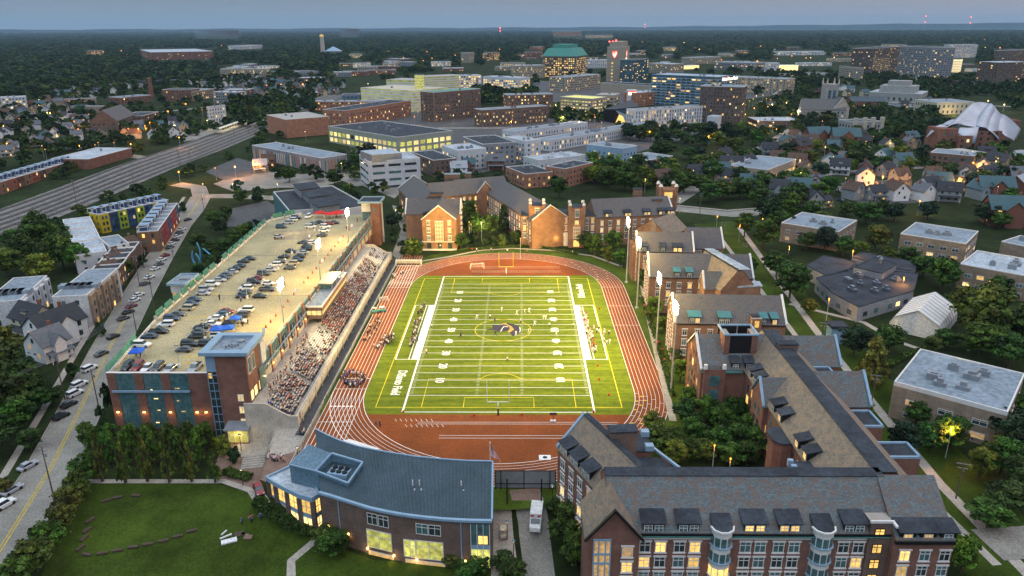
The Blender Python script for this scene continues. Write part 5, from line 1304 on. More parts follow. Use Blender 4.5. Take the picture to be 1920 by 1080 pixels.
for i in range(len(F_)-1):
 n_ = max(2, int((F_[i+1]-F_[i]).length/0.62))
 for j in range(n_):
  t = j/n_; f = F_[i].lerp(F_[i+1], t); k = K_[i].lerp(K_[i+1], t); b.beam((f.x, f.y, 7.29), (k.x, k.y, 10.89), 0.05, 0.07)
wsub(b, 'standing_seam', 'metal_roof', ro)
b = MB()
for i in range(len(F_)-1):
 f0, f1 = F_[i], F_[i+1]; d = (f1-f0).normalized(); n = Vector((d.y, -d.x)); b.beam((f0.x+n.x*0.25, f0.y+n.y*0.25, 7.05), (f1.x+n.x*0.25, f1.y+n.y*0.25, 7.05), 0.6, 0.5)
wput(b, 'gutter', 'fascia', rb); b = MB()
for k0, k1 in zip(K_, K_[1:]): b.beam((k0.x, k0.y, 10.85), (k1.x, k1.y, 10.85), 0.3, 0.3)
wput(b, 'ridge_trim', 'fascia', rb)
b = MB(); b.beam((F_[-1].x, F_[-1].y, 7.2), (K_[-1].x, K_[-1].y, 10.8), 0.35); wput(b, 'verge_trim', 'fascia', rb)
def on_wall(u, z):       # point of the curved front wall below picture column u
 best = min(((abs(PJ((F_[i].lerp(F_[i+1], t/20).x, F_[i].lerp(F_[i+1], t/20).y, z))[0]-u), i, t/20) for i in range(len(F_)-1) for t in range(21)))
 i, t = best[1], best[2]; q = F_[i].lerp(F_[i+1], t); d = F_[i+1]-F_[i]; return q, math.atan2(d.y, d.x)
w = Wins(rb, 60)
for u, z, ww, hh, m_ in ((698.5, 3.2, 2.2, 2.6, 'glass'), (720.5, 3.2, 2.2, 2.6, 'glass'), (791, 3.0, 2.4, 2.4, 'glass_teal'), (816, 3.0, 2.4, 2.4, 'glass'), (713, -2.2, 5.4, 4.2, 'litg'), (770, -2.6, 2.6, 4.0, 'litg'), (805.5, -2.6, 5.6, 4.2, 'litg'), (716, -4.6, 5.4, 1.6, 'lit'), (773, -4.7, 2.6, 1.6, 'lit'), (808, -4.7, 5.6, 1.6, 'lit')):
 q, a = on_wall(u, z); w.add((q.x, q.y, z), a, ww, hh, m_, 'sash')
w.finish()
for u, z in ((617, -0.6), (655, -1.0), (690, -2.9), (739, -3.0), (783, -3.0), (872, -2.4)):
 q, a = on_wall(u, z); n = Vector((math.sin(a), -math.cos(a))); b = MB(); b.obox((q.x+n.x*0.2, q.y+n.y*0.2), 0.35, 0.3, z, z+0.4, a); wput(b, 'wall_lamp', 'lity', rb)
 plight('wall_lamp_light', rb, (q.x+n.x*0.7, q.y+n.y*0.7, z-0.1), 60, (1, 0.6, 0.2), 0.1)
for u in (636, 864): q, a = on_wall(u, 3); n = Vector((math.sin(a), -math.cos(a))); b = MB(); b.cyl((q.x+n.x*0.12, q.y+n.y*0.12), 0.12, 0.12, -4.8, 6.8, 6); wput(b, 'downpipe', 'fascia', rb)
q0, a0 = on_wall(882, 3); q1, _ = on_wall(918, 3); b = MB(); d = (q1-q0).normalized(); n = Vector((d.y, -d.x))
def slab(q0, q1, z0, z1, t, m_, nm, par=None):
 b = MB(); b.prism(ccw([q0+n*0.02, q1+n*0.02, q1+n*t, q0+n*t]), z0, z1); return wput(b, nm, m_, rb)
slab(q0, q1, 1.6, 6.2, 0.14, 'glass_teal', 'corner_glazing'); slab(q0+d*1.4, q1-d*0.4, 1.8, 3.6, 0.18, 'lit', 'corner_lit_pane'); slab(q0, q1, 0.6, 1.5, 0.2, 'fascia', 'corner_spandrel'); slab(q0, q1, -3.6, 0.5, 0.14, 'litg', 'corner_lit_window')
b = MB()
for t in (0, 0.33, 0.66, 1.0): p = q0.lerp(q1, t)+n*0.2; b.beam((p.x, p.y, -3.6), (p.x, p.y, 6.2), 0.12)
wput(b, 'corner_mullion', 'trim', rb)
WP = [G(u, v, 5.0).to_2d() for u, v in ((497.5, 893), (512, 903), (535, 915), (560, 927), (584, 934), (600, 924), (570, 868), (547, 870))]
WP = ccw(WP); I = inset(WP, 0.9)
pl('x', rb, I, gz-0.3, 4.0, 'brick_dark')
flatroof(rb, WP, 5.0, 'membrane_w', 0.45, 'fascia', 0.0, 1.0)
e = [G(u, v, 5.0).to_2d() for u, v in ((497.5, 893), (512, 903), (535, 915), (560, 927), (584, 934), (600, 924))]
e = [p+(Vector((-40, -86))-p).normalized()*0.8 for p in e]
for i in range(5):
 a, c = e[i], e[i+1]
 if i == 2: pass
 d = (c-a).normalized(); n_ = Vector((d.y, -d.x)); Ln = (c-a).length
 for (z0, z1, m_) in ((-3.9, -0.4, 'lit2'), (0.6, 3.7, 'lit')):
  k = MB(); q = [a+d*0.55+n_*0.1, a+d*(Ln-0.25)+n_*0.1, a+d*(Ln-0.25)+n_*0.22, a+d*0.55+n_*0.22]; k.prism([(p.x, p.y) for p in ccw(q)], z0, z1); g = wput(k, 'window', m_, rb)
  k = MB()
  for t in (0.0, 0.5, 1.0): p = a+d*(0.55+(Ln-0.8)*t)+n_*0.27; k.beam((p.x, p.y, z0), (p.x, p.y, z1), 0.1)
  p0, p1 = a+d*0.55+n_*0.27, a+d*(Ln-0.25)+n_*0.27
  for z in (z0, (z0+z1)/2, z1): k.beam((p0.x, p0.y, z), (p1.x, p1.y, z), 0.1)
  wsub(k, 'window_frame', 'cream', g)
 k = MB(); p = a+n_*0.25; k.beam((p.x, p.y, -4.6), (p.x, p.y, 4.0), 0.9); wput(k, 'brick_pier', 'brick_dark', rb)
 k = MB(); q = [a+d*0.5+n_*0.1, c+n_*0.1, c+n_*0.24, a+d*0.5+n_*0.24]; k.prism([(p.x, p.y) for p in ccw(q)], -0.35, 0.55); wput(k, 'blue_spandrel', 'fascia', rb)
def g8(u, v, z): p = G(u, v, z); return (p.x, p.y, z)
a, b1, c1, d1, e1 = (580, 833), (622, 850), (680, 867), (652.5, 906), (592, 883); f1 = (542.5, 871)
zt_, zm = 11.2, 8.4
b = MB()
top = [g8(*a, zt_), g8(*b1, zt_), g8(*e1, 8.9), g8(*f1, 8.9)]; b.poly(top[::-1] if False else top)
ftop = [g8(*f1, 8.9), g8(*e1, 8.9), g8(*d1, 8.9)]
def down(p, z): return (p[0], p[1], z)
fr_ = [top[3], top[2], g8(*d1, 8.9), g8(*c1, 10.6)]
for p, q in zip(fr_, fr_[1:]): b.poly([down(p, 3.5), down(q, 3.5), q, p])
wput(b, 'roof_monitor', 'metal_blue', rb)
b = MB(); well = [top[2], g8(*d1, 8.9), g8(*c1, 10.6), top[1]]
for p, q in zip(well, well[1:]+well[:1]):
 pv, qv = Vector(p), Vector(q); b.beam(pv, qv, 0.35, 0.35)
b.beam(top[3], top[2], 0.25, 0.25); b.beam(top[0], top[3], 0.2, 0.2); wput(b, 'monitor_rim', 'fascia', rb)
b = MB(); wi = [Vector(p).to_2d() for p in well]; b.poly([(p.x, p.y, 8.05) for p in wi]); b.poly([top[1], top[2], down(top[2], 8.0), down(top[1], 8.0)]); b.poly([well[2], well[3], down(well[3], 8.0), down(well[2], 8.0)]); wput(b, 'fan_well', 'metal_blue', rb)
cc = sum(wi, Vector((0, 0)))/4; b = MB(); b.obox((cc.x, cc.y), 4.2, 3.0, 8.06, 9.2, R(-14)); o = wput(b, 'cooling_unit', 'fascia', rb)
b = MB()
for i in range(3):
 for j in range(2): b.cyl((cc.x-1.3+i*1.25+j*0.2, cc.y-0.3+j*1.25-i*0.3), 0.52, 0.52, 9.2, 9.5, 12)
wsub(b, 'fan', 'black', o)
for (u, v) in ((774, 910), (786.5, 910), (865, 912)):
 p = G(u, v, 9.0); b = MB(); b.cyl((p.x, p.y), 0.12, 0.12, 8.2, 10.2, 8); b.cyl((p.x+0.5, p.y-1.2), 0.14, 0.14, 7.9, 9.0, 8); wput(b, 'roof_vent_pipe', 'trim', rb)
for nm, o in (('the front right hall', (45, -115, 15)), ('the seamed roof building', (-15, -98, 9)), ('the gabled oriel hall', (-30, 91, 12)), ('the twin towered hall', (22, 98, 14)), ('the nearest bend hall', (66, -20, 16)), ('the middle bend hall', (66, 22, 16)), ('the farthest bend hall', (62, 53, 16)), ('the octagonal tower hall', (60, 130, 16)), ('the east wing roof', (70, -80, 19)), ('the tree filled court', (45, -80, 3)), ('the far goal post', (0, 58, 3)), ('the near goal post', (0, -56, 3))): landmark(nm, o)
# ================================================================== the city around the stadium
FAR_ = []; OCC = []      # picture boxes of buildings: used to keep scattered trees and houses off them
def occ(P, h):
 q = [PJ((p[0], p[1], z)) for p in P for z in (T(p[0], p[1]), h)]; OCC.append((min(a[0] for a in q), min(a[1] for a in q), max(a[0] for a in q), max(a[1] for a in q)))
FOOT = []     # footprints in metres
def FB(label, F, Cc, vb=None, d=20, A=None, h=None, wall='brick', roof='membrane', lit=0.3, sp=3.6, w=1.5, wh=1.6, un=2, cat='building', name='building', fh=3.4, bands=None, mats=('lit', 'lit2', 'lit3'), nf=None, par=0.6, trim='trim', skip=0, cap=70, lm=None, P=None, dark=('glass', 'glass', 'glass_teal'), style='flat', unmat='grey_metal', over=0, fascia=0.35):
 if P is not None: P = [G(u, v, h).to_2d() for u, v in P]
 else:
  if h is None: h = height_of(F[0], vb, F[1], 0.0)
  if A is not None: P = quad3(A, F, Cc, h)
  else:
   f, c = G(*F, h).to_2d(), G(*Cc, h).to_2d(); n = (c-f).normalized(); n = Vector((-n.y, n.x)); P = [f, c, c+n*d, f+n*d]
 z0 = min(T(p.x, p.y) for p in P)
 if bands == 'garage': bands = [(z0+1.0+k*3.3, 1.9, 'trim') for k in range(int((h-z0-1)//3.3))]
 elif bands: bands = [(z0+1.9+k*fh, bands[1], bands[0]) for k in range(int((h-z0-1)//fh))]
 r = block(name, label, cat, P, h, wall=wall, roof=roof, floors=nf, un=un, par=par, trim=trim, bands=bands, cap=cap, fh=fh, fl0=1.3, unmat=unmat, over=over, fascia=fascia,
   wins=dict(sp=sp, w=w, h=wh, lit=lit, mats=mats, dark=dark, skip=skip, style=style) if w else None)
 if vb and vb < 150: occ(P, h)
 FOOT.append([Vector(p) for p in P]); c = sum((Vector(p) for p in P), Vector((0, 0)))/len(P)
 if lm: landmark(lm, (c.x, c.y, h))
 return r, P, h
S = 'sash'
M['wall_white'] = surf('white_cladding', (0.52, 0.54, 0.57), 0.08, 0.3, fine=2); M['wall_grey'] = surf('grey_cladding', (0.22, 0.23, 0.25), 0.12, 0.3, fine=2)
M['wall_orange'] = surf('terracotta_cladding', (0.36, 0.13, 0.06), 0.2, 0.4, fine=2); M['wall_greeny'] = surf('grey_green_panel', (0.30, 0.32, 0.27), 0.1, 0.3, fine=2)
M['wall_tan'] = surf('tan_concrete', (0.34, 0.29, 0.23), 0.12, 0.3, fine=2)
r, P, h = FB('low sprawling hall with dark roof and teal end wall behind the deck', None, None, h=9, P=((512.5, 359), (542.5, 395), (594, 391), (612, 397), (690, 385), (667.5, 372), (622.5, 347)), wall='wall_white', roof='membrane_d', w=0, un=2, lm='the teal walled hall')
b = MB(); e0, e1 = G(512.5, 359, 9), G(542.5, 395, 9); b.prism(ccw([(e0.x-0.4, e0.y), (e1.x-0.4, e1.y), (e1.x, e1.y), (e0.x, e0.y)]), -4, 8.6); wput(b, 'teal_wall', 'teal', r)
for q, hh in ((((551, 346), (563, 357), (598, 352), (588, 342)), 12.5), (((568, 362), (580, 371), (619, 366), (606, 357)), 11.5), (((581, 377), (598, 389), (636, 383), (617, 373)), 12)):
 PP = ccw([G(u, v, hh).to_2d() for u, v in q]); b = MB(); b.prism(PP, 8, hh); o = wput(b, 'upper_block', 'wall_grey', r); b = MB(); b.prism(inset(PP, -0.6), hh, hh+0.3); wsub(b, 'upper_roof', 'membrane_d', o)
T_ = [
('long low block with orange lit striped side beyond the deck', (603, 296), (645, 288), dict(A=(472, 272), vb=324, wall='wall_grey', roof='membrane', lit=0.6, sp=2.6, w=0.9, wh=7.5, nf=1, mats=('wall_orange', 'trim', 'wall_orange', 'lit3'), dark=('glass_teal',), un=3, lm='the orange striped block')),
('four storey white office with dark ribbon windows and roof plant', (690, 302.5), (787.5, 296), dict(A=(662.5, 290), vb=356, wall='wall_white', roof='membrane_w', lit=0.06, sp=9, w=7.5, wh=1.5, fh=4.4, un=0, lm='the white ribbon window office')),
('dark brick flats behind the white ribbon windowed office', (812, 300), (838, 290), dict(A=(770, 284), vb=332, wall='brick_brown', roof='membrane_d', lit=0.15, w=1.2, lm='the dark brick flats')),
('white and brown apartment block with flat pale roof', (858, 282), (917, 279), dict(A=(828, 272), vb=320, wall='wall_white', roof='membrane_w', lit=0.25, w=1.3, un=4, lm='the white and brown flats')),
('grey apartment block with dark roof left of the white one', (905, 270), (944, 258), dict(A=(868, 256), vb=312, wall='wall_grey', roof='membrane_d', lit=0.35, w=1.4, un=2)),
('white modern block with tall end bay behind the brick row', (985, 264), (1040, 266), dict(A=(945, 256), vb=305, wall='wall_white', roof='membrane_w', lit=0.3, w=1.4, lm='the white modern block')),
('red brick row building with chimneys in front of the white units', (985, 326), (1028, 318), dict(A=(948, 312), vb=354, wall='brick_orange', roof='membrane_d', lit=0.2, w=1.2, lm='the red brick row')),
('red brick flats with dark flat roof, by a green tree', (1060, 316), (1112, 304), dict(A=(1022, 311), vb=352, wall='brick_orange', roof='membrane_d', lit=0.15, w=1.2, style='flat')),
('low white block crowded with roof units behind red brick flats', (1010, 300), (1098, 290), dict(A=(980, 293), vb=318, wall='wall_white', roof='membrane_w', lit=0.1, un=14, unmat='wall_white', lm='the low white block of roof units')),
('grey green hall with rows of glowing yellow windows', (745, 257), (868, 247), dict(A=(615, 236), vb=291, wall='wall_greeny', roof='membrane_d', lit=0.95, sp=6.5, w=4.6, wh=3.2, fh=5, mats=('lit2', 'litg', 'lit2'), un=12, cap=60, lm='the glowing yellow windowed hall')),
('windowless orange brick box building with lit roof court', (535.5, 224), (616, 218), dict(vb=259, d=50, wall='brick_orange', roof='concrete', w=0, lm='the orange brick box')),
('five storey red brown apartment block, long side to the right', (647, 207), (770, 188), dict(A=(617, 203), vb=240, wall='brick_orange', roof='membrane_d', lit=0.25, w=1.3, un=8, lm='the red brown apartment block')),
('long back wing of red brick flats behind the red brown block', (576, 190), (715, 190), dict(vb=208, d=18, wall='brick_orange', roof='membrane', lit=0.3, w=1.4, un=6)),
('white parking garage with open lit decks and tan roof', (676, 164), (776, 170), dict(vb=202, d=60, wall='litd', roof='cream', w=0, bands='garage', un=1, lm='the white parking garage')),
('pale garage with green lit top floor behind the white garage', (724, 149), (796, 151), dict(vb=168, d=45, wall='litd', roof='concrete', w=0, bands='garage', un=0)),
('glass stair tower lit yellow at the garage corner', (777, 141), (792, 141), dict(vb=204, d=9, wall='litg', roof='glass_blue', sp=3.5, w=0, bands=('grey_metal', 0.6), un=0, lm='the yellow lit stair tower')),
('wide concrete garage with yellow green lit decks', (800, 144), (872, 141), dict(vb=171, d=40, wall='litd', roof='concrete', w=0, bands='garage', un=0, lm='the yellow green garage')),
('tall brown brick apartment slab with green roof edge', (813, 173), (901, 166), dict(A=(799, 170), vb=229, wall='brick_brown', roof='copper', lit=0.1, sp=3.2, w=1.3, un=1, unmat='brick_brown', cap=95, lm='the tall brown apartment slab')),
('brown brick apartment block with lit stair column, front one', (903, 206), (1027, 198), dict(vb=238, d=16, wall='brick_brown', roof='metal_blue', lit=0.35, w=1.4, un=2, unmat='brick_brown', lm='the front brown apartment block')),
('taller brown brick apartment block behind with boxy roof', (950, 178), (1037, 176), dict(vb=222, d=20, wall='brick_brown', roof='metal_blue', lit=0.4, w=1.4, un=3, unmat='brick_brown')),
('white laboratory with glowing corner and roof stacks', (853, 142), (903, 141), dict(vb=168, d=30, wall='wall_white', roof='membrane_w', lit=0.7, sp=4, w=2.6, wh=2, un=6, unmat='steel', lm='the white laboratory')),
('white research block with rows of yellow windows', (905, 143), (972, 146), dict(vb=169, d=30, wall='wall_white', roof='membrane_w', lit=0.8, sp=4, w=2.8, wh=1.8, un=5, unmat='steel')),
('tan stone wing left of the green roofed tower', (965, 123), (1022, 122), dict(vb=147, d=30, wall='wall_tan', roof='membrane_w', lit=0.4, w=1.6, un=5)),
('tan hospital wing in front of the grey tower', (1060, 145), (1126, 139), dict(vb=172, d=30, wall='wall_tan', roof='membrane', lit=0.15, w=2.2, un=4)),
('blank tan concrete podium between tower and striped clinic', (1126, 155), (1222, 161), dict(vb=173, d=35, wall='wall_tan', roof='membrane_d', w=0, un=3)),
('dark green glass tower beside the grey concrete tower', (1186, 112), (1217, 110), dict(vb=156, d=25, wall='glass_blue', roof='membrane_d', lit=0.3, sp=5, w=2.2, un=1)),
('long striped blue white clinic building with lit rooftop sign', (1222, 139), (1347, 144), dict(vb=196, d=40, wall='glass_blue', roof='membrane_w', lit=0.12, sp=7, w=5, wh=1.6, bands=('fascia', 1.7), un=3, trim='fascia', lm='the blue striped clinic', cap=60)),
('pale grey wing joined to the right of the striped clinic', (1348, 142), (1378, 146), dict(vb=165, d=30, wall='wall_grey', roof='membrane_w', lit=0.1, w=2, un=2)),
('tall dark brick residence tower with many small windows', (1395, 163), (1427, 160), dict(A=(1314, 161), vb=240, wall='brick_dark', roof='metal_blue', lit=0.12, sp=3, w=1.2, un=2, unmat='brick_dark', cap=95, lm='the dark brick residence tower')),
('green lit parking block behind the angular black building', (1050, 181), (1110, 185), dict(vb=214, d=30, wall='wall_tan', roof='litg', lit=0.75, sp=4, w=2.8, wh=1.2, mats=('litg', 'lit2'), un=0, lm='the green lit parking block')),
('grey open parking block right of the green lit one', (1118, 177), (1152, 178), dict(vb=211, d=25, wall='wall_tan', roof='concrete', lit=0.2, sp=4, w=3, wh=1.6, un=1)),
('red brick block with white sign panels at both ends', (1195, 174), (1240, 170), dict(vb=200, d=22, wall='brick_orange', roof='membrane_w', lit=0.1, w=1.2, un=2, lm='the red brick block with sign panels')),
('white apartment building with irregular tall windows, curved front', (1190, 206), (1327, 198), dict(vb=246, d=14, wall='wall_white', roof='membrane', lit=0.3, sp=3.0, w=1.0, wh=2.6, fh=3.5, un=4, cap=95, lm='the white irregular windowed flats')),
('low white corner block with dark vertical sign', (1326, 218), (1345, 219), dict(vb=243, d=16, wall='wall_white', roof='membrane_w', w=0, un=0)),
('long white apartments with slanting windows, front row', (1032, 262), (1192, 236), dict(vb=284, d=15, wall='wall_white', roof='membrane', lit=0.25, sp=3.2, w=1.1, wh=2.3, un=9, cap=95, lm='the long white front row flats')),
('white slanting windowed apartments, back row on the left', (962, 246), (1102, 229), dict(vb=262, d=15, wall='wall_white', roof='membrane', lit=0.35, sp=3.4, w=1.2, wh=2.2, un=8)),
('white apartments continuing the front row to the right', (1188, 233), (1222, 229), dict(vb=252, d=15, wall='wall_white', roof='membrane', lit=0.3, sp=3.2, w=1.1, wh=2.2, un=1)),
('pale blue clad apartment end block below the white rows', (1100, 270), (1168, 278), dict(vb=306, d=18, wall='fascia', roof='membrane', lit=0.2, sp=4, w=1.4, un=3)),
('long brown brick flats under trees right of the pale blue block', (1206, 302), (1262, 292), dict(A=(1172, 292), vb=318, wall='brick_brown', roof='membrane', lit=0.45, w=1.2, un=2, lm='the long brown flats under trees')),
('low pale blue roofed clinic between trees and houses', (1440, 318), (1493, 298), dict(A=(1388, 302), h=8, wall='wall_tan', roof='membrane', lit=0.8, sp=3.4, w=2.4, un=1, nf=1, lm='the pale blue roofed clinic')),
('flat roofed tan apartment block in the trees, leftmost of four', (1572.5, 434), (1607.5, 412.5), dict(A=(1468.8, 415), h=9, wall='brick_tan', roof='membrane', lit=0.15, sp=5, w=1.8, un=3, over=0.0, style=S, lm='the leftmost flat roofed block')),
('flat roofed tan apartment block, second of four, open galleries', (1812, 456.5), (1835, 433), dict(A=(1690.5, 436), h=9, wall='brick_tan', roof='membrane', lit=0.35, sp=4.5, w=2.6, un=3, style=S, lm='the second flat roofed block')),
('flat roofed tan apartment block cut by the right picture edge', (1936, 519), (1962, 491), dict(A=(1797.5, 496), h=9.5, wall='brick_tan', roof='membrane_w', lit=0.3, sp=4.5, w=2.4, un=4, style=S, lm='the edge flat roofed block')),
('large brown brick apartment block with pale roof and roof vents', (1890, 772), (1922, 700), dict(A=(1678, 713), h=10, wall='brick_tan', roof='membrane', lit=0.3, sp=8.5, w=3.2, wh=1.5, un=7, par=0.3, trim='trim', fascia=1.1, style=S, lm='the large brown apartment block')),
('small flat roof house at the right edge above the lawn', (1925, 462), (1960, 450), dict(A=(1878, 452), h=6, wall='brick_tan', roof='membrane', w=0, un=1)),
('long brick school block with pale roof near steel roofs', (1745, 285), (1827, 292), dict(vb=309, d=22, wall='brick_brown', roof='membrane', lit=0.1, w=2, un=2, lm='the long brick school block')),
('cream end block joined to the brick school', (1827, 288), (1852, 286), dict(vb=309, d=22, wall='cream', roof='cream', w=0, un=0)),
('grey six storey office with pale stone windows', (1620, 127), (1632, 128), dict(A=(1574, 123), vb=159, wall='wall_tan', roof='membrane_w', lit=0.03, sp=4, w=2.4, un=1, lm='the grey six storey office')),
('dark twin condo tower, left half, dotted with lit windows', (1640, 91), (1690, 87), dict(vb=144, d=40, wall='brick_dark', roof='membrane_d', lit=0.14, sp=4.6, w=2.4, fh=3.6, un=2, cap=95, lm='the dark twin condo tower')),
('twin condo tower, right half, with lit top floor', (1688, 86), (1748, 89), dict(vb=146, d=40, wall='wall_grey', roof='membrane_d', lit=0.16, sp=4.6, w=2.4, fh=3.6, un=2, cap=95)),
('white slab tower on the far right skyline', (1788, 84), (1834, 83), dict(vb=109, d=30, wall='wall_white', roof='membrane_w', lit=0.3, sp=7, w=4, un=1, lm='the white slab tower')),
('bright lit garage with blue corner before the white slab tower', (1746, 111), (1800, 112), dict(vb=134, d=40, wall='lit2', roof='concrete', w=0, bands='garage', un=0)),
('tall brown brick tower at the far right edge', (1874, 117), (1930, 116), dict(vb=164, d=40, wall='brick_brown', roof='membrane_w', lit=0.05, sp=5, w=2.4, un=1, cap=95, lm='the right edge brick tower')),
('dark brown tower behind the right edge brick tower', (1897, 95), (1930, 93), dict(vb=119, d=40, wall='brick_brown', roof='membrane_d', lit=0.05, sp=6, w=3, un=1)),
('low grey block under the church tower', (1300, 108), (1352, 106), dict(vb=121, d=40, wall='wall_tan', roof='membrane', lit=0.1, w=2, un=1)),
('lit glass walkway building among hospital roofs', (1258, 124), (1311, 122), dict(vb=131, d=25, wall='lit2', roof='membrane_w', w=0, un=0)),
('tan hospital block with white penthouse', (1216, 118), (1258, 120), dict(vb=136, d=40, wall='wall_tan', roof='membrane_w', lit=0.1, w=2.4, un=3)),
('low wide grey hospital roofs beyond the striped clinic', (1340, 116), (1414, 118), dict(vb=130, d=60, wall='wall_grey', roof='membrane', lit=0.1, w=3, un=6)),
('tan block with lit corner behind the dark brick tower', (1378, 144), (1476, 148), dict(vb=172, d=30, wall='wall_tan', roof='membrane', lit=0.3, sp=5, w=2, un=5)),
('long white warehouse on the distant plain', (1462, 97), (1551, 96), dict(vb=104, d=50, wall='wall_white', roof='membrane_w', lit=0.2, sp=12, w=5, un=0)),
('lit glass pavilion left of the grey six storey office', (1462, 122), (1497, 122), dict(vb=132, d=30, wall='lit2', roof='membrane_w', w=0, un=0)),
('white office beyond the church, left of the glass pavilion', (1440, 118), (1462, 118), dict(vb=136, d=30, wall='wall_white', roof='membrane_w', lit=0.2, sp=5, w=2.5, un=0)),
('seven storey grey and white apartment block by the station', (389, 200), (422, 196), dict(A=(361, 203), vb=237, wall='wall_white', roof='membrane_w', lit=0.1, w=1.3, un=2, lm='the station apartment block')),
('white three storey flats with lit balconies at the left edge', (0, 183), (48, 181), dict(vb=206, d=20, wall='wall_white', roof='membrane_w', lit=0.35, w=1.8, un=2, lm='the left edge white flats')),
('white roofed brick warehouse beside the railway', (166, 298), (246, 277), dict(A=(141, 286), h=7, wall='brick', roof='membrane_w', w=0, un=1, lm='the railside warehouse')),
('long low brick building with dark roof among the houses', (110, 187), (180, 184), dict(vb=196, d=14, wall='brick_tan', roof='membrane_d', lit=0.3, w=1.5, un=2)),
('second long low brick building in front of the first', (132, 199), (182, 200), dict(vb=210, d=14, wall='brick_tan', roof='membrane_d', lit=0.3, w=1.5, un=1)),
('brick school block with chimney stack and dark roof', (225, 183), (284, 178), dict(vb=196, d=25, wall='brick', roof='metal_blue', lit=0.1, w=2, un=2, lm='the brick school block')),
('flat roofed brick hall beside the gabled church', (266, 217), (298, 209), dict(A=(235, 214), vb=238, wall='brick_brown', roof='membrane_d', lit=0.1, w=1.5, un=1)),
('large dark brick mill building under trees', (303, 168), (355, 168), dict(vb=190, d=30, wall='brick', roof='membrane_d', lit=0.05, w=1.6, un=2, lm='the dark brick mill')),
('brick wing with pale windows right of the mill', (355, 172), (402, 166), dict(vb=190, d=22, wall='brick_tan', roof='membrane', lit=0.15, w=1.6, un=1)),
('grey and brick modern flats right of the mill wing', (398, 172), (443, 173), dict(vb=194, d=22, wall='wall_grey', roof='membrane_w', lit=0.1, w=2, un=3)),
('brick flats with pale roof behind the grey modern flats', (420, 168), (465, 168), dict(vb=184, d=22, wall='brick', roof='membrane_w', lit=0.15, w=1.6, un=2)),
('long red brick hospital building on the wooded hill', (282, 98), (372, 92), dict(A=(262, 93), vb=113, wall='brick', roof='membrane_w', lit=0.12, sp=7, w=3, fh=5, un=0, lm='the hilltop brick hospital')),
('white flat roofed building standing in the far woods', (448, 86), (492, 84), dict(vb=93, d=60, wall='wall_white', roof='membrane_w', lit=0.1, sp=12, w=6, un=1, lm='the white building in the woods')),
('row of tan terraces at the edge of the far wood', (412, 129), (500, 129), dict(vb=145, d=18, wall='wall_tan', roof='membrane_w', lit=0.3, w=2, un=6)),
('ochre lit clubhouse on the wooded hill', (162, 95), (188, 95), dict(vb=103, d=20, wall='brick_orange', roof='membrane_d', lit=0.4, w=3, un=0)),
('dark brick skyline block far behind the water tower', (637, 54), (661, 54), dict(vb=62.5, d=100, wall='brick_dark', roof='membrane_d', w=0, un=0)),
('distant brick college on the left horizon', (365, 56), (432, 57), dict(vb=61.5, d=100, wall='brick_dark', roof='membrane_d', w=0, un=0)),
('small lit apartment tower in the woods, right one', (917, 99), (937, 98), dict(vb=114, d=25, wall='brick_brown', roof='membrane_d', lit=0.6, sp=6, w=3, un=0)),
('slim grey apartment tower in the woods, left one', (880, 99), (889, 98), dict(vb=118, d=25, wall='wall_tan', roof='membrane_d', lit=0.1, sp=6, w=3, un=0)),
]
ROOTS = {}
for lab, F_1, C_1, kw in T_:
 try: r, P, h = FB(lab, F_1, C_1, **kw); ROOTS[lab] = (r, P, h)
 except Exception as ex: print('FB failed', lab, ex)
def box_tint(u0, u1, v0, v1, lab, wall, lit, roof='membrane'): FB(lab, (u0, v0), (u1, v0-0.4), vb=v1, d=30, wall=wall, roof=roof, lit=lit, sp=5, w=2.4, un=2, cap=20)
K = 0
for (u0, u1, v0, v1, wall, lit, lab) in ((985, 1018, 98, 108, 'brick', .3, 'brick flats left of the green roofed tower'), (1000, 1022, 88, 96, 'brick', .2, 'brick house block on the hill left of the green roof'), (940, 985, 118, 126, 'wall_tan', .7, 'lit low shops before the small apartment tower'), (830, 870, 128, 134, 'brick', .4, 'low brick shops behind the yellow green garage'), (690, 740, 132, 140, 'brick', .3, 'low brick terrace behind the green lit garage'), (560, 610, 146, 153, 'brick', .4, 'lit brick shops among houses left of centre'), (640, 688, 134, 143, 'brick', .2, 'brick terrace at the foot of the wood'), (1098, 1142, 112, 128, 'wall_white', .1, 'white block between the two tallest towers'), (1360, 1400, 118, 126, 'wall_tan', .2, 'tan low block far right of the hospital'), (1500, 1560, 118, 124, 'wall_white', .3, 'white shops along the lit avenue'), (1560, 1600, 110, 116, 'wall_tan', .3, 'low tan shops before the distant wood'), (1420, 1500, 226, 240, 'brick_brown', .3, 'low brick row with pale roofs below the church'), (1100, 1150, 66, 71, 'wall_tan', .4, 'distant lit offices left of the tower top'), (1040, 1090, 60, 68, 'brick', .3, 'distant brick school on the horizon'), (1690, 1740, 196, 201, 'wall_white', .1, 'small white pavilion near the cream mansion'), (1660, 1700, 84, 88, 'wall_tan', .5, 'tiny block behind the condo towers'), (1835, 1880, 140, 147, 'cream', .7, 'lit low pavilion left of the edge tower'), (560, 600, 174, 180, 'brick', .2, 'rail side brick shed'), (640, 672, 178, 186, 'metal_blue', .0, 'blue shed beside the white garage')):
 box_tint(u0, u1, v0, v1, lab, wall, lit, 'membrane_w' if K % 2 else 'membrane_d'); K += 1
gr = random.Random(41)
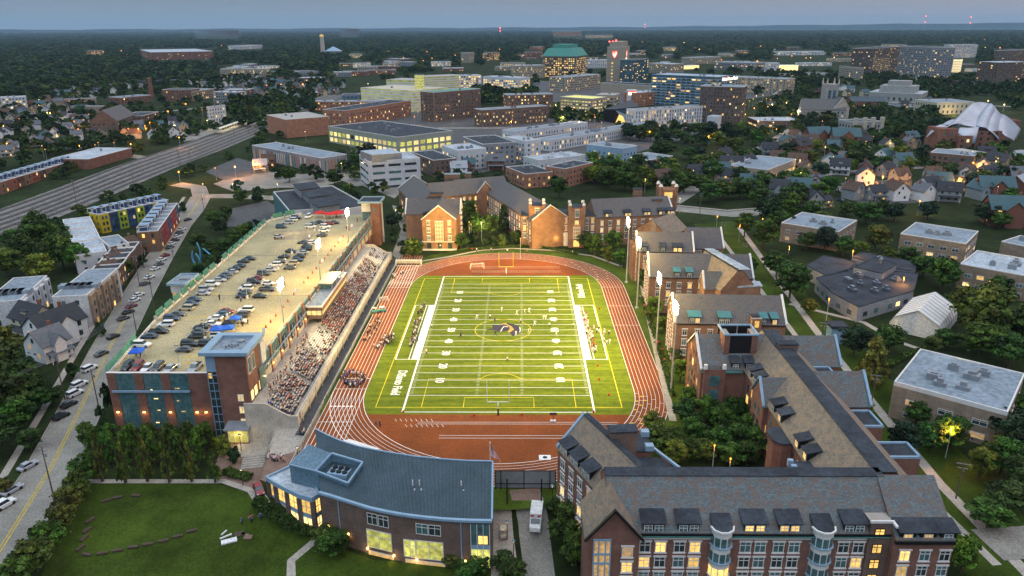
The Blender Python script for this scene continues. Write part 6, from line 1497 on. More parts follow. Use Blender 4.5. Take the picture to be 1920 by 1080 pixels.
for k in range(64):
 rg = ((985, 1560, 92, 136), (1440, 1900, 86, 150), (1000, 1480, 100, 140), (640, 1000, 108, 136), (420, 760, 128, 146))[k % 5]
 u, v = gr.uniform(rg[0], rg[1]), gr.uniform(rg[2], rg[3]); w_ = gr.uniform(14, 40)*(v/130); h_ = gr.uniform(4, 9)*(v/125)
 p = G(u, v, 0)
 if any(min(q.x for q in P)-8 < p.x < max(q.x for q in P)+8 and min(q.y for q in P)-10 < p.y < max(q.y for q in P)+10 for P in FOOT): continue
 r, P, h = FB('x', (u-w_/2, v-h_), (u+w_/2, v-h_-gr.uniform(-.6, .6)), vb=v, d=gr.uniform(18, 45), wall=gr.choice(('wall_tan', 'wall_white', 'wall_grey', 'brick', 'brick_brown', 'wall_tan')), roof=gr.choice(('membrane', 'membrane_w', 'membrane_d')), lit=gr.choice((.1, .3, .6)), sp=5, w=2.6, wh=1.8, un=2, cap=18)
 del r['label']; FAR_.append((r, (P[0].x, P[0].y, h)))
def roofbox(lab, q, z0, z1, mat, nm='penthouse', rm='membrane_w'):
 r, P, h = ROOTS[lab]; PP = ccw([G(u, v, z1).to_2d() for u, v in q]); b = MB(); b.prism(PP, h-0.8, z1); o = wput(b, nm, mat, r); b = MB(); b.prism(inset(PP, 0.1), z1, z1+0.15); wsub(b, 'penthouse_roof', rm, o); return r
k = 'four storey white office with dark ribbon windows and roof plant'; h = ROOTS[k][2]; roofbox(k, ((675, 283), (697, 291), (753, 287), (733, 278)), h, h+3.6, 'grey_metal')
r, P, _ = ROOTS[k]
fr = G(753, 300, h-1); b = MB(); b.obox((fr.x, fr.y-0.3), 7.5, 2.0, 0.2, h-1, math.atan2((P[2]-P[1]).y, (P[2]-P[1]).x)); wput(b, 'lit_stair_bay', 'litg', r)
def tower3(name, label, A, F, Cc, vb, wall, **kw):
 return FB(label, F, Cc, A=A, vb=vb, wall=wall, name=name, **kw)
r, P, h = tower3('hospital_tower', 'brick hospital tower with green copper hipped roof, rows lit', (1021, 105), (1079, 106), (1101, 103), 146, 'brick_brown', lit=0.62, sp=4.2, w=2.8, wh=2.2, fh=4.1, un=0, cap=95, lm='the green roofed tower')
P = ccw(P); I = inset(P, 9); b = MB(); n = len(P); zt_ = h+15
Q = inset(P, -1.0)
for i in range(n): j = (i+1) % n; b.poly([(Q[i].x, Q[i].y, h), (Q[j].x, Q[j].y, h), (I[j].x, I[j].y, zt_), (I[i].x, I[i].y, zt_)])
b.poly([(p.x, p.y, zt_) for p in I]); wput(b, 'green_roof', 'copper', r)
b = MB(); b.prism(inset(I, 7), zt_, zt_+7); wput(b, 'roof_block', 'copper', r)
r, P, h = tower3('hospital_tower', 'tall grey concrete tower with two red and white shield signs', (1145, 87), (1169, 88), (1181, 86), 153, 'wall_tan', w=0, un=0, lm='the grey tower with shield signs')
P_ = quad3((1145, 87), (1169, 88), (1181, 86), h)
b = MB(); b.prism(ccw(inset(ccw(P_), 3.5)), h-1, h+9); wput(b, 'penthouse', 'wall_tan', r)
a_, f_, c_ = P_[0], P_[1], P_[2]
def face(p, q, t, z): d = (q-p); n_ = Vector((d.y, -d.x)).normalized(); x = p+d*t+n_*0.35; return (x.x, x.y, z), math.atan2(d.y, d.x)
def shield(root, p, ang, s):
 o = bpy.data.objects.new('shield_sign', None); b = MB()
 pts = [(-.5, .65), (.5, .65), (.55, .1), (.3, -.45), (0, -.75), (-.3, -.45), (-.55, .1)]
 k = len(b.v);
 for y in (-0.3, 0): b.v += [(x*s, y, z*s) for x, z in pts]
 n = len(pts); b.f.append(tuple(range(n))[::-1]); b.f.append(tuple(n+i for i in range(n))); b.mi += [0, 0]
 for i in range(n): b.f.append((i, (i+1) % n, n+(i+1) % n, n+i)); b.mi.append(0)
 bd = b.build('shield_sign', 'sign_r', root, Vector(p)-root.location, ang)
 b = MB(); q = [(-.36, .3), (-.12, .38), (-.08, -.05), (.05, -.15), (.16, .1), (.18, .55), (.36, .5), (.34, .0), (.16, -.32), (-.02, -.6), (-.2, -.3), (-.36, 0)]
 b.v = [(x*s, -0.36, z*s) for x, z in q]; b.f = [tuple(range(len(q)))]; b.mi = [0]; b.build('shield_mark', 'sign_w', bd)
for (p, q, t) in ((a_, f_, 0.48), (f_, c_, 0.5)): pt_, an = face(p, q, t, h-13); shield(r, pt_, an, 9)
pt_, an = face(f_, c_, 0.5, h-23)
for i, s_ in enumerate(('University', 'Hospitals')): lettering(s_, 4.0, 'sign_w', r, Vector((pt_[0], pt_[1], h-21-i*4.4))-r.location, (R(90), 0, an), 0.1, True)
for (p, q, ts) in ((a_, f_, (.35,)), (f_, c_, (.3, .7))):
 for t in ts:
  for kk in range(6):
   if rnd.random() < 0.3 and kk: continue
   (x, y, z), an = face(p, q, t, h-29-kk*6); b = MB(); b.box(-1.2, 1.2, -0.1, 0.3, 0, 2.2); b.build('lit_window', 'lit', r, Vector((x, y, z))-r.location, an)
for x_, z_ in ((0, 9), (3, 11), (-3, 9)): b = MB(); b.ball((P_[0].x+10+x_*2, P_[0].y+5, h+z_), 1.1); wput(b, 'red_beacon', 'litred', r)
k = 'long striped blue white clinic building with lit rooftop sign'; r, P, h = ROOTS[k]
P = ccw(P); sides = sorted([(P[i], P[(i+1) % 4]) for i in range(4)], key=lambda e: (e[0]+e[1]).y)[0]
(x, y, z), an = face(sides[0], sides[1], 0.80, h-3.6); lettering('Seidman Cancer Center', 5.4, 'sign_w', r, Vector((x, y, z))-r.location, (R(90), 0, an), 0.15, True, scale=(0.8, 1, 1))
(x, y, z), an = face(sides[0], sides[1], 0.60, h-3.2); shield(r, (x, y, z), an, 3.6)
r = thing('museum', 'black angular glass building with glowing orange entrance', 'museum', G(1160, 235, 0)); a0, a1, a2, a3 = [G(u, v, 14).to_2d() for u, v in ((1132, 201), (1152, 205), (1200, 203), (1183, 194))]
b = MB(); b.prism(ccw([a0, a1, a2, a3]), 0, [12, 14, 16, 18]); wput(b, 'wall', 'black', r); b = MB(); m1 = G(1152, 232, 0); b.poly([(a1.x+1, a1.y-0.4, 13), (a2.x-1, a2.y-0.4, 14), (a2.x-4, a2.y-0.4, 4), (a1.x+12, a1.y-0.4, 2)]); wput(b, 'blue_glass_facet', 'glass_blue', r)
b = MB(); b.poly([(a1.x+1.5, a1.y-0.6, 0.3), (a1.x+12, a1.y-0.6, 0.3), (a1.x+9, a1.y-0.6, 7), (a1.x+5, a1.y-0.6, 9)]); wput(b, 'glowing_entrance', 'lit', r); landmark('the angular black building', (a1.x, a1.y, 12))
r, P, h = ROOTS['red brick block with white sign panels at both ends']
for (u0, u1, v0, vb_) in ((1177, 1195, 169, 199), (1249, 1268, 168, 195)):
 hh = height_of(u0, vb_, v0, 0); p, q = G(u0, v0, hh), G(u1, v0, hh); b = MB(); b.box(p.x, q.x, p.y, p.y+12, 0, hh); o = wput(b, 'sign_block', 'wall_white', r); b = MB(); b.box(p.x+1, q.x-1, p.y-0.2, p.y-0.02, hh-6, hh-2.5); b.cur = 1; b.box(p.x+1, q.x-1, p.y-0.2, p.y-0.02, hh-2.5, hh-1); wsub(b, 'lit_sign', ['sign_w', 'sign_r'], o)
def cyl_thing(nm, lab, cat, u, vb_, vt, rr, mat, top=None, rt=None):
 p = G(u, vb_, 0); h = height_of(u, vb_, vt, 0); r = thing(nm, lab, cat, p); b = MB(); b.cyl((0, 0), rr, rt or rr*0.8, 0, h*0.88, 14); b.build('shaft', mat, r)
 b = MB(); b.cyl((0, 0), (rt or rr*0.8)*1.15, (rt or rr*0.8)*1.1, h*0.88, h*0.95, 14); b.cyl((0, 0), (rt or rr*0.8), 0.4, h*0.95, h, 14); b.build('top', top or mat, r); return r, p, h
cyl_thing('memorial_tower', 'slender pale stone tower with glowing yellow top in the woods', 'tower', 606, 103, 64, 8.5, 'stone', 'lit', 7)
p = G(626, 103, 0); r = thing('domed_tank', 'wide grey conical roofed round building beside the pale tower', 'building', p); b = MB(); b.cyl((0, 0), 30, 30, 0, 14, 24); b.build('drum', 'stone', r); b = MB(); b.cyl((0, 0), 33, 2, 14, 30, 24); b.build('conical_roof', 'fascia', r); landmark('the pale stone tower', (p.x-60, p.y, 60))
cyl_thing('chimney_stack', 'tall red brick chimney stack left of the mill', 'chimney', 285, 182, 145, 3.4, 'brick')
for (u, vb_, vt, lab) in ((938, 66, 42, 'red and white mast with red lamps on the horizon'), (1731.5, 54, 34, 'far mast with two red lamps, left of two on the right'), (1816, 56, 38, 'far mast with faint red lamps near the right edge'), (1209, 58, 50, 'dark steeple like mast on the horizon')):
 p = G(u, max(vb_, 60), 0); h = height_of(u, max(vb_, 60), vt, 0) if vb_ > 58 else 88+(60-vt)*6.0
 r = thing('radio_mast', lab, 'mast', p); b = MB(); b.cyl((0, 0), 3, 1.5, 0, h, 4); b.build('mast', 'galv', r)
 for f in (1.0, 0.62): b = MB(); b.ball((0, 0, h*f if h < 100 else h*f), 6 if f == 1 else 5); b.build('red_lamp', 'litred', r)
def gabled(nm, lab, cat, a, b_, zr, ze, hw, wall, roof, lit=0.2, gable=(0, 0), lm=None, sp=4):
 p, q = G(*a, zr), G(*b_, zr); r = thing(nm, lab, cat, ((p.x+q.x)/2, (p.y+q.y)/2, 0)); P, _, _ = wing(r, (p.x, p.y), (q.x, q.y), hw, zr, ze, wall=wall, roof=roof, gable=gable, z0=-0.5)
 w = Wins(r, 40)
 for i in range(4): w.grid(P[i], P[(i+1) % 4], [1.5+3.3*k for k in range(max(1, int((ze-1)//3.3)))], sp=sp, w=1.4, h=1.8, lit=lit)
 w.finish(); FOOT.append(P)
 if lm: landmark(lm, ((p.x+q.x)/2, (p.y+q.y)/2, zr))
 return r, P
gabled('church', 'big brown church with steep dark gable roof among houses', 'church', (190, 207), (226, 196), 22, 12, 12, 'brick_brown', 'slate_g', lm='the brown church')
r, P = gabled('church', 'grey stone gothic church with green roofs and square tower', 'church', (1502, 185), (1586, 186), 22, 12, 9, 'stone_grey', 'slate', lm='the gothic church')
p = G(1552, 160, 34); hT = 36
b = MB(); b.box(p.x-6.5, p.x+6.5, p.y-14, p.y-1, 0, hT); wput(b, 'bell_tower', 'stone_grey', r)
for sx in (-6, 6):
 for y in (p.y-13.5, p.y-1.5): b = MB(); b.cyl((p.x+sx, y), 1.2, 0.3, hT, hT+6, 6); wput(b, 'pinnacle', 'stone', r)
b = MB(); b.box(p.x-3.8, p.x-1, p.y-14.3, p.y-14, hT-16, hT-6); b.box(p.x+1, p.x+3.8, p.y-14.3, p.y-14, hT-16, hT-6); wput(b, 'belfry_opening', 'glass_blue', r)
pp = G(1575, 205, 12); P2, _, _ = wing(r, (pp.x, pp.y-4), (pp.x, pp.y+26), 8, 24, 13, wall='stone', roof='slate', gable=(1, 0), z0=-0.5)
pp = G(1518, 212, 8); P2, _, _ = wing(r, (pp.x-8, pp.y), (pp.x+22, pp.y), 7, 11, 6, wall='stone_grey', roof='slate', gable=(0, 0), z0=-0.5)
r, P = gabled('lecture_hall', 'red brick hall with dark blue roof right of the gothic church', 'hall', (1592, 181), (1656, 181), 15, 10, 9, 'brick', 'metal_roof', lm='the blue roofed red hall')
r, P, h = FB('grey stone castle like block with four round turrets', (1603, 229), (1655, 227), vb=258, d=22, wall='stone_grey', roof='metal_roof', lit=0.1, sp=4, w=1.8, wh=2, un=1, lm='the turreted stone block', name='castle_block')
P = ccw(P); e = sorted([(P[i], P[(i+1) % 4]) for i in range(4)], key=lambda e: (e[0]+e[1]).y)[0]
for t in (0.02, 0.35, 0.65, 0.98): q = e[0].lerp(e[1], t); b = MB(); b.cyl((q.x, q.y), 2.0, 2.0, 0, h+3.5, 10); wput(b, 'turret', 'stone', r)
r, P, h = FB('pale domed museum with stepped roof among trees', (1630, 172), (1728, 176), vb=188, d=55, wall='stone_grey', roof='membrane_w', lit=0.0, sp=7, w=2.4, wh=4, nf=1, un=0, lm='the stepped roof museum', name='museum')
P = ccw(P)
for dd, z in ((10, 8), (18, 14)): Q = inset(P, dd); b = MB(); b.prism(Q, h-1, h+z); wput(b, 'upper_block', 'stone_grey', r)
r, P, h = FB('cream stone mansion floodlit yellow, left of the steel roofs', (1757, 192), (1828, 191), vb=215, d=40, wall='cream', roof='membrane', lit=0.0, sp=5, w=1.8, wh=3, fh=6, un=2, lm='the cream mansion', name='mansion')
plight('facade_light', r, (P[0].x+15, P[0].y-9, 3), 5000, (1, 0.72, 0.3), 1)
r = thing('steel_roofed_building', 'brick building with billowing brushed steel ribbons for a roof', 'building', G(1830, 285, 0)); landmark('the steel ribbon building', G(1825, 240, 20))
base = G(1790, 292, 0); bx, by = base.x, base.y
for (u0, u1, v0, vb_, d_) in ((1763, 1798, 242, 292, 20), (1798, 1825, 255, 294, 10), (1832, 1880, 246, 290, 25), (1886, 1916, 226, 262, 30)):
 hh = height_of(u0, vb_, v0, 0); p, q = G(u0, v0, hh), G(u1, v0, hh); PP = ccw([(p.x, p.y), (q.x, q.y), (q.x+1, q.y+d_), (p.x+1, p.y+d_)]); b = MB(); b.prism(PP, -0.3, hh); wput(b, 'brick_block', 'brick', r)
 w = Wins(r, 30); w.grid(PP[0], PP[1], [2.5+k*4.2 for k in range(int(hh//4.4))], sp=5, w=1.9, h=2, lit=0.3, always=True); w.finish()
def ribbon(pts, lift):
 rows = [[Vector((PYp(u, v, by+dy)[0], by+dy, PYp(u, v, by+dy)[1])) for u, v, dy in row] for row in pts]; nr, nc = len(rows), len(rows[0]); b = MB(); S_ = 6
 def cr(p0, p1, p2, p3, t): return 0.5*((2*p1)+(-p0+p2)*t+(2*p0-5*p1+4*p2-p3)*t*t+(-p0+3*p1-3*p2+p3)*t*t*t)
 def fine(row):
  out = []
  for i in range(len(row)-1):
   for k in range(S_): out.append(cr(row[max(i-1, 0)], row[i], row[i+1], row[min(i+2, len(row)-1)], k/S_))
  return out+[row[-1]]
 g = [fine(rw) for rw in rows]; g = list(map(list, zip(*[fine(list(c)) for c in zip(*g)]))); R_, C_ = len(g), len(g[0])
 b.v = [tuple(q+Vector((0, 0, lift*math.sin(3.14*j/(C_-1))))) for i in range(R_) for j, q in enumerate(g[i])]
 for i in range(R_-1):
  for j in range(C_-1): b.f.append((i*C_+j, i*C_+j+1, (i+1)*C_+j+1, (i+1)*C_+j)); b.mi.append(0)
 o = wput(b, 'steel_ribbon', 'steel', r)
 for p in o.data.polygons: p.use_smooth = True
 sd = o.modifiers.new('t', 'SOLIDIFY'); sd.thickness = 0.4
ribbon([[(1808, 212, 34), (1824, 198, 40), (1846, 197, 46), (1858, 198, 40)], [(1790, 226, 22), (1806, 216, 26), (1826, 214, 30), (1848, 219, 26)], [(1772, 242, 6), (1786, 238, 8), (1806, 240, 12), (1834, 240, 8)]], 2)
ribbon([[(1852, 196, 44), (1860, 200, 36), (1866, 214, 30)], [(1836, 214, 30), (1850, 216, 22), (1864, 232, 20)], [(1822, 238, 14), (1838, 242, 6), (1852, 244, 6)]], 1.5)
ribbon([[(1862, 198, 40), (1870, 214, 34), (1884, 224, 30)], [(1850, 220, 26), (1862, 226, 20), (1880, 240, 18)], [(1846, 242, 8), (1856, 252, 4), (1872, 264, 2)]], 2)
ribbon([[(1866, 216, 34), (1884, 222, 34), (1913, 243, 30)], [(1862, 228, 22), (1882, 236, 20), (1908, 255, 18)], [(1876, 250, 8), (1886, 262, 4), (1900, 266, 6)]], 2)
ribbon([[(1796, 240, 10), (1816, 244, 4), (1836, 238, 6)], [(1792, 250, 4), (1810, 258, -2), (1832, 254, 0)], [(1798, 262, 0), (1808, 276, -4), (1828, 270, -2)]], 1.5)
ribbon([[(1786, 238, 14), (1764, 238, 16), (1745, 244, 14)], [(1776, 248, 8), (1754, 250, 8), (1736, 258, 6)]], 2)
ribbon([[(1770, 232, 20), (1788, 228, 24), (1802, 232, 20)], [(1762, 240, 14), (1780, 238, 14), (1796, 240, 12)]], 1.5)
for lab, q, hh, n_ in (('sprawling black flat roofed school complex, main part', ((1530, 520), (1606, 500), (1722, 512), (1712, 545), (1660, 560), (1610, 575), (1560, 548)), 5.5, 9), ('black flat roofed school complex, left wing', ((1512, 497), (1545, 478), (1606, 490), (1590, 508), (1548, 516)), 5.5, 0), ('black flat roofed school complex, back wing', ((1598, 481), (1618, 471), (1724, 492), (1708, 507), (1660, 500)), 5.5, 1), ('raised square roof in the black school complex', ((1601, 500), (1640, 481), (1682, 494), (1655, 512)), 8, 1)):
 r, P, h = FB(lab, None, None, P=q, h=hh, wall='wall_grey', roof='membrane_d', w=2.2, sp=5, lit=0.25, nf=1, un=n_, unmat='steel', par=0.2, trim='membrane_d', lm='the '+lab.split(',')[0] if 'main' in lab else None)
plight('yard_light', r, tuple(G(1690, 505, 3)), 900, (1, 0.6, 0.18), 0.4); plight('yard_light', r, tuple(G(1560, 560, 3)), 700, (1, 0.75, 0.3), 0.4)
th_ = thing('tent_hall', 'pale translucent gable ended tent hall on the lawn', 'tent hall', G(1722, 625, 0)); landmark('the pale tent hall', G(1722, 590, 7))
a_, b_ = G(1722, 583, 8.5).to_2d(), G(1754, 548, 8.5).to_2d(); d = (b_-a_).normalized(); n = Vector((-d.y, d.x)); prof = [(-7.6, 0), (-7.4, 3), (-6.4, 5), (-0.2, 8.5), (0.2, 8.5), (6.4, 5), (7.4, 3), (7.6, 0)]
b = MB(); L_ = (b_-a_).length
for s in range(8):
 q0, q1 = a_+d*L_*s/8, a_+d*L_*(s+0.94)/8
 for (x0, z0), (x1, z1) in zip(prof, prof[1:]): A0, A1, B0, B1 = q0+n*x0, q0+n*x1, q1+n*x0, q1+n*x1; b.poly([(A0.x, A0.y, z0), (A1.x, A1.y, z1), (B1.x, B1.y, z1), (B0.x, B0.y, z0)])
wput(b, 'roof_cloth', 'trim', th_)
for q, o_ in ((a_, 0.3), (b_, -0.3)): b = MB(); b.poly([((q+n*x+d*o_).x, (q+n*x+d*o_).y, z) for x, z in prof]); wput(b, 'end_wall', 'wall_white', th_)
b = MB()
for s in range(9): q0 = a_+d*L_*s/8; [b.beam(((q0+n*x0).x, (q0+n*x0).y, z0), ((q0+n*x1).x, (q0+n*x1).y, z1), 0.25) for (x0, z0), (x1, z1) in zip(prof, prof[1:])]
wput(b, 'rib', 'galv', th_); plight('floodlight', th_, tuple(G(1664, 622, 1.5)), 260, (1, 0.7, 0.25), 0.3)
# ================================================================== houses
for r, q in FAR_: later(r, 'distant flat block', q)
def house_proto(w, d, h, rise, porch=True, cross=False, dormer_=False):
 r = thing('house', 'x', 'house')
 b = MB(); b.prism([(-w/2, -d/2), (w/2, -d/2), (w/2, d/2), (-w/2, d/2)], -1, h, cap=False, bot=False)
 for s in (-1, 1): q = [(s*w/2, -d/2, h), (s*w/2, d/2, h), (s*w/2, 0, h+rise)]; b.poly(q if s > 0 else q[::-1])
 if cross: b.prism([(-w*0.2, -d/2-1.6), (w*0.2, -d/2-1.6), (w*0.2, -d/2), (-w*0.2, -d/2)], -1, h, cap=False); b.poly([(-w*0.2, -d/2-1.6, h), (w*0.2, -d/2-1.6, h), (0, -d/2-1.6, h+rise*0.7)])
 b.build('wall', 'wall', r)
 b = MB(); o = 0.45; k = rise/(d/2)
 for s in (-1, 1):
  q = [(-w/2-o, s*(d/2+o), h-k*o+0.1), (w/2+o, s*(d/2+o), h-k*o+0.1), (w/2+o, 0, h+rise+0.1), (-w/2-o, 0, h+rise+0.1)]; b.poly(q if s < 0 else q[::-1]); q2 = [(x, y, z-0.22) for x, y, z in q]; b.poly(q2[::-1] if s < 0 else q2)
  for e in ((0, 1), (1, 2), (3, 0)): b.poly([q[e[0]], q[e[1]], q2[e[1]], q2[e[0]]])
 if cross:
  zc = h+rise*0.7+0.12
  for s in (-1, 1): q = [(s*(w*0.2+o), -d/2-1.6-o, h-0.2), (0, -d/2-1.6-o, zc), (0, 0, zc), (s*(w*0.2+o), -d*0.1, h-0.2+0.0)]; b.poly(q if s < 0 else q[::-1])
 b.build('roof', 'roof_t', r)
 yy = -d/2-0.02
 for x in (-w*0.32, w*0.32) if cross else (-w*0.3, 0.0, w*0.3):
  for z in (1.0, 3.9)[:max(1, int(h//2.8))]: fm, pm = win_mesh(1.1, 1.5, 'flat', 'trim'); put('window', pane_of(pm, rnd.choice(('glass', 'glass', 'glass_teal', 'lit'))), r, (x, yy, z))
 for s in (-1, 1):
  for y, z in ((0, h+0.2), (-d*0.2, 1.2), (d*0.2, 3.6)): fm, pm = win_mesh(1.0, 1.4, 'flat', 'trim'); put('window', pane_of(pm, rnd.choice(('glass', 'glass', 'lit3'))), r, (s*(w/2+0.02), y, z), s*R(90))
 b = MB(); b.box(w*0.2, w*0.2+0.8, 0.6, 1.4, h, h+rise+1.1); b.build('chimney', 'brick', r)
 if porch:
  b = MB(); b.prism([(-w*0.45, -d/2-2.2), (w*0.45, -d/2-2.2), (w*0.45, -d/2), (-w*0.45, -d/2)], [2.6, 2.6, 3.1, 3.1], [2.8, 2.8, 3.3, 3.3]); p = b.build('porch_roof', 'roof_t', r)
  b = MB(); b.beam((-w*0.42, -d/2-2, 0), (-w*0.42, -d/2-2, 2.6), 0.18); b.build('porch_post', 'trim', p); b = MB(); b.beam((w*0.42, -d/2-2, 0), (w*0.42, -d/2-2, 2.6), 0.18); b.build('porch_post', 'trim', p)
 if dormer_:
  b = MB(); b.box(-1.2, 1.2, -d*0.36, -d*0.1, h+0.6, h+2.0); o = b.build('dormer', 'wall', r); b = MB(); b.box(-1.5, 1.5, -d*0.40, -d*0.08, h+2.0, h+2.2); b.build('dormer_roof', 'roof_t', o)
 return r
HP = [house_proto(9, 7.5, 5.6, 3.4), house_proto(11, 8.5, 5.8, 3.8, dormer_=True), house_proto(8, 9, 5.4, 3.6, cross=True), house_proto(13, 9, 6.0, 3.6, porch=False, cross=True)]
HUSED = [False]*4
WALLS = dict(white=(0.72, 0.73, 0.74), cream=(0.52, 0.46, 0.34), tan=(0.36, 0.28, 0.2), grey=(0.28, 0.30, 0.32), brick=(0.2, 0.085, 0.06), blue=(0.22, 0.30, 0.38), yellow=(0.5, 0.40, 0.16))
ROOFS = dict(dark=(0.045, 0.05, 0.06), grey=(0.14, 0.15, 0.17), brown=(0.11, 0.07, 0.055), teal=(0.07, 0.13, 0.15), pale=(0.36, 0.39, 0.43), red=(0.2, 0.08, 0.06))
def house(u, v, k, wl, rf, rot, s=1.0, desc=None, group=None):
 p = GT(u, v)
 if not HUSED[k]: r = HP[k]; HUSED[k] = True; r.location = p; r.rotation_euler = (0, 0, R(rot))
 else: r = dup(HP[k], 'house', None, 'house', p, R(rot), scale=s)
 r.scale = (s, s, s); r['category'] = 'house'
 if group: r['group'] = group
 def col(o):
  n = o.name.split('.')[0]
  if n in ('wall', 'dormer'): o.color = (*WALLS[wl], 1)
  elif 'roof' in n: o.color = (*ROOFS[rf], 1)
  for c in o.children: col(c)
 col(r); later(r, desc or ('%s house with %s roof' % (wl if wl != 'brick' else 'red brick', {'dark': 'black', 'pale': 'pale grey'}.get(rf, rf))), p+Vector((0, 0, 5)))
 FOOT.append([Vector((p.x+a, p.y+c)) for a, c in ((-6, -6), (6, -6), (6, 6), (-6, 6))]); return r
def inpoly(u, v, P):
 c = False
 for i in range(len(P)):
  (x0, y0), (x1, y1) = P[i-1], P[i]
  if (y0 > v) != (y1 > v) and u < (x1-x0)*(v-y0)/(y1-y0)+x0: c = not c
 return c
def footed(p, m=2.0):
 for P in FOOT:
  xs = [q.x for q in P]; ys = [q.y for q in P]
  if min(xs)-m < p.x < max(xs)+m and min(ys)-m < p.y < max(ys)+m and inpoly(p.x, p.y, [((q.x-sum(xs)/len(P))*1.08+sum(xs)/len(P), (q.y-sum(ys)/len(P))*1.08+sum(ys)/len(P)) for q in P]): return True
 return False
def fill(poly, du, dv, n=9999, jit=0.35, seed=1, reject=True, m=3):
 r = random.Random(seed); out = []; us = [p[0] for p in poly]; vs = [p[1] for p in poly]; v = min(vs)
 while v < max(vs):
  k = max(0.35, (v-52)/230.0); u = min(us)
  while u < max(us):
   a, c = u+r.uniform(-jit, jit)*du*k, v+r.uniform(-jit, jit)*dv*k
   if inpoly(a, c, poly) and not (reject and footed(GT(a, c), m)): out.append((a, c))
   u += du*k
  v += dv*k
 r.shuffle(out); return out[:n]
nb = 'houses of the left neighbourhood'
i = 0
for u, v in fill([(-10, 200), (60, 192), (110, 205), (230, 225), (345, 232), (350, 262), (250, 270), (160, 268), (110, 292), (-10, 300)], 33, 19, 110, seed=3)+fill([(60, 190), (110, 176), (240, 160), (300, 158), (360, 150), (480, 148), (560, 150), (600, 165), (480, 178), (330, 160), (230, 176), (100, 200)], 30, 14, 70, seed=5)+fill([(450, 158), (560, 158), (560, 180), (520, 190), (440, 172)], 34, 16, 10, seed=8):
 house(u, v, i % 3, rnd.choice(('white', 'white', 'cream', 'tan', 'white', 'white', 'blue', 'cream')), rnd.choice(('dark', 'grey', 'dark', 'brown', 'teal', 'grey')), rnd.choice((22, 112, 22, 202, 292))+rnd.uniform(-5, 5), 1.0, group=nb); i += 1
for poly, n, sd in (([(1290, 300), (1500, 262), (1740, 262), (1900, 290), (1900, 400), (1720, 392), (1530, 395), (1300, 350)], 46, 61), ([(420, 158), (640, 152), (660, 180), (600, 190), (470, 200)], 26, 62), ([(1440, 180), (1700, 150), (1860, 160), (1740, 200), (1600, 215), (1440, 215)], 20, 63)):
 for u, v in fill(poly, 46 if sd == 61 else 30, 24 if sd == 61 else 15, n, seed=sd): house(u, v, rnd.randrange(3), rnd.choice(('grey', 'brick', 'white', 'tan', 'cream', 'grey')), rnd.choice(('dark', 'dark', 'grey', 'brown', 'teal')), rnd.uniform(-30, 30)+rnd.choice((0, 90)), 1.1 if sd == 61 else 1.0)
for u, v, k, wl, rf, rot, s in ((1345, 333, 3, 'cream', 'teal', -20, 1.1), (1370, 322, 3, 'cream', 'dark', -15, 1.15), (1305, 338, 1, 'grey', 'dark', 10, 1.1), (1460, 372, 2, 'grey', 'dark', -25, 1.25), (1495, 370, 1, 'grey', 'teal', -10, 1.2), (1528, 360, 2, 'cream', 'dark', 60, 1.2), (1620, 345, 1, 'white', 'dark', 70, 1.15), (1738, 368, 2, 'white', 'dark', 20, 1.3), (1755, 358, 1, 'tan', 'teal', -10, 1.2), (1775, 375, 1, 'grey', 'dark', -20, 1.1), (1690, 303, 0, 'white', 'dark', 15, 1.1), (1860, 372, 3, 'brick', 'teal', -12, 1.35), (1905, 368, 2, 'brick', 'pale', 40, 1.4), (1915, 350, 3, 'brick', 'grey', -12, 1.3), (1885, 420, 3, 'brick', 'teal', -12, 1.5), (1530, 270, 3, 'brick', 'teal', 10, 1.5), (1582, 275, 3, 'brick', 'teal', -10, 1.6), (1498, 288, 1, 'brick', 'dark', 30, 1.3), (1610, 268, 2, 'brick', 'dark', 10, 1.2), (1560, 283, 1, 'tan', 'dark', 30, 1.1), (1240, 345, 1, 'brick', 'brown', 20, 1.0), (1660, 330, 0, 'grey', 'dark', 25, 1.0), (1808, 336, 0, 'white', 'dark', 60, 1.0), (1870, 318, 1, 'tan', 'dark', -60, 1.2), (1905, 305, 2, 'white', 'pale', 20, 1.0), (1850, 340, 1, 'grey', 'dark', 20, 1.1), (1546, 387, 0, 'yellow', 'dark', 20, 0.7), (1640, 375, 0, 'grey', 'dark', 10, 1.0), (880, 320, 2, 'brick', 'teal', 0, 1.0), (930, 316, 1, 'brick', 'grey', 0, 1.1), (860, 328, 1, 'white', 'pale', 10, 1.0), (505, 312, 0, 'brick', 'brown', 10, 1.0), (490, 322, 0, 'tan', 'pale', 10, 1.0)):
 house(u, v, k, wl, rf, rot, s)
for u, v, k, wl, rf, rot, s, d in ((110, 638, 3, 'white', 'dark', 64, 1.15, 'long roofed white house'), (95, 668, 2, 'white', 'grey', 64, 1.1, 'white house with grey porch roof'), (70, 622, 1, 'cream', 'dark', -26, 1.1, 'cream house with dark roof')): house(u, v, k, wl, rf, rot, s, desc=d)
plight('porch_glow', None, tuple(GT(128, 668, 3)), 160, (1, 0.55, 0.15), 0.2)
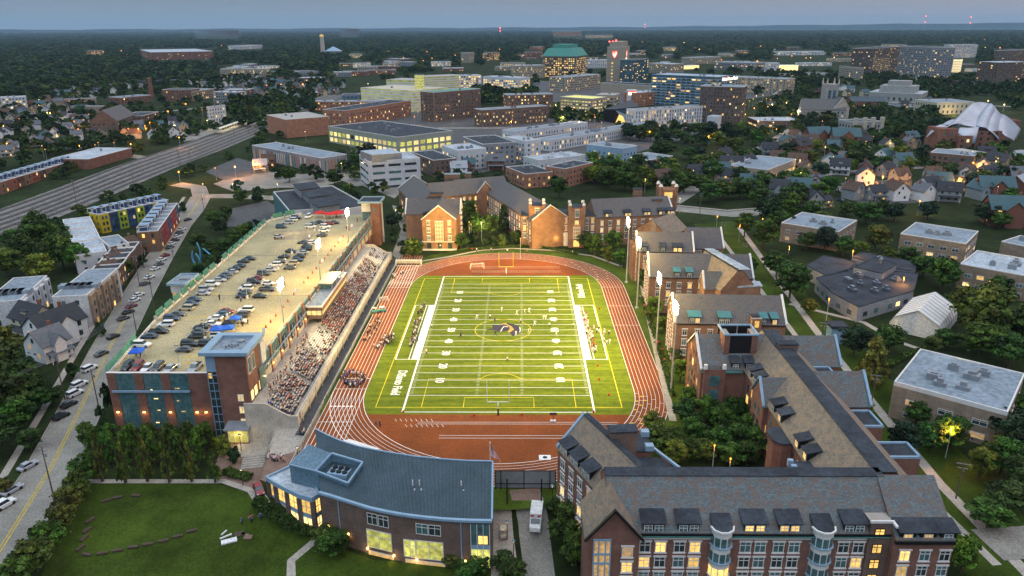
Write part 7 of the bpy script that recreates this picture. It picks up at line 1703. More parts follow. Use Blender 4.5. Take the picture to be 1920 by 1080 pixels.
for lab, F_1, C_1, kw in (('white sided apartment row with brown brick street front', (162, 553), (221, 502), dict(A=(83, 567), h=7.5, wall='wall_white', roof='membrane', lit=0.1, w=1.2, un=0, par=0.1, lm='the white and brown street flats', z0=-4)), ('white apartment row with pale shed roofs at the left edge', (38, 562), (88, 516), dict(A=(-40, 574), h=6, wall='wall_white', roof='membrane', lit=0.3, w=1.2, un=0, par=0.1, lm='the left edge white apartment row'))):
 kw.pop('z0', None); r, P, h = FB(lab, F_1, C_1, **kw); P = ccw(P)
 e = sorted([(P[i], P[(i+1) % 4]) for i in range(4)], key=lambda e: -(e[0]+e[1]).x)[0]; d = (e[1]-e[0]).normalized(); n = Vector((d.y, -d.x)); Ln = (e[1]-e[0]).length
 for k in range(int(Ln/5.5)):
  q = [e[0]+d*(k*5.5+0.8), e[0]+d*(k*5.5+4.2), e[0]+d*(k*5.5+4.2)+n*1.1, e[0]+d*(k*5.5+0.8)+n*1.1]; b = MB(); b.prism(ccw(q), -4.4, h-0.6-0.4*(k % 2)); wput(b, 'brick_bay', 'brick_tan' if 'brown' in lab else 'wall_white', r)
  c = e[0]+d*(k*5.5+2.5)+n*1.15; an = math.atan2(d.y, d.x)
  for z in (-3.4, -0.3, 2.9): o = MB(); o.box(-0.6, 0.6, -0.06, 0, 0, 1.7); o.build('window', 'lit' if (k % 3 == 0 and z < -2) else 'glass', r, Vector((c.x, c.y, z))-r.location, an)
 for k in range(5): c = (P[0]+P[2])/2; a = P[0].lerp(P[1], k/5+0.1); f_ = P[3].lerp(P[2], k/5+0.1); m_ = a.lerp(f_, 0.3); b = MB(); b.obox((m_.x, m_.y), 4.2, 3.4, h-0.2, h+1.2, math.atan2((P[1]-P[0]).y, (P[1]-P[0]).x)); wput(b, 'roof_monitor', 'membrane', r)
def townrow(p0, p1, n, z1, depth, cols, desc, group, roofbox=True, back=False, roofm='membrane', side=1):
 a, c = G(*p0, z1).to_2d(), G(*p1, z1).to_2d(); d = (c-a)/n; u_ = d.normalized(); nn = Vector((-u_.y, u_.x))*side; ang = math.atan2(u_.y, u_.x)
 for i in range(n):
  q = [a+d*i, a+d*(i+0.985), a+d*(i+0.985)+nn*depth, a+d*i+nn*depth]; P = ccw(q); m_ = (q[0]+q[2])/2; z0 = T(m_.x, m_.y); zz = z1+(0.0 if roofbox else -0.25*(i % 2)); col = cols[i % len(cols)]
  r = thing('row_house', None, 'row house', (m_.x, m_.y, z0), group=group); later(r, desc % col[0], (m_.x, m_.y, zz))
  b = MB(); b.prism(P, z0-0.5, zz-0.35, cap=False, bot=False); wput(b, 'wall', 'wall', r, color=col[1]); flatroof(r, P, zz, roofm, 0.4, 'trim')
  fr = ((q[0]+q[1])/2) if not back else ((q[2]+q[3])/2); w = Wins(r, 12); L_ = (zz-z0)
  for e in ((P[0], P[1]), (P[1], P[2]), (P[2], P[3]), (P[3], P[0])): w.grid(e[0], e[1], [z0+1+3*k for k in range(int(L_//3))], n=2, w=1.1, h=1.7, lit=0.12, m0=0.6, m1=0.6)
  w.finish()
  if roofbox:
   k = MB(); c_ = q[0].lerp(q[2], 0.5)+nn*depth*0.18; k.obox((c_.x, c_.y), d.length*0.42, depth*0.42, zz-0.4, zz+2.4, ang); o = wput(k, 'roof_room', 'tint', r, color=(0.03, 0.07, 0.17)); k = MB(); k.obox((c_.x, c_.y), d.length*0.5, depth*0.5, zz+2.4, zz+2.6, ang); wsub(k, 'roof_room_top', 'fascia', o)
   k = MB(); e0 = c_-u_*d.length*0.45;
   for s_, t_ in ((-.2, -.25), (.2, -.25), (.2, .25), (-.2, .25)): x = e0+u_*d.length*s_+nn*depth*t_; k.beam((x.x, x.y, zz-0.4), (x.x, x.y, zz+2.3), 0.15)
   x0, x1, x2, x3 = [e0+u_*d.length*s_+nn*depth*t_ for s_, t_ in ((-.2, -.25), (.2, -.25), (.2, .25), (-.2, .25))]
   for p, q_ in ((x0, x1), (x1, x2), (x2, x3), (x3, x0)): k.beam((p.x, p.y, zz+2.3), (q_.x, q_.y, zz+2.3), 0.2)
   wput(k, 'pergola', 'trim', r)
  FOOT.append(P)
YL, LM, BL, RD, BR = ('yellow', (0.55, 0.42, 0.02)), ('lime green', (0.33, 0.45, 0.03)), ('deep blue', (0.03, 0.07, 0.18)), ('red', (0.33, 0.03, 0.03)), ('brown brick', (0.2, 0.11, 0.07))
townrow((186, 402), (316, 374), 8, 6.0, 9, (YL, BL, LM, BL, LM, BL, YL, BR), '%s house with roof room', 'roof terrace town houses')
townrow((296, 432), (333, 380), 7, 6.0, 9, (BR, RD, RD, BL, RD, RD, BL), '%s street house with roof room', 'red roof terrace town houses', side=1)
townrow((185, 445), (205, 462), 1, 5, 8, (('white', (0.6, 0.6, 0.62)),), '%s end row house', None, False)
townrow((200, 470), (168, 404), 6, 4.5, 12, (('white', (0.6, 0.6, 0.62)),), '%s stepped row house', 'pale stepped row houses', False, roofm='membrane_w', side=1)
townrow((200, 530), (262, 452), 7, 4.0, 10, (('brown gabled', (0.14, 0.08, 0.06)),), '%s narrow row house', 'brown row houses', False, roofm='membrane_d', side=1)
townrow((0, 341), (146, 298), 11, 5.0, 10, (BR, ('rust red', (0.26, 0.08, 0.05)), ('dark brick', (0.12, 0.06, 0.05))), '%s town house facing the railway', 'railside brick town houses', True)
for i, (u, v) in enumerate(((205, 515), (218, 498), (231, 482), (243, 466))): house(u, v+12, 2, 'tan', 'brown', 64, 0.95)
# ================================================================== vehicles
def car_proto(kind):
 r = thing('car', 'x', 'car'); b = MB()
 L_, w, hb, hr, x0, x1, t0, t1 = dict(sedan=(4.6, 1.84, 0.92, 1.42, -1.75, 1.0, -1.15, 0.35), suv=(4.8, 1.96, 1.08, 1.76, -2.3, 1.0, -2.05, 0.55), pickup=(5.5, 2.0, 1.08, 1.82, -0.6, 1.35, -0.45, 0.75))[kind]
 st = [(-L_/2, .45, hb*0.86, w/2*0.86), (-L_/2+0.12, .3, hb, w/2*0.97), (-L_/4, .25, hb, w/2), (0.2, .25, hb, w/2), (L_/2-1.25, .25, hb*0.95, w/2), (L_/2-0.2, .28, hb*0.80, w/2*0.95), (L_/2, .42, hb*0.62, w/2*0.82)]
 for x, zl, zh, hw in st: b.v += [(x, -hw, zl), (x, -hw, zh-0.12), (x, -hw*0.9, zh), (x, hw*0.9, zh), (x, hw, zh-0.12), (x, hw, zl)]
 for i in range(len(st)-1):
  for j in range(6): k = (j+1) % 6; b.f.append((i*6+j, (i+1)*6+j, (i+1)*6+k, i*6+k)[::-1]); b.mi.append(0)
 b.f.append(tuple(range(6))[::-1]); b.f.append(tuple(len(b.v)-6+i for i in range(6))); b.mi += [0, 0]
 body = b.build('body', 'carpaint', r)
 b = MB(); q = w/2*0.88; t = w/2*0.72
 b.v = [(x0, -q, hb-0.02), (x1, -q, hb-0.02), (x1, q, hb-0.02), (x0, q, hb-0.02), (t0, -t, hr), (t1, -t, hr), (t1, t, hr), (t0, t, hr)]; b.f = [(0, 1, 5, 4), (1, 2, 6, 5), (2, 3, 7, 6), (3, 0, 4, 7)]; b.mi = [0]*4; b.build('window_glass', 'glass', r)
 b = MB(); b.prism([(t0, -t-.01), (t1, -t-.01), (t1, t+.01), (t0, t+.01)], hr-0.02, hr+0.06); b.build('roof_panel', 'carpaint', r)
 if kind == 'pickup': b = MB(); b.box(-2.6, -0.75, -0.8, 0.8, hb-0.04, hb+0.01); b.build('cargo_bed', 'rubber', r)
 wm = MB(); wm.v = [(0.34*math.cos(a), y, 0.34+0.34*math.sin(a)) for y in (-0.12, 0.12) for a in [i*0.5236 for i in range(12)]]; wm.f = [(i, (i+1) % 12, 12+(i+1) % 12, 12+i) for i in range(12)]+[tuple(range(12))[::-1], tuple(range(12, 24))]; wm.mi = [0]*14; wmm = wm.mesh('wheel', 'rubber')
 for sx in (-L_*0.30, L_*0.31):
  for sy in (-w/2+0.06, w/2-0.06): put('wheel', wmm, r, (sx, sy, 0))
 for sy in (-1, 1): b = MB(); b.box(L_/2-0.14, L_/2+0.0, sy*w*0.34-0.2, sy*w*0.34+0.2, hb*0.66, hb*0.80); b.build('headlight', 'trim', r); b = MB(); b.box(-L_/2-0.02, -L_/2+0.08, sy*w*0.36-0.14, sy*w*0.36+0.14, hb*0.7, hb*0.86); b.build('tail_light', 'redpaint', r)
 return r
CP = {}; CARC = dict(w=('white', (0.72, 0.72, 0.72)), k=('black', (0.015, 0.016, 0.018)), s=('silver', (0.36, 0.38, 0.42)), g=('dark grey', (0.07, 0.075, 0.085)), n=('navy', (0.02, 0.045, 0.10)), r=('dark red', (0.22, 0.015, 0.02)), t=('teal blue', (0.03, 0.14, 0.22)), b=('beige', (0.42, 0.36, 0.27)))
def car(u, v, c, kind='sedan', ang=0, z=None, group=None, extra='', p=None):
 cn, col = CARC[c]
 if p is None: p = G(u, v, z+0.75) if z is not None else GT(u, v, 0.75)
 p = Vector((p.x, p.y, (z+0.01 if z is not None else T(p.x, p.y)+0.11)))
 if kind not in CP: CP[kind] = car_proto(kind); o = CP[kind]; o.location = p; o.rotation_euler = (0, 0, R(ang)); [setattr(x, 'color', (*col, 1)) for x in [o]+list(o.children)]
 else: o = dup(CP[kind], 'car', None, 'car', p, R(ang), color=col)
 if group: o['group'] = group
 later(o, '%s %s%s' % (cn, {'sedan': 'car', 'suv': 'suv', 'pickup': 'pickup truck'}[kind], extra), p+Vector((0, 0, 1)))
 return o
DECK = [(468.8, 483.8, 'k'), (456, 489, 'k'), (448.8, 497.5, 'n'), (440, 503, 'k'), (433.8, 508.8, 's'), (425, 514, 'g'), (418.8, 519, 'n'), (411, 523.8, 's'), (398.8, 531.9, 'w', 1), (386, 541.5, 's', 1), (381, 548.5, 's'), (365, 560, 'n'), (358.8, 568, 'n'), (348.8, 577, 'b', 1), (333.8, 588, 'g'), (322.5, 596, 'n', 1), (311, 607, 'w', 1), (297.5, 620, 'k', 2), (280, 629, 'n'), (266, 645, 'w', 1),
(345, 654, 'g'), (356, 643.5, 'k', 1), (389, 643.5, 'k', 1), (368.8, 629.5, 'k', 1), (411, 628, 'w', 1), (375, 620, 'g'), (377.5, 611.5, 'k'), (398.8, 606, 'w'), (403.8, 595, 'w'), (416, 588, 't'), (425, 582.5, 'r'), (452.5, 589.5, 'g', 1), (461, 580, 'w', 1), (449, 600, 'w'), (455, 554, 'k'), (487.5, 554, 'k'), (458.8, 547, 'g'), (461, 539.5, 'w', 1), (466, 533.8, 'g'), (476, 527.5, 'k', 1), (501, 541, 'g', 2), (481, 520.6, 'r'), (503, 530, 'w'), (495, 512, 'g', 1), (507, 504.5, 's'), (516, 495.6, 'w', 1), (525, 489, 'g'), (532, 480.5, 'k'), (546, 470, 'k'), (567, 472.5, 's'), (561, 479.5, 'k'), (558, 486, 'n'), (547.5, 493, 'b', 1), (543, 501, 'g'), (574, 466, 'k'), (576, 461, 'k'), (568, 453.5, 'g'), (582, 453.5, 'w'), (603, 440, 'g'), (607.5, 431.5, 'w'), (582.5, 424, 'w', 1), (610, 424, 'w', 1), (585, 419, 'g'), (597, 416, 'k'), (616, 418, 'r'), (627, 416.5, 'k'), (527.5, 424.5, 'n', 1), (538.8, 416.6, 's', 1), (547.5, 411.6, 'w', 1), (555, 407.8, 'k', 1)]
for q in DECK: car(q[0], q[1], q[2], ['sedan', 'suv', 'pickup'][q[3] if len(q) > 3 else 0], rnd.choice((0, 0, 180))+rnd.uniform(-3, 3)-1, DZ, 'cars parked on the roof deck', ' on the deck')
for u, v, c, k in ((239, 686, 'k', 'suv'), (258, 687, 'r', 'suv'), (276, 688, 'w', 'sedan'), (296, 688, 'g', 'suv'), (318, 690, 's', 'sedan'), (366, 688, 's', 'pickup')): car(u, v, c, k, -93, DZ, 'cars parked on the roof deck', ' at the deck front')
car(578, 405, 'w', 'suv', -100, DZ, 'cars parked on the roof deck', ' at the deck back')
car(0, 0, 's', 'sedan', 2, DZ-1.2, None, ' down on the ramp', p=G(522, 443, DZ-0.6))
for u, v, c in ((341, 429, 'w'), (336, 436, 'g'), (332, 443, 'w'), (328, 450, 'k'), (322, 456, 'w'), (318, 463, 'g'), (309.5, 478, 'r'), (303, 486, 'w'), (298, 495, 'g'), (291, 503, 'w'), (280, 519, 'w'), (272, 531, 'k'), (260, 552, 'w'), (252, 562, 'w'), (246, 573, 'r'), (240, 584, 'k'), (231, 596, 'g'), (352, 411, 'k')): car(u, v, c, 'sedan', 65, None, 'cars parked along the left street', ' at the far kerb')
for u, v, c in ((212, 630, 'k'), (190, 662, 'g'), (168, 690, 'w'), (149, 720, 'w'), (140, 737, 'w'), (129, 757, 'k'), (114, 779, 'k'), (52, 872, 's'), (22, 917, 's'), (7, 945, 'w')): car(u, v, c, 'suv' if c == 'w' else 'sedan', 68, None, 'cars parked along the left street', ' at the street side')
car(156, 858, 'n', 'sedan', 100, None, None, ' parked by the grove'); car(485, 916, 'r', 'sedan', -60, None, None, ' standing on the plaza')
for u, v in fill([(1545, 350), (1690, 338), (1715, 375), (1625, 384)], 20, 10, 40, seed=11): car(u, v, rnd.choice('wksgnr'), 'sedan', 75, None, 'cars in the car park among houses', ' in the lot')
for u, v in fill([(335, 250), (400, 240), (410, 246), (340, 262)], 22, 12, 16, seed=12)+fill([(1545, 352), (1600, 350), (1610, 372), (1560, 378)], 18, 9, 10, seed=13)+fill([(500, 270), (540, 265), (550, 272), (505, 278)], 18, 10, 8, seed=14): car(u, v, rnd.choice('wksgn'), 'sedan', rnd.choice((20, 110)), None, None, ' in a far lot')
p = GT(1005, 985); p.z += 0.1; r = thing('box_truck', 'white box truck parked on the driveway between the two buildings', 'truck', p, R(-96))
b = MB(); b.box(-3.6, 1.0, -1.2, 1.2, 0.9, 3.4); b.build('cargo_box', 'white', r); b = MB(); b.prism([(1.1, -1.1), (2.9, -1.1), (2.9, 1.1), (1.1, 1.1)], 0.5, [2.5, 1.4, 1.4, 2.5]); cb = b.build('cab', 'white', r)
b = MB(); b.poly([(1.25, -0.95, 2.46), (2.2, -0.95, 1.92), (2.2, 0.95, 1.92), (1.25, 0.95, 2.46)]); b.build('windscreen', 'glass', cb, (0.03, 0, 0.04)); b = MB(); b.box(-3.5, 2.6, -0.9, 0.9, 0.4, 0.9); b.build('chassis', 'black', r)
for sy in (-1, 1): b = MB(); b.box(0.95, 1.05, sy*0.7-0.3, sy*0.7+0.3, 2.7, 3.1); b.build('red_marker', 'redpaint', r); b = MB(); b.box(2.86, 2.95, sy*0.8-0.15, sy*0.8+0.15, 0.8, 1.1); b.build('headlight', 'trim', r)
for sx in (-2.4, 2.0):
 for sy in (-1.05, 1.05): b = MB(); b.v = [(0.42*math.cos(a), y, 0.42*math.sin(a)) for y in (-0.14, 0.14) for a in [i*0.5236 for i in range(12)]]; b.f = [(i, (i+1) % 12, 12+(i+1) % 12, 12+i) for i in range(12)]+[tuple(range(12))[::-1], tuple(range(12, 24))]; b.mi = [0]*14; b.build('wheel', 'rubber', r, (sx, sy, 0.42))
for u, v, lab, rt, col in ((944, 1006, 'beige golf cart parked beside the curved roof building', -90, 'cream'), (704, 587, 'green utility cart with tan roof on the track', 10, 'copper'), (717.5, 585, 'green utility cart with white roof on the track', 10, 'copper')):
 p = GT(u, v); p.z += 0.1; r = thing('golf_cart', lab, 'cart', p, R(rt)); b = MB(); b.box(-1.2, 1.2, -0.6, 0.6, 0.3, 0.85); b.build('body', col, r); b = MB(); b.box(-1.0, 0.7, -0.65, 0.65, 1.8, 1.9); b.build('canopy', 'cream' if 'white' not in lab else 'white', r)
 b = MB(); [b.beam((x, y, 0.8), (x, y, 1.8), 0.06) for x in (-0.95, 0.65) for y in (-0.6, 0.6)]; b.build('frame', 'galv', r)
 for x in (-0.8, 0.8):
  for y in (-0.6, 0.6): b = MB(); b.box(x-0.22, x+0.22, y-0.1, y+0.1, 0, 0.44); b.build('wheel', 'rubber', r)
a, c = GT(418, 250), GT(478, 228)
r = thing('train_platform', 'yellow lit station platform with canopy beside the railway', 'platform', a); d = (c-a).normalized(); n = Vector((-d.y, d.x, 0)); b = MB(); b.prism(ccw([(q.x, q.y) for q in (a, c, c+n*6, a+n*6)]), 0, 1.1); wput(b, 'platform', 'cream', r)
b = MB(); L_ = (c-a).length
for k in range(14): q = a+d*L_*k/14+n*3; b.beam((q.x, q.y, 1), (q.x, q.y, 4.6), 0.3)
b.prism(ccw([(q.x, q.y) for q in (a+n*1.5, a+d*L_*0.9+n*1.5, a+d*L_*0.9+n*5, a+n*5)]), 4.6, 4.9); wput(b, 'canopy', 'trim', r)
b = MB(); b.prism(ccw([(q.x, q.y) for q in (a+n*2, a+d*L_*0.9+n*2, a+d*L_*0.9+n*2.6, a+n*2.6)]), 4.2, 4.5); wput(b, 'canopy_light', 'lit2', r)
for k in range(4): q = a+d*L_*(0.15+0.25*k)+n*3; plight('platform_light', r, (q.x, q.y, 4), 900, (1, 0.75, 0.3), 0.5)
# ================================================================== deck and street furniture
def canopy(u, v, s, mat, lab, z=DZ):
 p = G(u, v, z+2.6); p.z = z; r = thing('pop_up_canopy', lab, 'canopy', p, R(8)); b = MB(); b.v = [(-s, -s, 2.3), (s, -s, 2.3), (s, s, 2.3), (-s, s, 2.3), (0, 0, 3.1)]; b.f = [(0, 1, 4), (1, 2, 4), (2, 3, 4), (3, 0, 4)]; b.mi = [0]*4
 for i in range(4): q = b.v[i]; w_ = b.v[(i+1) % 4]; b.poly([(q[0], q[1], 2.05), (w_[0], w_[1], 2.05), w_, q])
 b.build('cloth_top', mat, r)
 for x in (-s, s):
  for y in (-s, s): b = MB(); b.beam((x*0.96, y*0.96, 0), (x*0.96, y*0.96, 2.3), 0.08); b.build('leg', 'trim', r)
canopy(256, 655, 1.7, 'bluecloth', 'blue pop up canopy near the front left of the deck'); canopy(406, 613, 1.7, 'bluecloth', 'left one of two joined blue canopies on the deck'); canopy(427, 611.5, 1.7, 'bluecloth', 'right one of two joined blue canopies on the deck'); canopy(428.5, 602, 1.7, 'black', 'black pop up canopy behind the two blue ones'); canopy(440, 594, 1.6, 'bluecloth', 'smaller blue canopy behind the black one')
canopy(599, 397, 2.2, 'redcloth', 'small red canopy at the back of the deck'); canopy(618, 399, 2.2, 'redcloth', 'middle dark red canopy at the back of the deck'); canopy(633, 396.5, 2.6, 'redcloth', 'bright red canopy nearest the back floodlight')
for i, (u, v) in enumerate(((337, 688), (385, 638), (426, 594), (463.8, 560), (494, 528), (522, 505), (535, 490), (547.5, 476), (580, 445), (590, 434))):
 p = G(u, v, DZ); r = thing('deck_lamp', 'thin deck lamp post on white block, %s from the front' % ordn(i), 'lamp post', p, group='lamp posts on the roof deck'); b = MB(); b.cyl((0, 0), 0.45, 0.4, 0, 1.0, 10); b.build('base_block', 'white', r); b = MB(); b.cyl((0, 0), 0.07, 0.06, 1, 6, 6); b.build('pole', 'galv', r); b = MB(); b.box(-0.5, 0.5, -0.12, 0.12, 5.95, 6.08); b.build('lamp_head', 'grey_metal', r)
cone = None
for i, (u, v) in enumerate(((498.8, 614), (507.5, 604), (517.5, 593), (531, 577), (540, 566), (551, 553), (570, 531), (577.5, 522), (586, 512.5), (593, 504), (600, 494), (608.8, 486), (615, 479), (621, 470), (628, 462.5), (634, 456), (643.8, 444), (655, 430), (670, 416))):
 p = G(u, v, DZ)
 if cone is None: b = MB(); b.box(-0.3, 0.3, -0.3, 0.3, 0, 0.06); b.cyl((0, 0), 0.22, 0.06, 0.06, 0.95, 8); cone = b.mesh('traffic_cone', 'redpaint')
 o = put('traffic_cone', cone, None, p); tag(o, 'red traffic cone on the deck edge lane, %s from the front' % ordn(i), 'cone', 'cones in a line on the deck')
for i, (u, v) in enumerate(((495, 622), (556, 547), (604.5, 491), (638.8, 451), (660, 425))):
 p = G(u, v, DZ); b = MB(); b.v = [(-0.4, -0.35, 0), (0.4, -0.35, 0), (0.4, 0, 1.2), (-0.4, 0, 1.2), (-0.4, 0.35, 0), (0.4, 0.35, 0)]; b.f = [(0, 1, 2, 3), (3, 2, 5, 4), (0, 3, 4), (1, 5, 2)]; b.mi = [0]*4; o = b.build('sandwich_board', 'white', None, p); tag(o, 'white folding board sign on the deck, %s from the front' % ordn(i), 'sign', 'folding boards on the deck')
def pole(u, v0, v1, kind='wood', lamp=False, bar=True, lab=None):
 p = GT(u, v0); h = min(16, max(5, height_of(u, v0, v1)-p.z)); r = thing('utility_pole' if kind == 'wood' else 'street_lamp', None, 'pole', p); b = MB(); b.cyl((0, 0), 0.17, 0.11, 0, h, 7); b.build('pole', kind, r)
 if bar: b = MB(); b.beam((-1.2, 0.4, h-0.6), (1.2, -0.4, h-0.6), 0.13); b.beam((-0.9, 0.3, h-1.6), (0.9, -0.3, h-1.6), 0.12); b.cyl((0.3, 0.3), 0.2, 0.2, h-2.6, h-1.8, 8); b.build('crossarm', 'grey_metal', r)
 if lamp: b = MB(); b.beam((0, 0, h-0.5), (1.6, -0.6, h-0.2), 0.08); b.box(1.3, 2.0, -0.85, -0.5, h-0.35, h-0.15); b.build('lamp_arm', 'galv', r)
 later(r, lab or ('wooden utility pole' if kind == 'wood' else 'grey lamp pole'), p+Vector((0, 0, h))); return r, p, h
PL = [pole(*q) for q in ((122, 749, 666), (186, 768, 692), (257, 627, 562), (292, 592, 500), (330, 515, 462), (262, 536, 479), (270, 502, 450), (102, 937, 838), (145, 387, 292), (255, 370, 302), (338, 311, 277), (360, 324, 277), (1537, 660, 602), (1552, 685, 632), (1632, 767, 700), (1792, 935, 865), (1311, 412, 361), (1340, 378, 352), (1411, 385, 361), (1354, 456, 415), (1394, 500, 454), (1452, 550, 511), (1495, 400, 368), (1745, 345, 318), (1700, 350, 325), (385, 410, 365), (466, 250, 222), (440, 258, 230))]
b = MB(); w0 = [(Vector(PL[i][1])+Vector((0, 0, PL[i][2]-0.6))) for i in (0, 2, 3)]; w0 = [Vector((-150, -125, 12))]+w0
for a, c in zip(w0, w0[1:]):
 for o_ in (-0.9, 0, 0.9):
  q = [a.lerp(c, t/8)+Vector((o_, 0, -1.2*math.sin(math.pi*t/8))) for t in range(9)]
  for s, e in zip(q, q[1:]): b.beam(s, e, 0.05)
o = b.build('power_lines', 'grey_metal'); tag(o, 'three black power lines sagging along the left street', 'power line')
for u, v0, v1 in ((951, 1012, 950), (1035, 945, 912), (963, 1050, 976), (1064, 1065, 1025), (456, 912, 872), (453, 845, 810), (1350, 830, 812), (560, 870, 845)):
 p = GT(u, v0); h = 4.2; r = thing('path_lamp', None, 'lamp post', p); b = MB(); b.cyl((0, 0), 0.09, 0.07, 0, h, 8); b.build('pole', 'black', r); b = MB(); b.cyl((0, 0), 0.42, 0.3, h+0.25, h+0.4, 10); b.build('lamp_hood', 'metal_blue', r); b = MB(); b.ball((0, 0, h+0.1), 0.17); b.build('bulb', 'lity', r); plight('lamp_light', r, (p.x, p.y, p.z+h-0.3), 50, (1, 0.65, 0.25), 0.15); later(r, 'black path lamp', p+Vector((0, 0, h)))
p = GT(985, 917); r = thing('gate', 'tall black framed gate with grey fabric across the driveway head', 'gate', p); hx = 6.4; hh = 4.6
b = MB(); b.box(-hx, hx, -0.03, 0.03, 0.3, hh); b.build('fabric', 'grey_metal', r); b = MB()
for x in (-hx, -hx+1.2, -0.3, hx-1.2, hx): b.beam((x, -0.08, 0), (x, -0.08, hh+0.1), 0.16)
for z in (0.3, 1.4, hh): b.beam((-hx, -0.08, z), (hx, -0.08, z), 0.12)
b.build('frame', 'black', r)
for u in (951, 1015):
 q = GT(u, 948); k = thing('gate_post', 'tall black post in front of the gate, %s' % ('left one' if u < 1000 else 'right one'), 'post', q); b = MB(); b.beam((0, 0, 0), (0, 0, 6.4), 0.28); b.build('post', 'black', k)
fp = G(919, 868, 10.6); r = thing('flagpole', 'white flagpole flying the stars and stripes behind the curved roof', 'flagpole', (fp.x, fp.y+1, 0)); fh_ = 14.6; b = MB(); b.cyl((0, 0), 0.12, 0.08, 0, fh_, 8); b.ball((0, 0, fh_+0.1), 0.18); b.build('pole', 'trim', r)
def fpt(s, t): return (0.1+s*1.5+1.0*s*t+0.16*math.sin(9*s+3*t), -0.35*math.sin(7*s), fh_-0.2-t*2.5*(1-0.25*s)-s*3.1)
b = MB(); NS = 10
for j in range(13):
 b.cur = j % 2
 for i in range(NS):
  if j < 7 and i < 4: continue
  b.poly([fpt(i/NS, j/13), fpt((i+1)/NS, j/13), fpt((i+1)/NS, (j+1)/13), fpt(i/NS, (j+1)/13)])
b.cur = 2
for j in range(7):
 for i in range(4): b.poly([fpt(i/NS, j/13), fpt((i+1)/NS, j/13), fpt((i+1)/NS, (j+1)/13), fpt(i/NS, (j+1)/13)])
b.cur = 1
for j in range(5):
 for i in range(5): x, y, z = fpt(0.04+i*0.075, 0.05+j*0.1); b.poly([(x-0.04, y-0.06, z), (x+0.04, y-0.06, z), (x+0.04, y-0.06, z+0.08), (x-0.04, y-0.06, z+0.08)])
fo = b.build('flag', ['redcloth', 'white', 'navy'], r)
for i, (x, y, a) in enumerate(((680, 670, 70), (655, 745, 65), (632, 805, 78), (605, 878, 72), (652, 928, -14), (768, 918, 14), (882, 897, 12), (1000, 872, 8), (1110, 850, 12), (1225, 825, 17), (1335, 790, 18), (1440, 750, 24), (880, 500, 20), (800, 522, 30), (1020, 485, -5))):
 p = GT(x/4, 810+y/4); b = MB(); b.box(-0.95, 0.95, -0.3, 0.3, 0.0, 0.42); b.box(-1.0, 1.0, -0.34, 0.34, 0.42, 0.5); o = b.build('bench_block', 'bark', None, p, R(a)); later(tag(o, None, 'bench', 'low blocks set in an arc on the lawn'), 'low brown bench block', p)
p = GT(372, 505); r = thing('sculpture', 'pale blue curving ribbon sculpture among trees beside the street', 'sculpture', p)
for k, (bx_, tx, h, cv, w_) in enumerate(((-0.8, 0.4, 12, 2.0, 1.3), (0.0, -1.2, 8, -1.2, 1.6), (0.9, -0.8, 7, 1.0, 1.5), (5.4, 2.2, 9, 2.4, 1.1), (6.0, 3.0, 8, 2.4, 0.9), (14, 10.5, 6, 1.5, 0.9))):
 b = MB(); q = [(bx_+(tx-bx_)*t/8+cv*math.sin(math.pi*t/8*0.9), 0.3*k, h*t/8) for t in range(9)]
 for s, e in zip(q, q[1:]): b.beam(s, e, w_*(1-0.5*s[2]/h), 0.25)
 M.setdefault('sculpt', surf('pale_blue_enamel', (0.10, 0.36, 0.60), 0.1, 1, rough=0.4)); b.build('blue_ribbon', 'sculpt', r)
p = GT(457, 1004); r = thing('art_frames', 'scattered white frames and dark boards lying on the lawn', 'art work', p)
for x, y, w_, d_, a, m_ in ((-3.4, -0.6, 2.4, .3, 40, 'white'), (-2.2, -2.0, 3.0, 1.3, 25, 'white'), (-0.8, 0.2, 2.2, 1.6, 20, 'bark'), (0.8, 0.4, 2.6, .9, 10, 'cream'), (1.2, -0.8, 1.6, 1.2, 0, 'paver'), (-4.2, 0.6, 1.6, .25, 70, 'white')): b = MB(); b.obox((x, y), w_, d_, 0.1, 0.35, R(a)); b.build('panel', m_, r)
for (u, v) in ((478, 858),):
 p = GT(u, v); b = MB()
 for k in range(6): b.box(-2.6, 2.6, -k*0.8-0.8, -k*0.8, 0.05, 0.9-k*0.14)
 o = b.build('plaza_steps', 'pave', None, p, R(12)); tag(o, 'broad pale steps going down from the tower entrance', 'steps')
p = GT(720, 850, 0); r = thing('tent', 'long low white tent roof behind the curved building', 'tent', G(652, 826, 2.6).xy.to_3d()); q = [G(u, v, z) for u, v, z in ((634, 829, 2.2), (655, 817, 3.2), (712, 842, 2.2), (700, 850, 2.0), (646, 823, 2.9))]; b = MB(); b.prism(ccw([(x.x, x.y) for x in q[:4]]), 2.0, 2.35); wput(b, 'cloth_roof', 'white', r); b = MB(); [b.beam((x.x, x.y, 0), (x.x, x.y, 2.0), 0.12) for x in q[:4]]; wput(b, 'tent_post', 'trim', r)
p = GT(1565, 640); r = thing('shaft_house', 'grey cube kiosk with dark roof on the right lawn', 'kiosk', p); b = MB(); b.box(-2.2, 2.2, -2, 2, 0, 5.2); b.build('wall', 'fascia', r); b = MB(); b.box(-2.6, 2.6, -2.4, 2.4, 5.2, 6.0); b.build('roof', 'membrane_d', r)
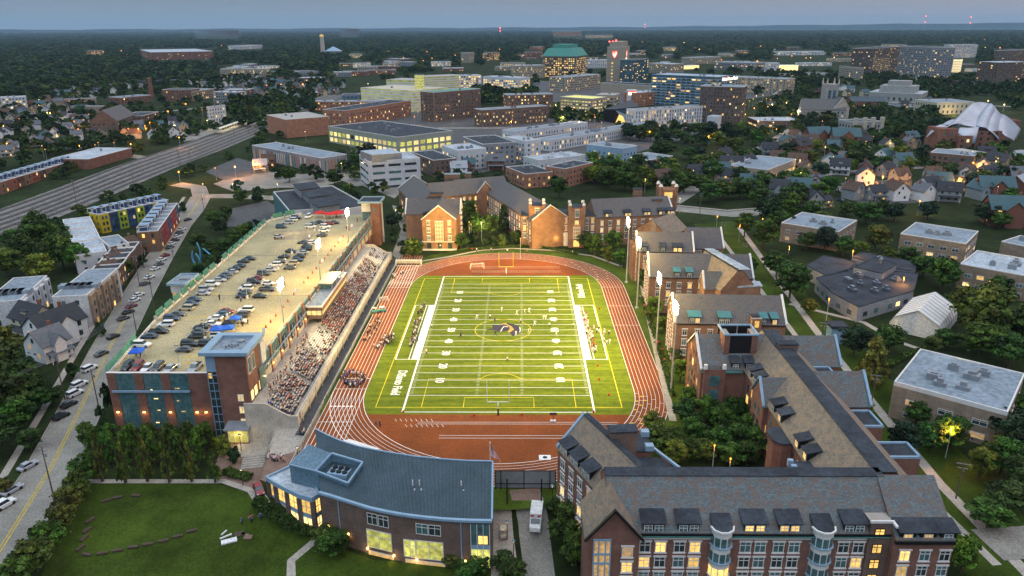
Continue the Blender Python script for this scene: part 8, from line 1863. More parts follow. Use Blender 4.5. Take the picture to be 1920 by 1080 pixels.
p = GT(1631, 772); r = thing('road_sign', 'yellow diamond pedestrian sign by the right path', 'sign', p); b = MB(); b.beam((0, 0, 0), (0, 0, 2.4), 0.08); b.build('post', 'galv', r); b = MB(); b.v = [(-0.6, -0.06, 2.2), (0, -0.06, 1.6), (0.6, -0.06, 2.2), (0, -0.06, 2.8)]; b.f = [(0, 1, 2, 3)]; b.mi = [0]; pn = b.build('panel', 'litg', r); b = MB(); b.box(-0.06, 0.06, -0.09, -0.07, 1.95, 2.35); b.ball((0, -0.08, 2.45), 0.08, 6, 4); b.build('walker_symbol', 'black', pn)
# ================================================================== trees
def crown_mesh(seed, shape, n, leaf, K=26):
 r = np.random.default_rng(seed); c = []
 while len(c) < K:
  p = r.uniform(-1, 1, 3)
  if shape == 'round':
   if p@p > 1 or p@p < 0.18: continue
   q = np.array([p[0]*0.82, p[1]*0.82, 1.0+p[2]*0.82])
  elif shape == 'cone':
   z = (r.uniform(0, 1)**1.25); rr = (1-z)**0.8*0.8+0.05; a = r.uniform(0, 6.283); k = r.uniform(0.45, 1); q = np.array([rr*k*math.cos(a), rr*k*math.sin(a), 0.12+z*1.8])
  else:
   z = r.uniform(0, 1); rr = (0.55+0.4*z)*(1 if z < .8 else .7); a = r.uniform(0, 6.283); k = r.uniform(0.2, 1); q = np.array([rr*k*math.cos(a), rr*k*math.sin(a), 0.1+z*1.7])
  c.append(q)
 c = np.array(c); sz = r.uniform(0.12, 0.34, K)*(1.2 if K < 30 else 1)*(1 if shape != 'cone' else .72); br = r.uniform(0.4, 1.75, K); hue = r.uniform(-0.12, 0.2, K)
 i = r.integers(0, K, n); d = r.normal(size=(n, 3)); d /= np.linalg.norm(d, axis=1)[:, None]; d[:, 2] = np.where(d[:, 2] < -0.3, -d[:, 2]*0.6, d[:, 2])
 p = c[i]+d*sz[i][:, None]*(r.uniform(0.75, 1.05, (n, 1))+0.5*(r.uniform(0, 1, (n, 1)) > 0.93))*np.array([1, 1, 0.85]); p[:, 2] = np.maximum(p[:, 2], 0.02)
 nn = d+r.normal(scale=0.45, size=(n, 3)); nn /= np.linalg.norm(nn, axis=1)[:, None]
 t = np.cross(nn, r.normal(size=(n, 3))); t /= np.linalg.norm(t, axis=1)[:, None]; b_ = np.cross(nn, t); s = leaf*r.uniform(0.6, 1.25, (n, 1))
 v = np.stack([p-t*s-b_*s*0.7, p+t*s-b_*s*0.7, p+t*s*0.8+b_*s*0.8, p-t*s*0.8+b_*s*0.8], 1).reshape(-1, 3)
 me = bpy.data.meshes.new('crown'); me.vertices.add(4*n); me.vertices.foreach_set('co', v.ravel()); me.loops.add(4*n); me.loops.foreach_set('vertex_index', np.arange(4*n)); me.polygons.add(n); me.polygons.foreach_set('loop_start', np.arange(0, 4*n, 4)); me.polygons.foreach_set('loop_total', np.full(n, 4))
 at = me.color_attributes.new('leaf', 'FLOAT_COLOR', 'POINT'); k = br[i]*r.uniform(0.7, 1.3, n); col = np.stack([0.9*k*(1+hue[i]), k, 0.85*k, np.ones(n)], 1).repeat(4, 0).astype(np.float32); at.data.foreach_set('color', col.ravel())
 me.update(calc_edges=True); me.materials.append(M['leaf']); return me
CM = {'round': [crown_mesh(s, 'round', 3800, 0.062, 58) for s in (1, 2, 3, 8)], 'cone': [crown_mesh(s, 'cone', 3200, 0.06, 60) for s in (4, 5)], 'vase': [crown_mesh(s, 'vase', 2400, 0.065, 40) for s in (6, 7)]}
def trunk_mesh():
 b = MB(); b.cyl((0, 0), 0.05, 0.03, -0.05, 0.62, 7)
 for a in range(4): b.beam((0, 0, 0.34+a*0.06), (0.18*math.cos(a*1.7), 0.18*math.sin(a*1.7), 0.66+a*0.06), 0.025)
 return b.mesh('trunk', 'bark')
TM = trunk_mesh()
TINT = dict(d=(0.034, 0.066, 0.013), g=(0.054, 0.092, 0.015), l=(0.095, 0.130, 0.016), y=(0.085, 0.085, 0.018), o=(0.062, 0.078, 0.016), k=(0.014, 0.032, 0.018))
TNAME = dict(d='dark green', g='green', l='bright green', y='yellowish', o='olive green', k='blackish green'); SN = dict(round='round tree', cone='pointed tree', vase='spreading tree')
TR_ = []   # (p, radius, height, shape, tint)
def tr(u, v, r_, h, sh='round', t='g'): p = GT(u, v); TR_.append((p, r_, h, sh, t))
for i, u in enumerate((193, 236, 277, 318, 360, 404)): tr(u, 903+(i % 2)*2, 2.15, 11.5-(i == 5)*3, 'cone', 'o')
for i, u in enumerate((178, 214, 252, 292, 332, 372)): tr(u, 872, 2.1, 9.5, 'cone', 'g')
for i, u in enumerate((168, 205, 243, 283, 322, 352, 385)): tr(u, 843, 2.6, 7.5, 'round', 'g')
for u, v, r_, h, s, t in ((420, 855, 2.2, 6, 'vase', 'l'), (392, 838, 2.4, 7, 'cone', 'g'), (440, 868, 1.6, 4.5, 'vase', 'l'), (205, 772, 1.6, 9, 'cone', 'k'), (197, 812, 1.6, 8, 'cone', 'k'), (164, 905, 3.4, 7.5, 'round', 'g'), (150, 937, 3.2, 7, 'round', 'o'), (132, 968, 3.2, 7.2, 'round', 'o'), (117, 1000, 3.2, 7, 'round', 'o'), (98, 1035, 3.4, 7, 'round', 'g'), (70, 1072, 3.8, 7.5, 'round', 'g'), (40, 1100, 3.5, 7, 'round', 'g'), (62, 1012, 1.1, 3, 'vase', 'd'),
(28, 770, 9, 19, 'round', 'd'), (-5, 720, 9, 20, 'round', 'o'), (5, 800, 8, 16, 'round', 'd'), (48, 740, 5, 11, 'round', 'g'), (75, 770, 4.5, 9, 'round', 'd'), (100, 762, 3.4, 7, 'round', 'd'), (138, 708, 2.2, 5, 'round', 'l'), (30, 815, 5.5, 10, 'round', 'd'), (-15, 860, 6, 10, 'round', 'd'), (10, 925, 2.2, 4, 'round', 'y'), (190, 630, 2, 5, 'round', 'd'), (60, 845, 3, 6, 'round', 'd'),
(80, 470, 8, 19, 'round', 'd'), (45, 500, 7, 15, 'round', 'd'), (120, 505, 8, 16, 'round', 'd'), (150, 510, 6, 13, 'round', 'g'), (15, 520, 7, 13, 'round', 'g'), (80, 530, 7, 13, 'round', 'l'), (115, 470, 6, 14, 'round', 'd'), (30, 470, 6, 11, 'round', 'g'), (222, 430, 2.6, 8, 'round', 'g'), (345, 398, 2.4, 6, 'round', 'g'), (308, 455, 1.8, 5, 'round', 'l'), (322, 420, 2, 6, 'round', 'g'), (238, 520, 4, 8, 'round', 'd'), (215, 540, 3, 6, 'round', 'd'), (268, 500, 2.4, 5.5, 'round', 'd'),
(400, 425, 4.5, 9, 'round', 'g'), (425, 412, 4, 8, 'round', 'd'), (412, 440, 4, 8, 'round', 'l'), (375, 470, 4.5, 8.5, 'round', 'd'), (395, 485, 4.5, 8, 'round', 'd'), (420, 478, 4.5, 8, 'round', 'd'), (440, 460, 4.5, 8, 'round', 'd'), (460, 448, 4, 8, 'round', 'g'), (480, 436, 3.6, 7, 'round', 'g'), (405, 505, 4, 7, 'round', 'd'), (375, 520, 3.6, 6.5, 'round', 'd'), (430, 492, 3.4, 6, 'round', 'd'), (452, 384, 5, 10, 'round', 'g'), (486, 378, 4.5, 9, 'round', 'd'), (543, 342, 6, 11, 'round', 'd'), (520, 335, 4, 8, 'round', 'l'), (588, 335, 5, 10, 'vase', 'l'), (570, 325, 3, 7, 'round', 'l'), (628, 350, 6.5, 12, 'round', 'd'), (600, 340, 4, 8, 'round', 'g'), (655, 372, 5, 9, 'round', 'd'), (668, 385, 4, 8, 'round', 'k'), (722, 362, 4, 8, 'round', 'l'), (745, 345, 5, 11, 'round', 'k'), (700, 362, 3.5, 7, 'round', 'd'),
(775, 487, 5, 10, 'round', 'g'), (758, 478, 3.2, 6.5, 'round', 'g'), (735, 430, 4, 8, 'round', 'k'), (740, 455, 3, 6, 'round', 'd'), (765, 440, 2.4, 6, 'vase', 'g'), (749, 415, 3.5, 8, 'round', 'd'), (885, 463, 2.6, 7, 'cone', 'l'), (917, 465, 2.8, 7, 'cone', 'l'), (941, 463, 2.8, 6.5, 'cone', 'l'), (968, 455, 3.2, 6, 'round', 'o'), (864, 468, 4, 8, 'round', 'd'), (870, 440, 5, 11, 'round', 'd'), (895, 445, 5, 12, 'round', 'd'), (920, 445, 5, 12, 'round', 'd'), (945, 435, 5, 13, 'cone', 'd'), (880, 415, 5, 12, 'round', 'd'), (905, 405, 4.5, 13, 'cone', 'd'), (935, 405, 5, 15, 'cone', 'g'), (955, 425, 4.5, 12, 'round', 'd'), (975, 420, 4, 10, 'round', 'd'), (1048, 372, 6, 13, 'round', 'd'), (1040, 355, 4, 9, 'round', 'g'), (1095, 465, 4, 8, 'round', 'g'), (1115, 480, 4.5, 10, 'round', 'g'), (1125, 450, 5, 11, 'round', 'd'), (1150, 475, 4.5, 11, 'round', 'g'), (1162, 500, 3.5, 8, 'round', 'g'), (1140, 492, 3.2, 7, 'vase', 'l'), (1170, 455, 4, 9, 'round', 'd'), (1205, 545, 2.6, 9, 'round', 'g'), (1225, 600, 3.2, 9, 'round', 'l'), (1240, 625, 2.8, 6, 'round', 'l'), (1255, 560, 4, 8, 'round', 'd'), (1232, 560, 3, 9, 'round', 'g'), (1275, 715, 2.6, 7, 'round', 'l'), (1268, 680, 2.4, 6, 'round', 'o'), (1300, 590, 2.4, 6, 'round', 'd'),
(1235, 850, 3.6, 7, 'round', 'o'), (1225, 815, 3, 6, 'round', 'l'), (1285, 800, 3.6, 8, 'round', 'd'), (1300, 830, 3.6, 7, 'round', 'd'), (1322, 795, 3.6, 8, 'round', 'g'), (1350, 812, 3.6, 7, 'round', 'd'), (1375, 800, 3.6, 8, 'round', 'd'), (1345, 850, 3.8, 7, 'round', 'd'), (1385, 845, 3.6, 7, 'round', 'd'), (1420, 850, 3.4, 7, 'round', 'g'), (1290, 865, 3, 6, 'round', 'd'), (1320, 868, 3.4, 6, 'round', 'g'), (1370, 875, 3.4, 6, 'round', 'g'), (1400, 872, 3, 6, 'round', 'd'), (1265, 870, 3, 6, 'round', 'l'), (1400, 822, 3, 7, 'round', 'g'), (1260, 835, 2.4, 5, 'round', 'g'), (1360, 775, 3, 7, 'round', 'g'), (1290, 765, 3, 6, 'round', 'g'),
(1633, 720, 5.6, 14, 'cone', 'y'), (1600, 668, 5.5, 10, 'round', 'k'), (1665, 660, 5, 9, 'round', 'd'), (1745, 665, 3, 6, 'round', 'o'), (1840, 640, 10, 19, 'round', 'o'), (1770, 655, 4, 7, 'round', 'd'), (1835, 668, 7, 11, 'round', 'g'), (1890, 690, 6, 11, 'round', 'd'), (1925, 650, 8, 14, 'round', 'd'), (1545, 738, 2, 5, 'round', 'g'), (1618, 790, 2.6, 6, 'round', 'l'), (1690, 855, 4, 9, 'round', 'k'), (1740, 850, 4.5, 8, 'round', 'd'), (1780, 845, 4.5, 9, 'round', 'd'), (1715, 800, 3.5, 7, 'round', 'd'), (1835, 900, 3, 8, 'round', 'l'), (1875, 890, 5, 9, 'round', 'd'), (1900, 850, 6, 11, 'round', 'k'), (1930, 800, 5, 10, 'round', 'd'), (1850, 990, 4.5, 6, 'round', 'g'), (1885, 960, 5, 7, 'round', 'd'), (1800, 1075, 3.2, 8, 'round', 'l'), (1925, 930, 5, 9, 'round', 'd'), (1070, 1000, 3.2, 8, 'round', 'g'), (1058, 1030, 3.4, 8, 'round', 'd'), (1080, 1060, 3.5, 8, 'round', 'g'), (1040, 965, 2.2, 4, 'round', 'd'), (628, 1042, 3.6, 5.5, 'round', 'd'), (610, 1025, 3, 5, 'round', 'g'), (900, 1075, 2.4, 3.4, 'vase', 'd'), (850, 1062, 2.2, 3.2, 'round', 'y'), (945, 1070, 2.6, 4, 'round', 'd'), (960, 1095, 3, 5, 'round', 'd'), (880, 1090, 3, 4, 'round', 'd'),
(1545, 470, 5, 11, 'round', 'k'), (1512, 470, 5, 9, 'round', 'd'), (1580, 480, 5, 9, 'round', 'd'), (1610, 490, 4, 9, 'round', 'g'), (1640, 470, 6, 12, 'round', 'y'), (1660, 500, 4.5, 9, 'round', 'g'), (1700, 500, 5, 9, 'round', 'd'), (1730, 520, 5, 9, 'round', 'd'), (1765, 545, 7, 13, 'round', 'd'), (1480, 560, 7, 14, 'round', 'd'), (1455, 520, 6, 11, 'round', 'd'), (1515, 590, 3, 6, 'round', 'l'), (1430, 470, 6.5, 15, 'round', 'g'), (1395, 445, 5.5, 12, 'round', 'd'), (1440, 420, 7, 14, 'round', 'k'), (1410, 505, 2, 5, 'round', 'l'), (1870, 560, 5, 9, 'round', 'd'), (1700, 560, 3, 5, 'round', 'l'), (1790, 590, 4, 8, 'round', 'd'), (1360, 600, 2.4, 6, 'round', 'g'), (1350, 500, 2.6, 6, 'round', 'l'), (1390, 560, 2.5, 5, 'round', 'g')):
 tr(u, v, r_, h, s, t)
def scatter(poly, du, dv, rr, hh, tints, seed, n=9999, m=4, sh=('round', 'round', 'round', 'vase')):
 r = random.Random(seed)
 for u, v in fill(poly, du, dv, n, 0.45, seed, True, m):
  k = r.uniform(0.75, 1.2); p = GT(u, v); f_ = max(1.0, (p-Vector(CAMP)).length/2600); TR_.append((p, rr*1.15*k*f_, hh*k*max(1, f_*0.7), r.choice(sh), r.choice(tints)))
scatter([(1270, 345), (1400, 330), (1560, 350), (1560, 455), (1460, 470), (1440, 400), (1270, 375)], 26, 15, 6.2, 12, 'ddkgdg', 21)
scatter([(1560, 395), (1680, 400), (1900, 410), (1900, 470), (1840, 420), (1680, 420), (1600, 450)], 29, 16, 5.5, 10, 'ddgk', 22)
scatter([(1225, 290), (1500, 240), (1750, 230), (1920, 300), (1920, 400), (1740, 350), (1550, 340), (1380, 320), (1220, 340)], 30, 18, 6.2, 11, 'dddgklo', 23)
scatter([(1430, 190), (1500, 175), (1620, 205), (1750, 215), (1740, 262), (1600, 262), (1420, 235)], 25, 14, 6, 11, 'ddgkd', 24, m=6)
scatter([(1430, 140), (1640, 140), (1760, 145), (1920, 150), (1920, 215), (1860, 180), (1740, 190), (1600, 165), (1420, 180)], 22, 12, 6.5, 12, 'ddkg', 25, m=6)
scatter([(1130, 330), (1220, 310), (1280, 340), (1290, 375), (1240, 365), (1140, 368)], 22, 14, 5.5, 12, 'ddgl', 26, m=5)
scatter([(1160, 245), (1340, 245), (1420, 250), (1250, 290), (1170, 280)], 22, 14, 6, 12, 'dgk', 27, m=4)
scatter([(0, 365), (120, 340), (290, 280), (420, 245), (400, 232), (240, 285), (140, 312), (0, 352)], 20, 10, 4, 7, 'ddgk', 28, m=4)
scatter([(0, 468), (150, 402), (340, 330), (480, 268), (500, 262), (480, 285), (350, 345), (170, 415), (0, 488)], 26, 14, 3.4, 6, 'gdol', 29, m=2)
scatter([(100, 200), (420, 190), (460, 235), (330, 262), (140, 300), (0, 330), (0, 240)], 34, 20, 5, 9, 'ddgk', 45, m=1)
scatter([(480, 255), (530, 250), (540, 290), (470, 300)], 26, 16, 4.5, 9, 'gdl', 46, m=2)
scatter([(420, 355), (520, 345), (520, 372), (440, 392), (420, 375)], 34, 18, 4, 8, 'gdl', 47, m=3)
scatter([(1640, 385), (1830, 385), (1820, 420), (1650, 415)], 36, 18, 5, 9, 'gdk', 48, m=3)
scatter([(190, 372), (320, 350), (300, 362), (200, 386)], 16, 8, 3, 5, 'gdo', 30, n=10)
scatter([(-10, 200), (340, 215), (340, 255), (120, 290), (0, 300)], 29, 16, 5.5, 10, 'ddgkl', 31, m=1)
scatter([(0, 170), (560, 140), (640, 160), (620, 186), (420, 170), (200, 190), (0, 205)], 26, 14, 6, 11, 'ddgk', 32, m=2)
scatter([(420, 190), (580, 180), (600, 200), (520, 250), (440, 240)], 24, 15, 6.5, 13, 'ddgkl', 33)
scatter([(880, 170), (990, 165), (1010, 190), (900, 200)], 20, 14, 7, 12, 'dgk', 34)
scatter([(1030, 205), (1180, 215), (1180, 232), (1050, 240)], 20, 12, 6, 11, 'dgk', 35)
scatter([(690, 290), (760, 330), (760, 370), (640, 340), (640, 300)], 22, 15, 5, 10, 'dgk', 36, n=14)
scatter([(1080, 300), (1190, 310), (1220, 350), (1120, 360)], 24, 15, 5.5, 11, 'dgl', 37, n=12)
scatter([(820, 330), (1000, 335), (1000, 350), (820, 345)], 20, 8, 3.5, 7, 'dg', 38, n=8)
scatter([(640, 150), (1000, 140), (1460, 130), (1460, 150), (1000, 165), (640, 160)], 30, 14, 7, 11, 'dgk', 39, n=60)
WOODS = [[(-20, 59), (1940, 59), (1940, 130), (1640, 100), (1560, 108), (1440, 112), (1350, 116), (1180, 108), (960, 118), (860, 130), (640, 150), (480, 152), (320, 160), (130, 176), (-20, 182)]]
def px_r(t): return t[1]*FPX/(t[0]-Vector(CAMP)).length
TR_.sort(key=lambda t: -px_r(t)); near_, rest = TR_[:285], TR_[285:]
print('trees near/rest', len(near_), len(rest))
tr_rng = random.Random(77)
for k, (p, r_, h, sh, t) in enumerate(near_):
 root = thing('tree', None, 'tree', p, tr_rng.uniform(0, 6.28)); col = tuple(c*tr_rng.uniform(0.85, 1.2) for c in TINT[t])
 base = h*0.18 if sh == 'round' else h*0.08
 put('trunk', TM, root, (0, 0, 0), scale=(h*0.62, h*0.62, h)); o = put('crown', CM[sh][k % len(CM[sh])], root, (0, 0, base), color=col, scale=(r_, r_, (h-base)/2.0))
 later(root, '%s %s' % (TNAME[t], SN[sh]), p+Vector((0, 0, h*0.6)))
far_cm = [crown_mesh(11+s, 'round', 420, 0.17, 16) for s in range(3)]
def stuff_trees(name, pts, label):
 n = len(pts); me = bpy.data.meshes.new(name); me.vertices.add(n); me.vertices.foreach_set('co', np.array([q[0] for q in pts], dtype=np.float32).ravel())
 at = me.attributes.new('ts', 'FLOAT_VECTOR', 'POINT'); at.data.foreach_set('vector', np.array([q[1] for q in pts], dtype=np.float32).ravel()); me.update()
 o = put(name, me, None, color=(1, 1, 1)); tag(o, label, 'trees', kind='stuff')
 g = bpy.data.node_groups.new(name, 'GeometryNodeTree'); g.interface.new_socket('Geometry', in_out='INPUT', socket_type='NodeSocketGeometry'); g.interface.new_socket('Geometry', in_out='OUTPUT', socket_type='NodeSocketGeometry')
 N = g.nodes; L = g.links; gi, go = N.new('NodeGroupInput'), N.new('NodeGroupOutput'); ip = N.new('GeometryNodeInstanceOnPoints'); jn = N.new('GeometryNodeJoinGeometry')
 for m_ in far_cm:
  oo = FARO[m_.name]; oi = N.new('GeometryNodeObjectInfo'); oi.inputs['Object'].default_value = oo; oi.inputs['As Instance'].default_value = True; L.new(oi.outputs['Geometry'], jn.inputs[0])
 L.new(gi.outputs[0], ip.inputs['Points']); L.new(jn.outputs[0], ip.inputs['Instance']); ip.inputs['Pick Instance'].default_value = True
 a = N.new('GeometryNodeInputNamedAttribute'); a.data_type = 'FLOAT_VECTOR'; a.inputs['Name'].default_value = 'ts'; L.new(a.outputs[0], ip.inputs['Scale'])
 rv = N.new('FunctionNodeRandomValue'); rv.data_type = 'FLOAT_VECTOR'; rv.inputs[1].default_value = (0, 0, 6.28); L.new(rv.outputs[0], ip.inputs['Rotation']); L.new(ip.outputs[0], go.inputs[0])
 md = o.modifiers.new('trees', 'NODES'); md.node_group = g; return o
FARO = {}
for i, m_ in enumerate(far_cm):      # the three crowns that the woods repeat are themselves trees standing in the far wood
 m_.materials.clear(); m_.materials.append(leafmat('wood_leaves') if i == 0 else far_cm[0].materials[0])
 p = GT((70, 560, 1240)[i], (150, 120, 100)[i]); o = put('tree', m_, None, p, color=(0.03, 0.06, 0.03), scale=9); later(tag(o, None, 'tree'), 'dark crown at the wood edge', p); FARO[m_.name] = o
wm = far_cm[0].materials[0]; N, L = wm.node_tree.nodes, wm.node_tree.links; B_ = N['Principled BSDF']; at_ = next(n for n in N if n.type == 'ATTRIBUTE'); oi_ = next(n for n in N if n.type == 'OBJECT_INFO')
rp = ramp(N, L, oi_.outputs['Random'], [(0.0, (0.014, 0.034, 0.014)), (0.45, (0.024, 0.052, 0.015)), (0.8, (0.040, 0.072, 0.017)), (1.0, (0.070, 0.085, 0.018))]); L.new(mixc(N, L, 1.0, at_.outputs['Color'], rp, 'MULTIPLY'), B_.inputs['Base Color'])
pts = [((p.x, p.y, p.z), (r_*1.0, r_*1.0, h/2.0)) for p, r_, h, sh, t in rest]
stuff_trees('street_trees', pts, 'small street and garden trees all over the city')
pts = []; r = random.Random(5)
for poly in WOODS:
 v = 59.3
 while v < 182:
  dv = 0.42+(v-59)*0.045; u = -20
  while u < 1940:
   a, c = u+r.uniform(-3, 3), v+r.uniform(-.5, .5)*dv; u += 7.5+(v-59)*0.07
   if not inpoly(a, c, poly): continue
   p = GT(a, c)
   if footed(p, 8) or any(x0-2 < a < x1+2 and y0-1 < c < y1+8 for x0, y0, x1, y1 in OCC): continue
   D = (p-Vector(CAMP)).length; k = (5.2+(v-59)*0.07)*D/FPX*r.uniform(0.8, 1.25); pts.append(((p.x, p.y, 0), (k, k, min(k*0.5, 5.5+D*0.0006)*r.uniform(0.7, 1.25))))
  v += dv
print('wood crowns', len(pts)); stuff_trees('woods', pts, 'dense dark woods covering the land up to the horizon')
b = MB(); prev = None
for i in range(90):
 a = R(-42+84*i/89); D = 30000; hgt = 105+(70*sstep(0.1, 0.45, i/89-0.45)+12*math.sin(i*0.9)+6*math.sin(i*2.3))
 x, y = D*math.sin(a), D*math.cos(a)
 if prev: b.poly([(prev[0], prev[1], -5), (x, y, -5), (x*0.99, y*0.99, hgt), (prev[0]*0.99, prev[1]*0.99, prev[2])]); b.poly([(prev[0]*0.99, prev[1]*0.99, prev[2]), (x*0.99, y*0.99, hgt), (x*1.3, y*1.3, -5), (prev[0]*1.3, prev[1]*1.3, -5)])
 prev = (x, y, hgt)
structure(b.build('hills', 'earth'))
def hedge(name, path, w, h, lab, t='d', n=900):
 r = np.random.default_rng(len(lab)); P = [GT(*q) for q in path]; seg = list(zip(P, P[1:])); L_ = np.array([(c-a).length for a, c in seg]); i = r.choice(len(seg), n, p=L_/L_.sum()); s = r.uniform(0, 1, n)
 A = np.array([[*seg[k][0]] for k in i]); Bv = np.array([[*seg[k][1]] for k in i]); d = Bv-A; d /= np.linalg.norm(d, axis=1)[:, None]; nn = np.stack([-d[:, 1], d[:, 0], d[:, 2]*0], 1)
 p = A+(Bv-A)*s[:, None]+nn*(r.uniform(-.5, .5, n)*w)[:, None]; p[:, 2] += r.uniform(0.2, 1, n)**0.4*h*(0.85+0.15*np.sin(s*40)); k = 0.28
 t1 = r.normal(size=(n, 3)); t1 /= np.linalg.norm(t1, axis=1)[:, None]; t2 = np.cross(t1, r.normal(size=(n, 3))); t2 /= np.linalg.norm(t2, axis=1)[:, None]
 v = np.stack([p-t1*k-t2*k, p+t1*k-t2*k, p+t1*k+t2*k, p-t1*k+t2*k], 1).reshape(-1, 3); me = bpy.data.meshes.new(name); me.from_pydata(v.tolist(), [], np.arange(4*n).reshape(-1, 4).tolist()); at = me.color_attributes.new('leaf', 'FLOAT_COLOR', 'POINT'); kk = np.repeat(r.uniform(0.5, 1.4, n), 4); at.data.foreach_set('color', np.stack([kk, kk, kk, kk*0+1], 1).astype(np.float32).ravel()); me.materials.append(M['leaf'])
 tag(put(name, me, None, color=TINT[t]), lab, 'hedge')
hedge('hedge', [(480, 948), (520, 975), (555, 995), (590, 1002)], 2.6, 1.6, 'dense clipped hedge along the lit west wing', n=2600)
hedge('hedge', [(470, 900), (440, 893), (425, 885)], 2.2, 1.2, 'low green hedge beside the plaza steps', 'g', 900)
hedge('hedge', [(650, 1010), (700, 1036), (790, 1054), (860, 1062)], 0.9, 0.5, 'thin planted strip under the lamp lit brick wall', 'y', 1400)
hedge('hedge', [(1205, 560), (1238, 660), (1262, 745)], 1.6, 0.9, 'shrub strip between rim path and bend halls', 'g', 1600)
hedge('hedge', [(1660, 690), (1700, 668), (1745, 655)], 2, 1.2, 'hedge in front of the pale tent hall', 'g', 900)
hedge('hedge', [(840, 478), (870, 470), (1000, 462), (1085, 478)], 1.8, 1.0, 'planting strip beyond the far curve', 'g', 1800)
# ================================================================== people
def person_mesh(name, J, E_, rad, col=None):
 me = bpy.data.meshes.new(name); me.from_pydata(J, E_, []); o = bpy.data.objects.new(name, me); C.objects.link(o)
 sk = o.modifiers.new('s', 'SKIN'); sk.use_smooth_shade = True
 for i, v in enumerate(me.skin_vertices[0].data): v.radius = (rad[i], rad[i]); v.use_root = (i == 0)
 bpy.context.view_layer.update(); q = bpy.data.meshes.new_from_object(o.evaluated_get(bpy.context.evaluated_depsgraph_get())); bpy.data.objects.remove(o); return q
def pose(name, leg=0.0, arm=(0.28, -0.1), bend=0.0, sit=False, fwd=0.0, arm2=None):
 arm2 = arm2 or arm; z0 = 0.93 if not sit else 0.12; sh_ = z0+0.50
 J = [(0, 0, z0), (0, fwd*0.5, z0+0.28), (0, fwd, sh_), (0, fwd+0.02, sh_+0.10), (0, fwd+0.03, sh_+0.25), (0, fwd+0.03, sh_+0.34)]; E_ = [(0, 1), (1, 2), (2, 3), (3, 4), (4, 5)]; rd = [0.15, 0.135, 0.15, 0.06, 0.10, 0.075]
 for s, lg, am in ((-1, leg, arm), (1, -leg, arm2)):
  k = len(J)
  if sit: J += [(s*0.12, -0.02, z0), (s*0.16, -0.45, z0+0.04), (s*0.16, -0.47, z0-0.38), (s*0.16, -0.60, z0-0.42)]
  else: J += [(s*0.10, 0, z0-0.08), (s*0.12, -lg*0.25-bend, 0.50), (s*0.12, -lg*0.6+0.02, 0.07), (s*0.12, -lg*0.6-0.16, 0.04)]
  E_ += [(0, k), (k, k+1), (k+1, k+2), (k+2, k+3)]; rd += [0.11, 0.075, 0.05, 0.045]
  k = len(J); J += [(s*0.20, fwd, sh_-0.03), (s*(0.20+am[0]*0.5), fwd-0.05, sh_-0.28+max(0, am[1])*0.3), (s*(0.20+am[0]), fwd-0.22, sh_-0.46+am[1]+0.06), (s*(0.2+am[0]*1.08), fwd-0.30, sh_-0.5+am[1]+0.06)]; E_ += [(2, k), (k, k+1), (k+1, k+2), (k+2, k+3)]; rd += [0.07, 0.045, 0.036, 0.04]
 me = person_mesh(name, J, E_, rd); n = len(me.polygons); mi = []
 for p in me.polygons:
  c = p.center
  if c.z > sh_+0.05: mi.append(3 if (c.z > sh_+0.27 or c.y > fwd+0.06) else 2)
  elif abs(c.x) > 0.2+0.1*abs(arm[0]) and c.z < sh_-0.2 and c.z > z0-0.3 and not sit: mi.append(2)
  elif sit and c.y < -0.15 and c.z < z0+0.12 and abs(c.x) < 0.3: mi.append(1)
  else: mi.append(1 if c.z < z0+0.02 else 0)
 for m_ in ('tint', 'trousers', 'skin', 'hair'): me.materials.append(M[m_])
 me.polygons.foreach_set('material_index', mi); me.materials.append(M['tint']); return me
STAND = pose('person_standing', 0.1); WALK = pose('person_walking', 0.5, (0.2, 0.1)); RUN = pose('person_running', 0.8, (0.25, 0.25), 0.15, fwd=-0.15); ARMS = pose('person_arms_up', 0.1, (0.3, 0.85), arm2=(0.3, 0.1)); SIT = pose('person_sitting', sit=True, arm=(0.1, 0.15)); CR_ = pose('person_crouching', 0.4, (0.2, 0.1), 0.3, fwd=-0.3)
WHT = {}
def white_legs(me):
 if me.name not in WHT: q = me.copy(); q.materials[1] = M['white']; WHT[me.name] = q
 return WHT[me.name]
CLR = dict(w=('white', (0.75, 0.75, 0.75)), k=('black', (0.02, 0.02, 0.025)), r=('red', (0.5, 0.03, 0.02)), b=('blue', (0.03, 0.07, 0.35)), g=('grey', (0.25, 0.25, 0.27)), o=('orange', (0.6, 0.2, 0.05)), y=('yellow green', (0.55, 0.7, 0.05)), n=('navy', (0.02, 0.03, 0.1)), p=('pink', (0.6, 0.3, 0.32)), t=('tan', (0.45, 0.33, 0.2)))
PC = [0]; pr = random.Random(31)
def person(p, c, me, what, rot=None, grp=None, s=1.0, wl=False):
 o = put('person', white_legs(me) if wl else me, None, p, pr.uniform(0, 6.28) if rot is None else rot, CLR[c][1], s*pr.uniform(0.97, 1.06)); o['category'] = 'person'; PC[0] += 1
 if grp: o['group'] = grp
 later(o, what % CLR[c][0], p); return o
ANY = [STAND, STAND, WALK, ARMS, STAND, CR_]
for u, v, c, m_ in ((941, 584, 'w', WALK), (893.8, 599, 'w', RUN), (969, 590, 'w', RUN), (983.8, 588, 'w', WALK), (992, 586, 'w', RUN), (1019, 599, 'w', STAND), (1023, 600, 'w', WALK), (1002, 611, 'w', RUN), (1043, 629, 'w', RUN), (967.5, 630, 'w', WALK), (991, 625, 'w', WALK), (863.8, 634, 'n', RUN), (928.8, 629, 'n', RUN), (928, 606, 'n', RUN)): person(GT(u, v, 0)+Vector((0, 0, 0.09)), c, m_, 'football player in %s', grp='football players on the field', s=1.08, wl=(c == 'w'))
